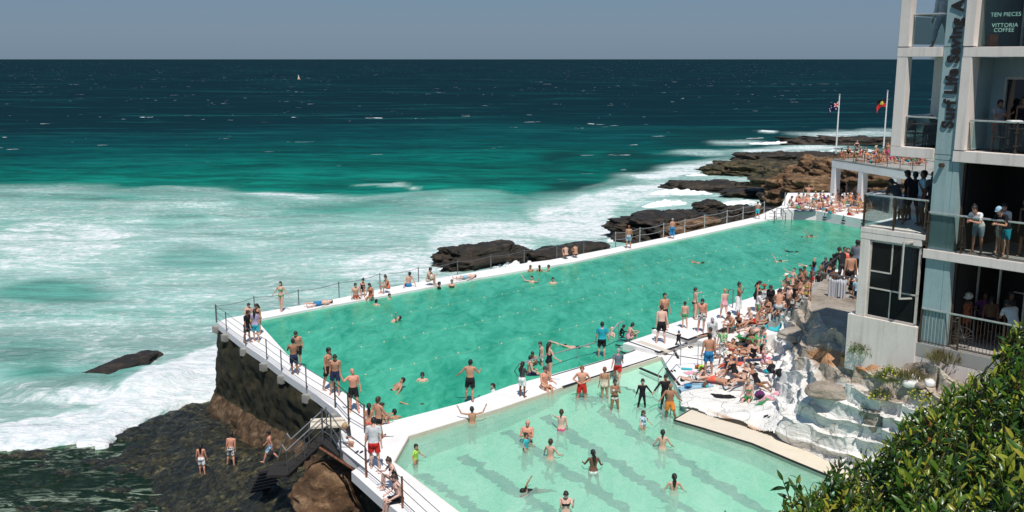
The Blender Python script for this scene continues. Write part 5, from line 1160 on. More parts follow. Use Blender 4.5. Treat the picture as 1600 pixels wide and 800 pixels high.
POSES = dict(
 stand=dict(AD, thighL=(-3, -3, 0), thighR=(2, 3, 0)),
 stance=dict(AD, thighL=(-6, -7, 0), thighR=(4, 7, 0), shinL=(6, 0, 0), spine=(3, 0, 4), head=(8, 0, 12)),
 down=dict(AD, head=(24, 0, 6), spine=(5, 0, 0), thighL=(-5, -2, 0), thighR=(3, 4, 0)),
 hips=dict(uarmL=(14, 6, 0), uarmR=(14, -6, 0), farmL=(-60, 0, -95), farmR=(-60, 0, 95), thighL=(-3, -5, 0), thighR=(3, 5, 0)),
 phone=dict(uarmL=(-28, 32, 0), uarmR=(-22, -32, 0), farmL=(-78, 0, -48), farmR=(-70, 0, 46), head=(22, 0, 0), thighL=(-5, -3, 0), thighR=(3, 3, 0)),
 drink=dict(uarmL=(0, 33, 0), farmL=(-10, 0, 0), uarmR=(-55, -30, 0), farmR=(-108, 0, 38), thighL=(-4, -4, 0), thighR=(4, 4, 0)),
 headhand=dict(uarmL=(0, 33, 0), farmL=(-10, 0, 0), uarmR=(-60, 0, 10), farmR=(-125, 0, 30), head=(-5, 0, 15), thighL=(-6, -2, 0), thighR=(4, 4, 0)),
 shade=dict(uarmL=(-70, 10, 0), farmL=(-115, 0, -30), uarmR=(-70, -10, 0), farmR=(-115, 0, 30), thighL=(-6, -2, 0), thighR=(4, 4, 0)),
 crossed=dict(uarmL=(-25, 34, 0), uarmR=(-25, -34, 0), farmL=(-75, 0, -85), farmR=(-75, 0, 85), head=(12, 0, 0), thighL=(0, -5, 0), thighR=(0, 5, 0)),
 point=dict(uarmL=(-75, 30, 12), farmL=(-8, 0, 0), uarmR=(0, -34, 0), farmR=(-15, 0, 0), thighL=(-3, -5, 0), thighR=(4, 4, 0)),
 openarms=dict(uarmL=(10, 8, 0), uarmR=(10, -8, 0), farmL=(-6, 0, 0), farmR=(-6, 0, 0), thighL=(-4, 2, 0), thighR=(3, -2, 0)),
 balance=dict(uarmL=(-10, -2, 0), uarmR=(-30, -12, 0), farmL=(-25, 0, 0), farmR=(-55, 0, 30), thighL=(-8, -6, 0), thighR=(6, 6, 0), head=(10, 0, 0)),
 walk=dict(uarmL=(22, 33, 0), uarmR=(-24, -33, 0), farmL=(-18, 0, 0), farmR=(-28, 0, 0), thighL=(-26, -2, 0), shinL=(10, 0, 0), thighR=(18, 2, 0), shinR=(24, 0, 0), footR=(-12, 0, 0), head=(10, 0, 0)),
 wade=dict(uarmL=(-20, 12, 0), uarmR=(-20, -12, 0), farmL=(-50, 0, -20), farmR=(-50, 0, 20), thighL=(-12, -5, 0), shinL=(14, 0, 0), thighR=(8, 5, 0), head=(8, 0, 10)),
 holdhand=dict(uarmL=(-5, 0, 0), farmL=(-8, 0, 0), uarmR=(5, -28, 0), farmR=(-12, 0, 0), thighL=(-3, -4, 0), thighR=(3, 4, 0), head=(12, 0, 0)),
 rail=dict(spine=(24, 0, 0), chest=(12, 0, 0), head=(-14, 0, 0), uarmL=(-62, 30, 0), uarmR=(-62, -30, 0), farmL=(-60, 0, -72), farmR=(-60, 0, 72), thighL=(-2, -4, 0), thighR=(5, 4, 0), pelvis=(6, 0, 0)),
 waist=dict(uarmL=(-10, 10, 0), uarmR=(-10, -10, 0), farmL=(-35, 0, -10), farmR=(-35, 0, 10), head=(6, 0, 0)),
 wring=dict(uarmL=(-48, 34, 0), uarmR=(-48, -34, 0), farmL=(-112, 0, -50), farmR=(-112, 0, 50), head=(24, 0, 0)),
 armsup=dict(uarmL=(-100, -10, 20), uarmR=(-100, 10, -20), farmL=(-50, 0, -20), farmR=(-50, 0, 20), head=(-6, 0, 0)),
 edge=dict(thighL=(-82, -4, 0), thighR=(-80, 4, 0), shinL=(78, 0, 0), shinR=(70, 0, 0), spine=(6, 0, 0), uarmL=(-18, 26, 0), uarmR=(-18, -26, 0), farmL=(-45, 0, -30), farmR=(-45, 0, 30), head=(14, 0, 0)),
 edgeback=dict(thighL=(-82, -8, 0), thighR=(-80, 6, 0), shinL=(78, 0, 0), shinR=(70, 0, 0), spine=(-10, 0, 0), uarmL=(32, 22, 0), uarmR=(32, -22, 0), head=(-4, 0, 14)),
 knees=dict(pelvis=(-14, 0, 0), thighL=(-104, -4, 0), thighR=(-98, 5, 0), shinL=(112, 0, 0), shinR=(106, 0, 0), spine=(24, 0, 0), chest=(10, 0, 0), uarmL=(-58, 30, 0), uarmR=(-58, -30, 0), farmL=(-48, 0, -55), farmR=(-48, 0, 55), head=(0, 0, 0)),
 reclined=dict(pelvis=(-34, 0, 0), thighL=(-62, -3, 0), thighR=(-52, 4, 0), shinL=(48, 0, 0), shinR=(12, 0, 0), uarmL=(42, 22, 0), uarmR=(42, -22, 0), head=(18, 0, 0)),
 legsout=dict(pelvis=(-18, 0, 0), thighL=(-70, -5, 0), thighR=(-72, 5, 0), shinL=(6, 0, 0), shinR=(10, 0, 0), spine=(14, 0, 0), uarmL=(-18, 28, 0), uarmR=(-26, -28, 0), farmL=(-40, 0, -30), farmR=(-60, 0, 40), head=(18, 0, 0)),
 crossleg=dict(pelvis=(-8, 0, 0), thighL=(-86, 0, 46), thighR=(-86, 0, -46), shinL=(100, 0, -20), shinR=(100, 0, 20), spine=(16, 0, 0), uarmL=(-30, 28, 0), uarmR=(-30, -28, 0), farmL=(-60, 0, -50), farmR=(-60, 0, 50), head=(20, 0, 0)),
 side=dict(pelvis=(-8, 0, 0), thighL=(-86, 0, 40), thighR=(-80, 0, 22), shinL=(100, 0, 0), shinR=(96, 0, 0), spine=(4, 0, 0), uarmL=(14, 10, 0), uarmR=(-95, -20, 0), farmR=(-30, 0, 10), head=(-6, 0, 0)),
 supine=dict(pelvis=(-90, 0, 0), uarmL=(6, 20, 0), uarmR=(6, -20, 0), thighL=(0, -5, 0), thighR=(0, 5, 0), farmL=(-10, 0, 0), farmR=(-10, 0, 0)),
 supknee=dict(pelvis=(-90, 0, 0), uarmL=(-150, 20, 20), farmL=(-70, 0, -20), uarmR=(6, -20, 0), thighL=(-48, -3, 0), shinL=(88, 0, 0), thighR=(-10, 5, 0), shinR=(16, 0, 0)),
 prone=dict(pelvis=(90, 0, 0), uarmL=(-150, -18, 0), uarmR=(-150, 18, 0), farmL=(-70, 0, -45), farmR=(-70, 0, 45), thighL=(0, -4, 0), thighR=(0, 4, 0), footL=(50, 0, 0), footR=(50, 0, 0), head=(-18, 0, 24)),
 swim=dict(pelvis=(86, 0, 0), uarmL=(-172, 22, 0), farmL=(-14, 0, 0), uarmR=(28, -28, 0), thighL=(5, 0, 0), thighR=(-8, 0, 0), footL=(50, 0, 0), footR=(50, 0, 0), head=(-22, 0, 30)),
 swimarm=dict(pelvis=(80, 0, 0), uarmL=(-172, 20, 0), uarmR=(80, -34, 0), farmR=(-20, 0, 0), thighL=(5, 0, 0), thighR=(-8, 0, 0), footL=(50, 0, 0), footR=(50, 0, 0), head=(-22, 0, -30)),
 float=dict(pelvis=(-66, 0, 0), spine=(14, 0, 0), thighL=(-14, -6, 0), thighR=(-4, 6, 0), uarmL=(0, -10, 0), uarmR=(0, 10, 0), farmL=(-20, 0, 0), head=(34, 0, 0)),
 backstroke=dict(pelvis=(-74, 0, 0), spine=(10, 0, 0), thighL=(-8, -6, 0), thighR=(-2, 6, 0), uarmL=(-96, 10, 0), farmL=(-14, 0, 0), uarmR=(0, 0, 0), head=(22, 0, 0)),
 crouch=dict(pelvis=(10, 0, 0), thighL=(-112, -6, 0), thighR=(-60, 6, 0), shinL=(118, 0, 0), shinR=(128, 0, 0), spine=(20, 0, 0), uarmL=(-60, 30, 0), uarmR=(-60, -30, 0), farmL=(-40, 0, -30), farmR=(-40, 0, 30)),
)
HORIZ = {'supine', 'supknee', 'prone', 'swim', 'swimarm', 'float', 'backstroke'}
SITS = {'edge', 'edgeback', 'knees', 'reclined', 'legsout', 'crossleg', 'side', 'crouch'}
def region(body, name):
    V = body['V']; x, y, z = np.abs(V[:, 0]), V[:, 1], V[:, 2]; dom = body['dom']
    arm = np.char.find(dom, 'arm') >= 0; hand = np.char.startswith(dom, 'hand'); head = dom == 'head'; leg = np.char.startswith(dom, 'thigh') | np.char.startswith(dom, 'shin') | np.char.startswith(dom, 'foot')
    noarm = ~arm & ~hand & ~head; up = np.char.startswith(dom, 'uarm')
    if name in ('swim_shorts', 'shorts'): return noarm & (z > .56) & (z < 1.03), .016
    if name == 'short_trunks': return noarm & (z > .72) & (z < 1.0), .008
    if name in ('bikini_bottom', 'briefs'): return noarm & (z > .815+.75*np.maximum(0, x-.045)) & (z < .965), .006
    if name == 'bikini_top': return noarm & (z > 1.215) & (z < 1.315) & ((y < .02) | ((z > 1.22) & (z < 1.26))), .007
    if name == 'swimsuit': return noarm & (z > .815+.7*np.maximum(0, x-.05)) & (z < 1.345) & ~((y > .03) & (z > 1.24)), .007
    if name in ('tshirt', 'rash_vest'): return (noarm & (z > .93) & (z < 1.48) & ~((z > 1.45) & (x < .05))) | (up & (z > 1.27)), (.018 if name == 'tshirt' else .007)
    if name == 'singlet': return noarm & (z > .93) & (z < 1.42), .014
    if name in ('shirt', 'long_rash_vest', 'robe'): return (noarm & (z > (.93 if name != 'robe' else .62)) & (z < 1.48) & ~((z > 1.45) & (x < .05))) | (arm & (z > (1.0 if name != 'robe' else 1.1))), (.022 if name == 'shirt' else (.035 if name == 'robe' else .007))
    if name == 'wetsuit': return (noarm & (z > .13) & (z < 1.46)) | (arm & (z > 1.02)), .007
    if name in ('trousers', 'leggings'): return noarm & (z > .10) & (z < 1.03), (.02 if name == 'trousers' else .007)
    if name in ('dress',): return noarm & (z > .66) & (z < 1.40), .028
    if name == 'wrap': return noarm & (z > .28) & (z < 1.06), .03
    if name == 'hair': return head & ((z > 1.685) | ((y > -.02) & (z > 1.60)) | ((y > .03) & (z > 1.53)) | ((x > .066) & (y > -.045) & (z > 1.63))), .014
    if name == 'buzz': return head & ((z > 1.69) | ((y > .0) & (z > 1.60))), .005
    if name == 'swim_cap': return head & ((z > 1.675) | ((y > .02) & (z > 1.60))), .012
    if name == 'cap': return head & (z > 1.665), .016
    raise KeyError(name)
def extra_geo(name):
    m = MB()
    if name == 'longhair': m.tube([(0, .035, 1.70), (0, .095, 1.62), (0, .105, 1.52), (0, .115, 1.40), (0, .12, 1.30)], [.06, .075, .07, .055, .03], 10)
    elif name == 'bun': m.ell((0, .03, 1.775), (.042, .042, .04), 8, 6)
    elif name == 'ponytail': m.tube([(0, .09, 1.68), (0, .13, 1.63), (0, .12, 1.52), (0, .115, 1.44)], [.03, .032, .028, .012], 8)
    elif name == 'brim': m.prism([(.065*math.cos(t), -.06-.085*math.sin(t)) for t in np.linspace(0, PI, 9)], 1.672, 1.684)
    elif name == 'sunhat': m.ell((0, 0, 1.72), (.088, .105, .07), 12, 6); m.prism([(.19*math.cos(t), .20*math.sin(t)) for t in np.linspace(0, 2*PI, 17)[:-1]], 1.695, 1.707)
    elif name == 'glasses': m.box((0, -.096, 1.645), (.062, .012, .015))
    return m.V, m.F
def person(g, P_, heading, pose, skin_, hair, wear, label, height=None, lod=0, group=None, anchor='ground', sink=0., headscale=None, mirror=False, bald=False, wl=None):
    body = BODY[(g if g in 'mf' else 'm', lod)]; ps = dict(POSES[pose])
    if mirror:
        q = {}
        for k, v in ps.items():
            k2 = k[:-1]+('R' if k[-1] == 'L' else 'L') if k[-1] in 'LR' else k; q[k2] = (v[0], -v[1], -v[2])
        ps = q
    rs = np.random.default_rng(abs(hash(label)) % 99991 if False else sum(ord(c)*(i+1) for i, c in enumerate(label)) % 99991)
    for k in list(ps): ps[k] = tuple(v+rs.normal(0, 3.0 if k not in ('pelvis',) else 1.0) for v in ps[k])
    h = height or (1.64 if g == 'f' else 1.76); hsc = headscale or (1.25 if h < 1.35 else (1.1 if h < 1.5 else 1.0))
    Ms = pose_mats(body['B'], ps, hsc); Vp = skin(body, body['V'], body['W'], Ms); N = vnorm(Vp, body['T']); sc = h/1.755
    if pose in SITS and anchor == 'seat':
        mk = np.isin(body['dom'], ['pelvis']); z0 = Vp[mk, 2].min()
    elif anchor == 'rel': z0 = wl
    else: z0 = Vp[:, 2].min()
    cx, cy = (Vp[:, 0].mean(), Vp[:, 1].mean()) if (pose in HORIZ or pose in SITS) else (0, 0)
    if pose in HORIZ: z0 = Vp[:, 2].min() if anchor == 'ground' else Vp[:, 2].mean()
    if pose in ('edge', 'edgeback') and anchor == 'seat':
        mk = np.isin(body['dom'], ['pelvis']); cx, cy = Vp[mk, 0].mean(), Vp[mk, 1].mean()
    off = np.array([cx, cy, z0])
    root = empty('person', P_+Vector((0, 0, -sink)), math.radians(heading), label, 'person', group)
    def child(name, V, F, m, smooth=True): return link(name, meshdata(name, (V-off)*sc, F, smooth), m, root)
    fl = 1+.10*(rs.random()-.5); sk = tuple(round(c*fl, 3) for c in SK[skin_])
    bm_ = P('skin_'+skin_, SK[skin_], .55, nscale=10, var=.06, spec=.35)
    child('body', Vp, body['T'], bm_)
    T = body['T']
    lst = [(w.split(':')+[None])[:2] for w in wear]
    if hair and not bald: lst.append(['hair', hair])
    for nme, col in lst:
        mat_ = (P('hair_'+col, HR[col], .6, nscale=30, var=.3) if nme in ('hair', 'buzz', 'longhair', 'bun', 'ponytail') and col in HR else fab(col or 'black'))
        if nme in ('longhair', 'bun', 'ponytail', 'brim', 'sunhat', 'glasses'):
            Ve, Fe = extra_geo(nme); Ve = np.array(Ve); Vh = np.c_[Ve, np.ones(len(Ve))]; Vq = (Vh @ Ms['head'].T)[:, :3]; child({'brim': 'cap_brim', 'glasses': 'sunglasses', 'sunhat': 'sun_hat'}.get(nme, nme), Vq, Fe, mat_, nme not in ('brim', 'glasses')); continue
        mk, o_ = region(body, nme); keepf = mk[T].all(1); Tf = T[keepf]
        if len(Tf) == 0: continue
        used, inv = np.unique(Tf, return_inverse=True); Vc = Vp[used]+N[used]*o_
        if nme in ('swim_shorts', 'dress', 'wrap', 'robe') and pose not in HORIZ:
            zz = body['V'][used, 2]; zlo = {'swim_shorts': .56, 'dress': .66, 'wrap': .28, 'robe': .62}[nme]; fl_ = np.clip((.95-zz)/(.95-zlo), 0, 1)[:, None]; Vc = Vc+N[used]*fl_*(.022 if nme == 'swim_shorts' else .05)
        child(nme if nme != 'buzz' else 'hair', Vc, inv.reshape(-1, 3).astype(np.int32), mat_)
    if lod == 0:
        for s_ in (-1, 1):
            Ve = MB().ell((s_*.031, -.088, 1.645), (.011, .007, .006), 6, 4); Va = np.array(Ve.V); Vq = (np.c_[Va, np.ones(len(Va))] @ Ms['head'].T)[:, :3]; child('eye', Vq, Ve.F, M['black'])
        Ve = MB().ell((0, -.092, 1.567), (.022, .006, .006), 6, 4); Va = np.array(Ve.V); child('mouth', (np.c_[Va, np.ones(len(Va))] @ Ms['head'].T)[:, :3], Ve.F, P('lips', (.30, .10, .08), .6))
    return root
def hpx(P_, yt):
    """height that reaches image row yt when standing at P_"""
    lo, hi = .2, 3.0
    for _ in range(30):
        m_ = (lo+hi)/2
        if proj((P_.x, P_.y, P_.z+m_))[1] > yt: lo = m_
        else: hi = m_
    return lo
# rows: g|x|y feet|y top|pose|heading|skin|hair|wear|label
def rows(txt, lod=0, group=None, **kw):
    for ln in txt.strip().splitlines():
        ln = ln.strip()
        if not ln or ln[0] == '#': continue
        f = [s.strip() for s in ln.split('|')]; g, x, y, yt, pose, hd, sk_, hr, wear, lab = f[:10]; fl = f[10] if len(f) > 10 else ''
        x, y = float(x), float(y); P_ = hit(x, y); k = dict(kw); h = None
        if 'z=' in fl: P_ = at(x, y, float(fl.split('z=')[1].split()[0]))
        if yt: h = hpx(P_, float(yt)); h = min(max(h, .85), 1.95)
        if 'h=' in fl: h = float(fl.split('h=')[1].split()[0])
        if 'seat' in fl: k['anchor'] = 'seat'
        if 'mir' in fl: k['mirror'] = True
        if 'bald' in fl: k['bald'] = True
        person(g, P_, float(hd), pose, sk_, hr, [w for w in wear.split(',') if w], lab, height=h, lod=lod, group=group, **k)
def wrows(txt, zw, lod=0, group=None):
    """people in water: y is the waterline, depth = body height that is under water"""
    for ln in txt.strip().splitlines():
        ln = ln.strip()
        if not ln or ln[0] == '#': continue
        f = [s.strip() for s in ln.split('|')]; g, x, y, dep, pose, hd, sk_, hr, wear, lab = f[:10]; fl = f[10] if len(f) > 10 else ''
        h = float(fl.split('h=')[1].split()[0]) if 'h=' in fl else None
        P_ = at(float(x), float(y), zw)
        if pose in HORIZ: P_.z += -float(dep)
        person(g, P_, float(hd), pose, sk_, hr, [w for w in wear.split(',') if w], lab, height=h, lod=lod, group=group, anchor='rel', wl=float(dep), mirror='mir' in fl, bald='bald' in fl)

rows('''
f|440|486|440|openarms|-12|l|dark|bikini_top:green,bikini_bottom:green,longhair:dark|slim woman in dark green bikini standing with arms apart on the far white wall
m|500|477||supine|-48|p|dark|swim_shorts:blue|man in blue shorts lying on his back on the white wall
m|390|519|473|phone|40|l|dark|swim_shorts:yellow|shirtless man at the back of the group of four in the wall corner
m|387|535|484|down|70|b|dark|tshirt:black,swim_shorts:black|man in black shirt and shorts at the cable railing in the corner group
f|405|522|473|down|-30|t|dark|bikini_top:black,bikini_bottom:black,longhair:dark|tanned woman with long dark hair half hidden in the corner group
f|400|534|483|stand|180|l|dark|tshirt:stripes,swim_shorts:aqua,longhair:dark|woman in striped top and aqua shorts seen from behind in the corner group
m|467|572|516|down|-20|t|dark|swim_shorts:black,buzz:black|muscular shirtless man in black shorts facing left on the end walkway
m|460|586|529|phone|200|b|dark|swim_shorts:navy|brown skinned man in navy shorts with back turned on the end walkway
m|514|609|543|stance|60|t|black|swim_shorts:black|slim man in black shorts seen side on, further of two on the end walkway
m|525|616|551|down|0|t|dark|swim_shorts:navy|man in navy shorts looking down, nearer of two on the end walkway
m|553|643|576|headhand|15|r|dark|swim_shorts:black|bald pink skinned man in black trunks with a hand at his chin|bald
m|592|690|617|walk|140|t|brown|short_trunks:black|tall tanned man in small black trunks stepping out of the corner
f|578|690|631|stand|185|t|dark|bikini_top:coral,bikini_bottom:coral,longhair:black|woman with very long black hair standing beside the pool corner
f|600|662||knees|120|t|dark|bikini_top:black,bikini_bottom:black,longhair:black|long haired woman seated on the inner corner of the pool|seat
m|585|733|653|down|180|l|black|tshirt:lightgrey,swim_shorts:red|man in loose grey t shirt and dark red shorts seen from behind on the deck
f|534|697||edge|95|t|blond|robe:white,bun:blond|blonde woman in a white shirt sitting by the metal stairs|seat h=1.6
f|606|763||knees|-70|p|brown|swimsuit:black,bun:brown|woman in black swimsuit hugging her knees beside the cable railing|
m|624|783||edge|-60|p|brown|swim_shorts:black|pale man in black shorts sitting on the deck edge holding his phone|seat
m|735|627|562|balance|172|t|black|swim_shorts:black|man in black shorts seen from behind balancing on the dividing wall
f|816|620|566|phone|150|d|black|rash_vest:darkgrey,swim_shorts:white,longhair:black|dark skinned woman with white shorts checking her phone on the dividing wall
m|850|606||edge|35|r|dark|swim_shorts:peach,cap:darkgrey,brim:darkgrey|sunburnt man in grey cap and peach shorts sitting on the dividing wall|seat
f|858|596|535|waist|120|l|dark|swimsuit:black,longhair:dark|woman in black swimsuit with long dark hair standing at the top of the underwater steps
m|965|597|543|walk|175|r|grey|tshirt:slate,swim_shorts:red|man in grey blue t shirt and red shorts wading past the wall
m|940|560|503|stand|175|l|dark|tshirt:teal,swim_shorts:black|balding man in teal shirt and black shorts standing on the underwater steps
f|988|530||knees|120|l|dark|swimsuit:pink,bun:dark|woman in pink swimsuit sitting on the terrace edge holding the handrail|seat
m|973|530||crouch|90|d|black|wetsuit:black|small child in black wetsuit crouching by the handrail foot|h=1.0
m|1033|536|477|stance|178|p|brown|swim_shorts:black|broad pale man in black shorts seen from behind on the middle terrace
m|1037|516|458|stand|20|t|dark|swim_shorts:black|tanned shirtless man behind the broad pale man, facing us
m|1069|513|471|stand|170|l|brown|short_trunks:green|boy in dark green trunks standing alone on the upper terrace
f|1085|498|449|point|110|l|brown|bikini_top:black,bikini_bottom:black|woman in black bikini pointing with one arm, hair pinned up
m|1096|519|465|down|-10|r|dark|swim_shorts:print,swim_cap:print|man with patterned head scarf and black and white shorts looking down
m|1060|543|519|walk|200|l|dark|wetsuit:black,cap:blue|toddler in black suit and blue cap walking on the terrace step
f|1131|499|449|walk|190|p|blond|swimsuit:pink|older blonde woman in pale pink swimsuit walking away along the terrace
f|1153|492|441|drink|60|b|dark|wrap:white,bun:dark|woman wrapped in a white towel drinking on the upper terrace
f|1181|486|438|down|90|t|black|dress:black,longhair:black|person with big black hair in black dress stepping beside the pool
m|1184|497|455|phone|90|d|black|shirt:white,swim_shorts:green|person in white top and dark green shorts in the chatting group
f|1192|490|444|shade|-20|t|brown|dress:lightgrey,sunhat:rust|woman in red brown sun hat in the chatting group
f|1203|492|445|down|-40|l|dark|robe:black,bun:dark|woman in long black robe at the right of the chatting group
m|1106|586|520|stand|185|t|black|swim_shorts:blue|tanned man in bright blue shorts with back turned on the rock shelf
m|1108|560|512|point|-120|t|brown|swim_shorts:black|bearded tanned man standing just behind the man in blue shorts
m|1112|545|495|down|10|l|brown|robe:lightgrey,cap:grey,brim:grey|man with grey cap and open pale shirt among the sunbathers
m|1128|560|513|stand|160|l|dark|tshirt:greenprint,trousers:print|person in green floral shirt and black and white trousers
m|316|741|694|stand|185|r|black|swim_shorts:white,longhair:black|woman in white shorts with black hair wading on the dark reef
m|362|727|677|stance|180|r|dark|swim_shorts:print|sunburnt man in patterned shorts wading on the reef, middle of three
m|423|722|671|walk|-80|r|black|swim_shorts:bluewhite|man in blue patterned shorts at the foot of the sea wall
m|982|388|352|stand|175|t|red|swim_shorts:bluewhite|tanned man in pale patterned shorts on the far side walkway
f|1050|373|341|stand|180|r|grey|wrap:blue|grey haired woman wrapped in a bright blue towel on the walkway
m|1183|342|315|stand|150|t|dark|swim_shorts:aqua|man in aqua shorts standing near the pool ladder
m|1210|346|330|stand|-90|t|dark|short_trunks:black|small boy standing at the pool ladder|
''')
# seated and lying people on the far side wall
rows('''
m|556|466||edge|20|l|brown|swim_shorts:rust|man in brown shorts with feet in the water, leftmost of four on the wall|seat
f|567|463||knees|10|l|dark|swimsuit:black,bun:dark|woman in black swimsuit on the wall beside the man in brown shorts|
f|580|465||edge|-15|t|dark|swimsuit:rust,longhair:dark|woman in rust swimsuit with feet in the water on the wall|seat
f|601|458||knees|-50|t|dark|swimsuit:coral,bun:dark|woman in coral swimsuit hugging her knees, rightmost of four on the wall|
m|639|448||edgeback|205|l|dark|swim_shorts:blue|man sitting on the wall facing the sea with arms behind him|seat
m|675|446||knees|70|l|dark|swim_shorts:beige|man sitting side on with knees up beside a railing post|
m|728|436||supine|-50|p|dark|swim_shorts:lightblue|man in light blue shorts lying by the railing post opposite the surf rock
f|883|404||knees|200|l|dark|bikini_top:black,bikini_bottom:black,bun:dark|woman in black bikini with bun sitting back to the pool on the wall|
f|898|402||knees|190|t|dark|bikini_top:beige,bikini_bottom:black|tanned woman in beige top sitting beside the woman with the bun|
''')
# bathers in the big pool
wrows('''
m|588|477|1.38|waist|150|l|black||dark haired swimmer below the four sitters on the wall|h=1.7
f|609|467|1.40|waist|60|l|dark|swimsuit:black|woman with wet dark hair in the water below the four sitters
m|686|451|1.32|waist|100|t|black|rash_vest:black|swimmer in black vest leaning at the wall beside the sitting man
f|706|449|1.22|waist|0|l|dark|swimsuit:black,longhair:dark|long haired woman standing in the water at the feet of the lying man
f|829|424|1.30|waist|20|t|dark|swimsuit:rust,longhair:dark|leftmost of three women standing in the pool by the far wall
f|843|424|1.30|waist|180|t|dark|swimsuit:black,longhair:dark|middle one of three women in the pool by the far wall
f|857|423|1.32|point|-80|t|dark|bikini_top:black|rightmost of three women in the pool, reaching out an arm
m|831|441|1.36|armsup|-30|l|black||man in the pool lifting his arms below the three women
m|864|443|1.36|waist|0|l|dark||man standing alone in the pool to the right of the man with raised arms
m|608|503|.02|backstroke|-70|l|dark|swim_shorts:navy|man in navy shorts doing backstroke near the left end
m|612|609|.02|float|-68|t|black|swim_shorts:black|man in black trunks floating on his back with head up
m|660|595|1.36|waist|0|l|black|glasses:black|swimmer with dark goggles treading water beyond the floating man
m|640|628|.14|swim|70|t|brown|swim_shorts:lightblue|swimmer in pale trunks gliding just under the surface near the corner
m|617|654|1.36|waist|200|t|black||dark haired man in the water right at the corner of the deck
f|770|611|1.34|waist|-60|l|dark|rash_vest:white,ponytail:dark|girl in white top in the water at the dividing wall|h=1.3
m|887|541|.03|swim|60|l|black|short_trunks:black,swim_cap:black|swimmer in black cap passing the end of the long handrail
m|956|524|1.30|waist|-60|p|dark||bald bather at the steps behind the man in teal|bald
m|1085|410|.05|swim|70|t|brown||swimmer in the middle of the big pool showing a bare back
m|1207|408|.03|swimarm|60|p|brown||crawl swimmer with one arm raised high above the water
m|1257|370|.03|swimarm|70|t|brown|short_trunks:black|swimmer nearest the far end with black trunks
m|1232|393|.08|swim|70|d|black|wetsuit:black|swimmer in a black suit just under the surface
m|1253|415|.05|swim|80|l|black||swimmer passing below the crowded steps
''', ZW)
rows('''
m|826|588||edge|100|l|dark|swim_shorts:navy|man sitting on the underwater steps beside the handrail|z=-.2 seat
m|846|578|535|down|-60|l|brown|swim_shorts:print|boy in patterned shorts leaning over on the underwater steps|z=-.35
m|833|578||crouch|-40|t|dark|short_trunks:black|child crouching in the water on the underwater steps|z=-.35 h=1.2
''')
# people in the shallow pool
wrows('''
m|650|726|.62|waist|60|t|black|rash_vest:lime|small boy in lime green and yellow vest standing in the shallow pool corner|h=1.12
f|738|661|1.02|armsup|185|t|dark|bikini_top:pink|woman leaning with raised elbows on the coping of the shallow pool
m|824|691|.88|crossed|-5|r|dark|short_trunks:black|bald man with crossed arms standing waist deep in the shallow pool|bald
m|822|702|.85|waist|60|t|black|rash_vest:aqua,glasses:black|child in aqua vest and diving mask beside the bald man|h=1.15
f|860|716|.98|wade|150|l|brown|bikini_top:black|woman with pinned up hair crouched in the shallow pool
f|877|672|.86|point|170|p|brown|bikini_top:hotpink,bikini_bottom:hotpink,ponytail:brown|woman in hot pink bikini reaching out her right arm
m|834|764|.04|swimarm|-60|b|black|rash_vest:black|child in a dark vest swimming in the shallow pool|h=1.3
f|884|800|.96|wring|0|p|dark|bikini_top:black|woman with both hands at her face at the bottom of the picture
f|927|737|.90|wade|180|d|black|bikini_top:white,bikini_bottom:white,longhair:black|dark skinned woman in white bikini with arms held out
f|1053|765|1.16|waist|178|l|black|longhair:black|woman with long black hair seen from behind in the shallow pool
f|1035|700|1.00|waist|170|l|dark|bikini_top:green,ponytail:dark|woman with dark ponytail below the small handrail
f|1005|672|.60|waist|30|l|brown|tshirt:bluewhite,glasses:black,longhair:brown|little girl in blue patterned top with sunglasses in the shallow pool|h=1.15
m|909|622|.36|hips|0|r|red|swim_shorts:red,swim_cap:red|man in red cap and red shorts wading in the shallow pool
f|944|622|.30|stand|170|t|red|swimsuit:beige|red haired woman in beige swimsuit ankle deep in the shallow pool
f|960|640|.36|crossed|10|b|dark|bikini_top:white,bikini_bottom:white,bun:dark|tanned woman in white bikini with a top bun and folded arms
m|1003|638|.12|holdhand|0|l|black|wetsuit:black,swim_cap:black|boy in black and grey wetsuit holding hands with a man|h=1.3
m|1038|640|.12|holdhand|10|t|black|wetsuit:black,swim_cap:black|man in black wetsuit half hidden behind the bearded man|h=1.6 mir
m|1046|654|.22|wade|0|b|brown|swim_shorts:orange|bald bearded man in orange shorts standing by the small handrail|bald h=1.65
''', ZK)
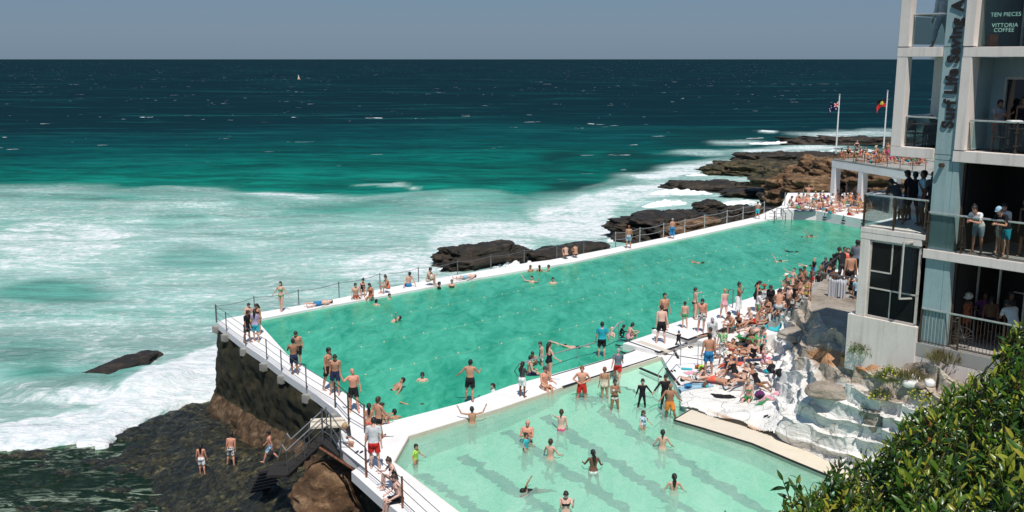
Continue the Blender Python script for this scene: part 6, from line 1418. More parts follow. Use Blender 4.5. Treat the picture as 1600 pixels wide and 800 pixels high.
# sunbathers on the rock shelf and blocks
rows('''
m|1137|522||knees|-60|t|dark|short_trunks:teal|man in teal trunks sitting with a red towel on the terrace|
f|1152|520||knees|-30|b|brown|swimsuit:black,cap:rust|woman in brown cap sitting behind the man in teal trunks|
f|1178|524||supknee|-60|p|dark|bikini_bottom:black|woman lying on a green towel with bent pale legs
f|1197|503||crossleg|-50|t|dark|bikini_top:black,bikini_bottom:black|dark haired woman sitting on the black edge line of the terrace|
m|1216|494||crouch|160|t|black|swim_shorts:lightgrey|tanned man leaning over beside the white block|
f|1144|541||prone|115|t|brown|bikini_bottom:black|woman in black bikini lying face down on the terrace
f|1160|559||supknee|100|t|dark|bikini_top:black,bikini_bottom:black|woman in black bikini lying with one knee up on a navy towel
f|1177|575||crossleg|-10|l|brown|swimsuit:black,longhair:brown|girl with long brown hair sitting cross legged on the rock shelf|
f|1196|583||side|60|l|black|swimsuit:pink,longhair:black|black haired woman in pink top leaning by a black bag|
f|1148|592||reclined|30|t|dark|swimsuit:black,bun:dark|woman in black swimsuit with a blue hair tie leaning back|
f|1160|603||reclined|-60|l|dark|bikini_top:black,bikini_bottom:black|woman lying back on her elbows with knees raised in the group of friends|
f|1183|606||reclined|40|b|brown|swimsuit:black,bun:brown|tanned woman in black swimsuit at the right of the group of friends|
f|1170|624||edge|-35|l|blond|bikini_top:green,swim_shorts:green|blonde woman in green print sitting on the rock step looking down|seat
f|1085|600||supknee|105|l|dark|swimsuit:print|woman in floral swimsuit lying with knees up at the edge of the rock shelf
m|1205|508||legsout|-100|t|dark|swim_shorts:grey|man sitting with legs stretched on the green towel of the white block|z=1.25
m|1221|500||legsout|-95|b|black|short_trunks:black|brown man sitting on the white block with his legs toward the pool|z=1.25
f|1228|488||crossleg|-40|d|black|dress:black|person in dark clothes sitting at the back of the white block|z=1.3
''', lod=1)
rows('''
m|1232|475||edgeback|-70|p|blond|swim_shorts:cream|pale blond man in cream shorts reclining beside the long handrail|seat
f|1245|466||knees|-60|t|dark|bikini_top:red,bikini_bottom:red|woman in red bikini hugging her knees on the terrace by the steps|
m|1247|448||knees|-90|b|black|swim_shorts:black|dark haired man sitting by the pool edge behind the handrail|
f|1258|462||legsout|-70|l|dark|bikini_top:white,bikini_bottom:white|woman in white bikini leaning forward on the terrace|
f|1262|448||legsout|-80|l|brown|swimsuit:hotpink,sunhat:white|woman in pink with a white hat on the lowest step|
m|1224|466||legsout|-80|l|dark|short_trunks:white|man lying back propped on his arms by the handrail foot|
m|1218|480||reclined|-80|t|dark|short_trunks:black|man reclining on a black towel on the terrace|
f|1240|480||side|-60|d|black|swimsuit:black|woman in black swimsuit in the shade beside the block|
''', lod=1)
rows('''
f|1271|434|404|stand|-60|l|blond|tshirt:black,shorts:blue|blond woman in black top at the pool end of the crowded steps|z=.8
m|1280|444|409|down|60|b|black|singlet:rust,swim_cap:blue|man in blue cap and brown singlet on the crowded steps|z=1.2
m|1290|440|402|down|-60|t|brown|tshirt:navy,shorts:black|brown haired man in navy on the crowded steps|z=1.2
m|1300|436|397|stand|150|d|black|tshirt:black,shorts:black|black haired man in black seen over the step handrail|z=1.4
f|1286|458|420|down|180|b|dark|tshirt:darkgrey,shorts:black|woman in dark grey behind the end post of the platform rail|z=2.4
m|1302|461|418|rail|170|d|black|tshirt:brown,shorts:black|man in brown shirt leaning at the back of the platform|z=2.7
m|1314|446|383|rail|190|t|black|tshirt:black,shorts:darkgrey|man in black with chin raised next to the handrail|z=3.0
m|1326|457|393|stand|182|t|black|swim_shorts:black|shirtless man with tanned back standing on the stair platform|z=3.0
m|1322|440|387|stand|0|l|brown|tshirt:coral,shorts:black|small figure in coral between the two men at the platform|z=3.0
m|1336|436|370|headhand|150|d|black|tshirt:slate,shorts:navy|man in grey blue shirt raising an arm beside the building corner|z=3.2
m|1341|430|376|stand|20|d|black|tshirt:grey,shorts:black|man in grey shirt partly hidden by the building corner|z=3.2
m|1338|478|433|down|170|b|grey|tshirt:lightblue,shorts:navy|person in light blue shirt at the right end of the towel rail|z=3.0
''', lod=1)

rows('''
f|1112|575||crossleg|20|b|dark|bikini_top:orange,bikini_bottom:orange|tanned woman in orange bikini sitting behind the man in blue shorts|
f|1133|583||legsout|-40|l|brown|swimsuit:navy,sunhat:cream|woman in straw hat and navy swimsuit on the rock shelf|
m|1122|600||prone|60|t|dark|swim_shorts:coral|man in coral shorts lying face down on the rock shelf
f|1143|575||side|-20|t|black|bikini_top:red,bikini_bottom:red|woman in red bikini propped on one side beside the coral towel|
m|1165|548||legsout|-60|b|black|swim_shorts:navy|man in navy shorts sitting under the middle terrace edge|
f|1190|545||knees|-30|l|dark|swimsuit:teal|woman in teal swimsuit with knees up below the white block|
m|1180|510||reclined|-70|t|brown|swim_shorts:red|man in red shorts leaning back on the upper terrace edge|
f|1168|512||knees|-60|l|blond|bikini_top:white,bikini_bottom:white|blonde woman in white bikini sitting on the upper terrace|
m|1208|484||legsout|-80|r|dark|swim_shorts:blue|sunburnt man in blue shorts sitting behind the robed woman|
f|1226|456||knees|-70|t|dark|swimsuit:black,sunhat:cream|woman with straw hat sitting at the pool edge behind the handrail|
f|1236|452||side|-60|l|brown|bikini_top:aqua,bikini_bottom:aqua|woman in aqua bikini lying sideways at the pool edge|
m|1252|440||legsout|-70|b|black|swim_shorts:grey|man in grey shorts with outstretched legs at the pool edge|
m|1214|468||prone|-60|t|dark|swim_shorts:green|man in green shorts lying face down by the long handrail
f|1257|474||crossleg|-50|t|black|bikini_top:yellow,bikini_bottom:yellow|woman in yellow bikini beside the platform wall|
m|1200|478||knees|-90|l|brown|short_trunks:purple|pale man in purple trunks with knees up on the terrace|
''', lod=1)
rows('''
m|1268|452|418|down|-40|b|black|swim_shorts:red|shirtless man in red shorts climbing the crowded steps|z=.9
m|1278|462|424|down|190|d|black|tshirt:black,shorts:black|man in black t shirt just behind the platform end post|z=2.0
f|1295|452|412|drink|160|t|dark|dress:navy|woman in navy dress drinking on the crowded steps|z=2.2
m|1309|468|424|stand|150|b|black|tshirt:darkgrey,trousers:black|man in charcoal behind the hanging towels|z=2.95
f|1329|470|430|phone|-20|t|dark|dress:black,longhair:dark|woman in black dress behind the right hanging towel|z=3.0
m|1317|432|386|shade|20|b|black|tshirt:navy,shorts:black|man in navy shading his eyes at the top of the steps|z=2.8
''', lod=1)
# far platform sunbathers
CW_ = ['coral', 'white', 'black', 'blue', 'red', 'aqua', 'pink', 'navy', 'orange', 'green', 'hotpink', 'yellow', 'grey', 'teal', 'lightblue', 'cream', 'purple']
used_lab = set()
def crowd(places, zf, where, group, zset=None, hmax=None):
    rr = random.Random(len(places)*7+3)
    nm = {'knees': 'knees up', 'reclined': 'leaning back', 'legsout': 'legs outstretched', 'crossleg': 'cross legged', 'supine': 'lying face up', 'prone': 'lying face down', 'supknee': 'lying, knee up', 'side': 'propped sideways', 'stand': 'standing', 'hips': 'hands on hips', 'edge': 'feet hanging', 'walk': 'walking', 'down': 'looking down', 'shade': 'shading eyes'}
    place_words = where
    for i, (x, y, pose) in enumerate(places):
        g = rr.choice('mf'); c = rr.choice(CW_); sk_ = rr.choice('ltrtlbr'); hr = rr.choice(['dark', 'black', 'brown', 'blond', 'dark'])
        hd = rr.uniform(-150, 60); w = (['swim_shorts:'+c] if g == 'm' else rr.choice([['bikini_top:'+c, 'bikini_bottom:'+c], ['swimsuit:'+c]]))
        if g == 'f' and rr.random() < .5: w.append('longhair:'+hr)
        if rr.random() < .15: w.append('sunhat:cream')
        if False: pass
        lab = '%s-haired %s in %s %s %s %s' % ({'dark': 'dark', 'black': 'black', 'brown': 'brown', 'blond': 'blond'}[hr], 'man' if g == 'm' else 'woman', c, 'shorts' if g == 'm' else ('bikini' if len(w) > 1 and 'bikini' in w[0] else 'swimsuit'), nm[pose], place_words(i, x, y))
        while lab in used_lab:
            c = rr.choice(CW_); w = [re_.split(':')[0]+':'+c if re_.split(':')[0] in ('swim_shorts', 'bikini_top', 'bikini_bottom', 'swimsuit') else re_ for re_ in w]
            lab = lab.split(' in ')[0]+' in '+c+' '+lab.split(' in ', 1)[1].split(' ', 1)[1]
        if len(lab.split()) > 16: print('LONG', lab)
        used_lab.add(lab)
        person(g, at(x, y, zset) if zset is not None else hit(x, y), hd, pose, sk_, hr, w, lab, lod=1, group=group, anchor='seat' if pose == 'edge' else 'ground')
rows('''
m|1237|325||knees|60|t|brown|swim_shorts:white|bald tanned man with knees up, leftmost on the far platform|
m|1262|318||shade|0|t|brown|swim_shorts:cream|tanned man raising both arms at the back of the far platform|
f|1275|328||edge|0|r|red|swimsuit:white|red haired woman in white sitting on the front edge of the far platform|seat
f|1341|334||side|-70|t|dark|bikini_top:orange,bikini_bottom:orange|tanned woman in orange bikini leaning on one arm at the far platform front|
f|1312|331||knees|-20|p|black|swimsuit:pink|dark haired woman in pink hunched over at the front of the far platform|
f|1303|318||legsout|20|l|brown|robe:white,longhair:brown|woman in a white robe sitting beside the left terrace pillar|
''', lod=1)
fp = [(1248, 320, 'knees'), (1256, 319, 'reclined'), (1271, 316, 'legsout'), (1284, 315, 'knees'), (1310, 325, 'legsout'), (1316, 330, 'crossleg'), (1336, 319, 'knees'), (1343, 325, 'side'), (1348, 332, 'legsout'), (1326, 336, 'edge'), (1297, 333, 'edge'), (1360, 322, 'stand'), (1244, 326, 'prone'), (1251, 323, 'legsout'), (1258, 327, 'prone'), (1264, 322, 'reclined'), (1268, 328, 'knees'), (1281, 328, 'edge'), (1286, 328, 'edge'), (1280, 320, 'knees'), (1289, 321, 'legsout'), (1296, 324, 'supine'), (1292, 330, 'prone'),
      (1300, 331, 'supine'), (1308, 315, 'knees'), (1314, 314, 'knees'), (1318, 320, 'reclined'), (1322, 326, 'crossleg'), (1326, 317, 'knees'), (1330, 322, 'side'), (1329, 331, 'supine'), (1334, 326, 'prone'), (1346, 318, 'legsout'),
      (1350, 326, 'supine'), (1340, 314, 'hips'), (1347, 313, 'down'), (1354, 319, 'knees'), (1322, 311, 'stand'), (1333, 312, 'knees'), (1357, 330, 'knees')]
crowd(fp, .6, lambda i, x, y: 'on the far platform, ' + ('left end' if x < 1262 else 'front edge' if x < 1295 and y > 325 else 'left of the pillar' if x < 1297 else 'before the pillar' if x < 1312 else 'between pillars' if x < 1340 else 'by right pillar'), 'sunbathers on the far platform')
rows('''
f|1338|243|219|hips|10|l|dark|swimsuit:black|woman in black swimsuit standing behind the others on the raised terrace|z=4.57
f|1315|249||knees|20|t|dark|swimsuit:red|woman in red sitting at the left end of the raised terrace|z=4.57
m|1325|248||knees|-30|t|black|singlet:black|man in black singlet second from the left on the raised terrace|z=4.57
''', lod=1)
tp = [(1335, 246, 'knees'), (1341, 253, 'legsout'), (1349, 251, 'knees'), (1355, 246, 'reclined'), (1366, 250, 'crossleg'), (1378, 257, 'knees'), (1386, 252, 'stand'), (1395, 254, 'knees'), (1400, 245, 'hips'), (1411, 248, 'knees'), (1424, 256, 'knees'), (1433, 258, 'legsout'), (1439, 249, 'knees'), (1331, 250, 'reclined'), (1345, 250, 'crossleg'), (1352, 244, 'supine'), (1358, 250, 'prone'), (1362, 254, 'supine'), (1368, 246, 'knees'), (1371, 254, 'legsout'), (1375, 249, 'reclined'), (1381, 253, 'prone'), (1383, 244, 'knees'), (1388, 248, 'supine'), (1390, 256, 'crossleg'), (1394, 244, 'knees'), (1398, 250, 'reclined'),
      (1402, 256, 'knees'), (1405, 247, 'legsout'), (1409, 253, 'side'), (1414, 257, 'knees'), (1417, 247, 'reclined'), (1421, 252, 'knees'), (1428, 259, 'crossleg'), (1431, 250, 'supine'), (1436, 254, 'legsout'), (1441, 259, 'knees'), (1444, 249, 'reclined')]
crowd(tp, 4.57, lambda i, x, y: 'on the raised terrace ' + ('left of right flagpole' if x < 1372 else 'below right flagpole' if x < 1392 else 'under corner frame' if x < 1420 else 'by blue column'), 'sunbathers on the raised terrace', zset=4.57)

# people on the balconies; left balcony silhouettes get their shade from dark clothing
def brow(txt, group=None, lod=0):
    for ln in txt.strip().splitlines():
        f = [s.strip() for s in ln.split('|')]; g, a, d, z, pose, hd, sk_, hr, wear, lab = f[:10]
        fl = f[10] if len(f) > 10 else ''
        person(g, bloc(float(a), float(d), float(z)), float(hd), pose, sk_, hr, [w for w in wear.split(',') if w], lab, lod=lod, group=group, height=float(fl.split('h=')[1]) if 'h=' in fl else None, anchor='seat' if 'seat' in fl else 'ground')
brow('''
m|-1.83|-.75|7.765|phone|-60|d|black|tshirt:grey,shorts:darkgrey|dark skinned man in grey shirt at the left end of the glass balcony|h=1.72
f|-.80|-.32|7.765|rail|-40|r|dark|tshirt:white,shorts:denim,bun:dark|woman in white top and denim shorts leaning on the balcony rail
f|-.25|-.75|7.765|down|-50|l|dark|tshirt:white,shorts:cream|woman in white holding a camera behind the one in the white cap
f|-.02|-.32|7.765|rail|-60|t|brown|tshirt:black,shorts:teal,cap:lightblue,brim:lightblue|woman in white cap, black top and teal shorts leaning on the balcony rail|h=1.7
m|.35|-1.0|7.765|stand|-50|b|black|singlet:black,shorts:black,glasses:black|man in black singlet with sunglasses standing in the balcony doorway|h=1.78
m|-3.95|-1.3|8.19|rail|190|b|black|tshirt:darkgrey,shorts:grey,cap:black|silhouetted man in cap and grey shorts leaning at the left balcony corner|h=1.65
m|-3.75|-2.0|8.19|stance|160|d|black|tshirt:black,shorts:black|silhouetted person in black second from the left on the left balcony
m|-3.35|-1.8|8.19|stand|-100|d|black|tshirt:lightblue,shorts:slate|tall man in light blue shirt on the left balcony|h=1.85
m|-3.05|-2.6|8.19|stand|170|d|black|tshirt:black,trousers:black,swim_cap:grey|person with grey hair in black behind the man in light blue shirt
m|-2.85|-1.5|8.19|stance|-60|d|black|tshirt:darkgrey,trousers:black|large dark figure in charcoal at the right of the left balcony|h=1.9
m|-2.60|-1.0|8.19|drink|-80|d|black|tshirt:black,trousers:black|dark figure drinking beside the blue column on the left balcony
m|-2.75|-.9|14.06|stance|180|b|black|shirt:lightgrey,trousers:denim|man in grey shirt with back turned behind the top left glass|h=1.78
m|-2.35|-1.3|14.06|stand|170|b|black|shirt:darkgrey,trousers:slate|man in dark suit beside the column on the top left floor
m|-.85|-1.1|10.93|phone|20|b|dark|tshirt:grey,shorts:rust|seated looking figure in grey shirt behind the upper right balustrade|h=1.55
f|-1.8|-1.7|4.66|down|30|t|dark|tshirt:coral,shorts:rust|woman in coral top in the corner above the bicycle
f|-1.35|-1.2|4.66|down|-20|d|dark|dress:rust,sunhat:cream|woman in straw hat and rust dress on the lower terrace
m|-.6|-1.4|4.66|down|160|d|black|tshirt:brown,trousers:black|person in dark mustard shirt in the shade of the lower terrace|h=1.6
m|.25|-1.0|4.66|rail|180|b|black|tshirt:lightgrey,shorts:darkgrey|man in pale t shirt with dark backpack bending over on the lower terrace
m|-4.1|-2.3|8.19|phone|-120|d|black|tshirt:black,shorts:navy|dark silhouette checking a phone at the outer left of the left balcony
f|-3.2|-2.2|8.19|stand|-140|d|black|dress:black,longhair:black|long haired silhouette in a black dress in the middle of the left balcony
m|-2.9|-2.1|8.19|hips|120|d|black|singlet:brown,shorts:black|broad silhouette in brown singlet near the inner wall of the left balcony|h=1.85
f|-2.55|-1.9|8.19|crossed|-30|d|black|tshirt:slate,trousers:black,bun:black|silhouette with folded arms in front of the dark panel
f|.75|-.8|7.765|hips|-30|t|brown|dress:navy,longhair:brown|woman in navy dress at the right edge of the glass balcony
m|.2|-2.2|7.765|drink|-60|b|black|shirt:darkgrey,trousers:black|man in charcoal shirt drinking deep inside the middle balcony
f|-.95|-1.7|4.66|hips|-10|d|black|tshirt:purple,shorts:black|woman in purple top behind the one in the straw hat
m|-.2|-1.8|4.66|stand|30|d|black|tshirt:darkgrey,trousers:black|man in dark grey standing at the back of the lower terrace
f|-.2|-1.3|10.93|stand|-30|b|black|dress:black,bun:black|woman in black by the table behind the upper right balustrade
m|-2.95|-1.4|10.93|edge|150|d|black|tshirt:black,trousers:black|dark seated diner in the upper left corner terrace|seat
''')
# ================================================================ LANE ROPES
def rope(p, q, label):
    A_, B_ = at(*p, ZW+.02), at(*q, ZW+.02); r = empty('lane_rope', A_, 0, label, 'lane rope', 'lane ropes in the big pool'); d = B_-A_; n = int(d.length/1.25)
    fm_ = P('faded_float', (.50, .52, .38), .6)
    pts = [(d*(k/60))+Vector((.05*math.sin(k*.7), .05*math.sin(k*.5+1), -.03)) for k in range(61)]
    MB().tube(pts, .012, 5).build('line', M['apron'], r)
    base_ = None
    for k in range(n):
        c = d*(k/n)+Vector((random.uniform(-.08, .08), random.uniform(-.06, .06), .0))
        if base_ is None: base_ = MB().ell((0, 0, 0), (.045, .045, .04), 8, 6).build('float', fm_, r, smooth=True); base_.location = c
        else: o = base_.copy(); COL.objects.link(o); o.location = c
rope((484, 519), (1215, 373), 'rope of small pale floats farthest from the divider, nearest the sea wall')
rope((564, 542), (1262, 392), 'rope of small pale floats along the middle of the big pool')
rope((574, 585), (1290, 418), 'rope of small pale floats nearest the dividing wall')

# ================================================================ FOLIAGE
def m_leaf(name, c1, c2, c3):
    m, t, b = newmat(name); a = attr(t, 'tone'); col = ramp(t, a, [(0, c1), (.55, c2), (.88, c3), (1, (.30, .12, .04))])
    t.links.new(col, b.inputs['Base Color']); b.inputs['Roughness'].default_value = .32; b.inputs['Specular IOR Level'].default_value = .5
    tl = t.nodes.new('ShaderNodeBsdfTranslucent'); t.links.new(mixc(t, .5, col, (.25, .35, .03)), tl.inputs[0]); mx = t.nodes.new('ShaderNodeMixShader'); mx.inputs[0].default_value = .22
    t.links.new(b.outputs[0], mx.inputs[1]); t.links.new(tl.outputs[0], mx.inputs[2]); t.links.new(mx.outputs[0], t.nodes['Material Output'].inputs[0]); return m
ML = m_leaf('glossy_coastal_leaf', (.010, .035, .005), (.050, .125, .012), (.32, .34, .035))
def leaf_geo(fine=True):
    st_ = [0, .12, .3, .5, .7, .88, 1.0] if fine else [0, .35, .7, 1.0]
    V = []; F = []
    for t in st_:
        w = .165*math.sin(math.pi*min(1, t**.85))**.75 if 0 < t < 1 else .008
        zc = -.22*t*t
        V += [(t, -w, zc+.35*w), (t, 0, zc), (t, w, zc+.35*w)]
    for i in range(len(st_)-1):
        a = i*3; F += [(a, a+3, a+4, a+1), (a+1, a+4, a+5, a+2)]
    return np.array(V), np.array(F)
LV, LF = leaf_geo(True)
def leaves_mesh(name, mats, tones, m, parent, fine=True, org=Vector((0, 0, 0))):
    V0, F0 = leaf_geo(fine); n = len(mats); A = np.array(mats)
    Vh = np.c_[V0, np.ones(len(V0))]; VV = np.einsum('nij,vj->nvi', A[:, :3, :], Vh)-np.array(org); FF = (F0[None]+(np.arange(n)*len(V0))[:, None, None]).reshape(-1, 4)
    me = meshdata(name, VV.reshape(-1, 3), FF.astype(np.int32), True)
    a_ = me.attributes.new('tone', 'FLOAT', 'POINT'); a_.data.foreach_set('value', np.repeat(np.array(tones, dtype=np.float32), len(V0)))
    return link(name, me, m, parent)
def basis(d, up_, s):
    d = d/np.linalg.norm(d); y = np.cross(up_, d); y /= np.linalg.norm(y)+1e-9; z = np.cross(d, y); Mx = np.eye(4)[:3]; Mx = np.zeros((3, 4)); Mx[:, 0] = d*s; Mx[:, 1] = y*s; Mx[:, 2] = z*s; return Mx
def hedge(name, label, outline, N, x0, x1, seed, Yb, deep, big, lleaf):
    rg = np.random.default_rng(seed); ox = [p[0] for p in outline]; oy = [p[1] for p in outline]; mats = []; tones = []; stems = []
    org = None
    for k in range(N):
        px = rg.uniform(x0, x1); yo = np.interp(px, ox, oy); dd = rg.random()**1.15*(deep); py = yo+6+dd+max(0, rg.normal(0, 6)); layer = rg.choice([0, 0, 1, 2])
        Y_ = max(3.3, Yb-1.1*(dd/100)+.28*layer+rg.normal(0, .16)+(px-1400)*-.0009)
        if layer: py += 22*layer
        tip = np.array(atY(px, py, Y_)); dv = np.array([rg.normal(-.10, .28), rg.normal(-.22, .28), 1.0]); dv /= np.linalg.norm(dv)
        Ls = rg.uniform(.22, .42); nl = int(rg.integers(9, 15)); ph = rg.uniform(0, 6.28); tone0 = np.clip(rg.normal(.42, .26), 0, .9)
        if org is None: org = Vector(tip)
        stems.append((tip-dv*Ls, tip, .0045))
        for j in range(nl):
            f = j/(nl-1); p = tip-dv*Ls*(1-f); an_ = ph+j*2.4; el_ = .35+.75*f+rg.normal(0, .15)
            side = np.cross(dv, [1, 0, 0]); side /= np.linalg.norm(side); s2 = np.cross(dv, side)
            d_ = (side*math.cos(an_)+s2*math.sin(an_))*math.cos(el_)+dv*math.sin(el_)
            L_ = lleaf*rg.uniform(.45, 1.25)*(1-.35*f*(f > .8)); tn = tone0+rg.normal(0, .13)+.18*(f > .8)
            if rg.random() < .015: tn = 1
            mats.append(np.c_[basis(d_, dv+rg.normal(0, .15, 3), L_)[:, :3], p]); tones.append(1 if tn == 1 else min(.9, max(0, tn)))
    root = empty(name, org, 0, label, 'shrub')
    P2 = []
    for i, m_ in enumerate(mats):
        x, y = proj(m_[:, 3]); vis = (0 < x < 1590) and y < 795; d = np.linalg.norm(m_[:, 3]-np.array([0, 0, CAMH])); P2.append((-(np.linalg.norm(m_[:, 0])/d) if vis else 0, i))
    P2.sort(); nb = set(i for s_, i in P2[:big])
    bs_ = None
    o_ = np.array(org)
    for i in nb:
        me = bpy.data.meshes.get('leaf_tone_%d' % int(tones[i]*4))
        if me is None:
            me = meshdata('leaf_tone_%d' % int(tones[i]*4), LV, LF, True); a_ = me.attributes.new('tone', 'FLOAT', 'POINT'); a_.data.foreach_set('value', np.full(len(LV), min(1, int(tones[i]*4)/4+.1), dtype=np.float32)); me.materials.append(ML)
        ob = bpy.data.objects.new('leaf', me); COL.objects.link(ob); ob.parent = root; m_ = mats[i]; mm = Matrix([[*m_[0]], [*m_[1]], [*m_[2]], [0, 0, 0, 1]]); mm.translation = Vector(m_[:, 3]-o_); ob.matrix_local = mm
    rest_ = [i for i in range(len(mats)) if i not in nb]
    f_ = leaves_mesh('foliage', [mats[i] for i in rest_], [tones[i] for i in rest_], ML, root, True, org); f_['kind'] = 'stuff'
    sb = MB()
    for a_, b_, r_ in stems: sb.tube([a_, b_], [r_*1.6, r_*.6], 4, False)
    so_ = sb.build('stems', P('green_brown_stem', (.10, .09, .03), .7), root, org=None); so_['kind'] = 'stuff'; so_.data.transform(Matrix.Translation(-org))
    return root
hedge('hedge_bush', 'large glossy green coastal hedge filling the lower right corner', [(1180, 860), (1250, 790), (1268, 752), (1292, 716), (1335, 704), (1370, 690), (1400, 664), (1440, 622), (1475, 592), (1530, 562), (1560, 530), (1600, 490), (1700, 450), (1900, 380)], 2900, 1228, 1900, 5, 6.6, 330, 220, .085)
hedge('shrub', 'upright leafy sprig of the hedge standing against the turquoise shallow pool', [(1160, 830), (1190, 778), (1225, 730), (1243, 696), (1262, 742), (1285, 740), (1320, 770)], 42, 1185, 1300, 9, 5.6, 110, 50, .095)
hedge('shrub', 'small leafy sprig peeking up at the bottom edge of the shallow pool', [(1100, 815), (1118, 788), (1135, 783), (1150, 812)], 4, 1108, 1146, 11, 5.2, 14, 20, .085)
# slope the hedge grows on
xs = np.linspace(.5, 24, 60); ys = np.linspace(-2, 13, 50); X, Y = np.meshgrid(xs, ys)
Zh = 13.7-.64*np.maximum(Y, 0)-1.15+(fbm(X*.8, Y*.8, seed=111)-.5)*.4-2.5*sstep(.42, .28, X/np.maximum(Y, .6))
hs_ = grid_obj('hillside', X, Y, Zh, M['algae'], keep=(X/np.maximum(Y, .4) > .26)); hs_['kind'] = 'structure'
MFL = P('yellow_flower', (.75, .62, .05), .6)
def clump(label, c, size, n, ll, seed, flowers=0, name='shrub', cat='shrub', m=None, spiky=False):
    rg = np.random.default_rng(seed); mats = []; tones = []; root = empty(name, c, 0, label, cat); fb = []
    for i in range(n):
        u = rg.normal(0, 1, 3); u /= np.linalg.norm(u); u[2] = abs(u[2]); rr_ = rg.uniform(.55, 1.0)*(1+.35*math.sin(u[0]*5+seed)*math.cos(u[1]*4+seed*2)); p = u*np.array(size)*rr_
        d = u*.8+rg.normal(0, .45, 3)+np.array([0, 0, .5 if not spiky else 2.2]); mats.append(np.c_[basis(d, np.array([.1, .2, 1.])+rg.normal(0, .5, 3), ll*rg.uniform(.6, 1.3)*(2.6 if spiky else 1))[:, :3]*(np.array([1, .25, .25]) if spiky else 1), p]); tones.append(np.clip(rg.normal(.45, .22), 0, .95))
        if flowers and i % flowers == 0 and rr_ > .8: fb.append(p*1.05)
    f_ = leaves_mesh('foliage', mats, tones, m or ML, root, False); f_['kind'] = 'stuff'
    tb = MB()
    for k in range(4): a_ = rg.uniform(0, 6.28); tb.tube([(0, 0, -.05), (math.cos(a_)*size[0]*.5, math.sin(a_)*size[1]*.5, size[2]*.6)], [.02, .006], 5)
    s_ = tb.build('stems', P('green_brown_stem', (.10, .09, .03), .7), root); s_['kind'] = 'stuff'
    if fb:
        q = MB()
        for p in fb: q.ell(tuple(p), (.03, .03, .018), 6, 3)
        o = q.build('flowers', MFL, root); o['kind'] = 'stuff'
BVH = build_bvh()
MLg = m_leaf('pale_succulent_leaf', (.05, .09, .02), (.11, .18, .04), (.25, .28, .08)); MDry = m_leaf('dry_grass_blade', (.10, .08, .03), (.26, .21, .10), (.42, .36, .20))
for (lb, x, y, sz_, n, ll, fl, mm_, spk) in [
 ('low green shrub against the plinth of the building', 1352, 550, (.65, .35, .30), 1300, .07, 0, MLg, False), ('green mat of succulents right of the plinth shrub', 1388, 556, (.75, .35, .34), 1500, .06, 14, MLg, False),
 ('bushy green shrub with small yellow flowers at the cliff crest', 1392, 592, (.62, .5, .38), 1600, .07, 9, MLg, False), ('second yellow flowering shrub hanging over the painted ledge', 1378, 622, (.45, .35, .35), 1100, .06, 10, MLg, False),
 ('shadowed shrub filling the gap between plinth and terrace', 1420, 556, (.8, .5, .75), 2200, .08, 0, ML, False), ('dark creeper in the crack between ledges and pinkish boulder', 1352, 650, (.25, .2, .45), 600, .05, 0, ML, False),
 ('tiny green tuft on the orange rock', 1319, 557, (.13, .1, .08), 160, .05, 0, MLg, False), ('dry grass tuft below the lower terrace wall', 1430, 592, (.55, .4, .15), 500, .10, 0, MDry, True), ('tall dry grass in front of the lower terrace railing', 1480, 566, (.7, .35, .2), 500, .12, 0, MDry, True),
 ('green bush beside the broken stones', 1440, 622, (.45, .4, .3), 900, .06, 12, MLg, False)]:
    clump(lb, hit(x, y)+Vector((0, 0, -.03)), sz_, n, ll, x, fl, m=mm_, spiky=spk, name='grass_tuft' if spk else 'shrub', cat='grass' if spk else 'shrub')
for i, (x, y, s_) in enumerate([(1418, 582, .22), (1432, 590, .26), (1446, 585, .2), (1424, 600, .24), (1440, 602, .2), (1452, 598, .25), (1410, 592, .18)]):
    rock(['broken stone nearest the plinth in the rubble pile', 'largest broken stone of the rubble pile', 'broken stone at the top right of the rubble', 'broken stone at the front of the rubble', 'small broken stone in the middle of the rubble', 'broken stone at the right end of the rubble', 'smallest broken stone left of the rubble'][i], hit(x, y), (s_, s_*.7, s_*.5), i*.9, M['whiterock'] if i % 2 else M['toprock'], 60+i, name='stone', rows=14, cols=18, cat='stone', rough=.25)
# rock slabs lying on the cliff
rock('flat grey sandstone slab lying on the white ledges', hit(1306, 612)+Vector((.15, .1, 0)), (1.15, .55, .26), R_(-8), M['toprock'], 41, name='boulder', rough=.22, terr=6, cat='boulder')
rock('cracked pinkish grey boulder beside the green shrubs', hit(1372, 655)+Vector((.2, .15, -.1)), (.7, .5, .5), R_(20), M['toprock'], 42, name='boulder', rough=.22, terr=6, cat='boulder')
rock('weathered rounded slab at the head of the cliff', hit(1245, 522)+Vector((.1, 0, 0)), (.9, .7, .22), R_(30), M['toprock'], 43, name='boulder', rough=.22, terr=6, cat='boulder')

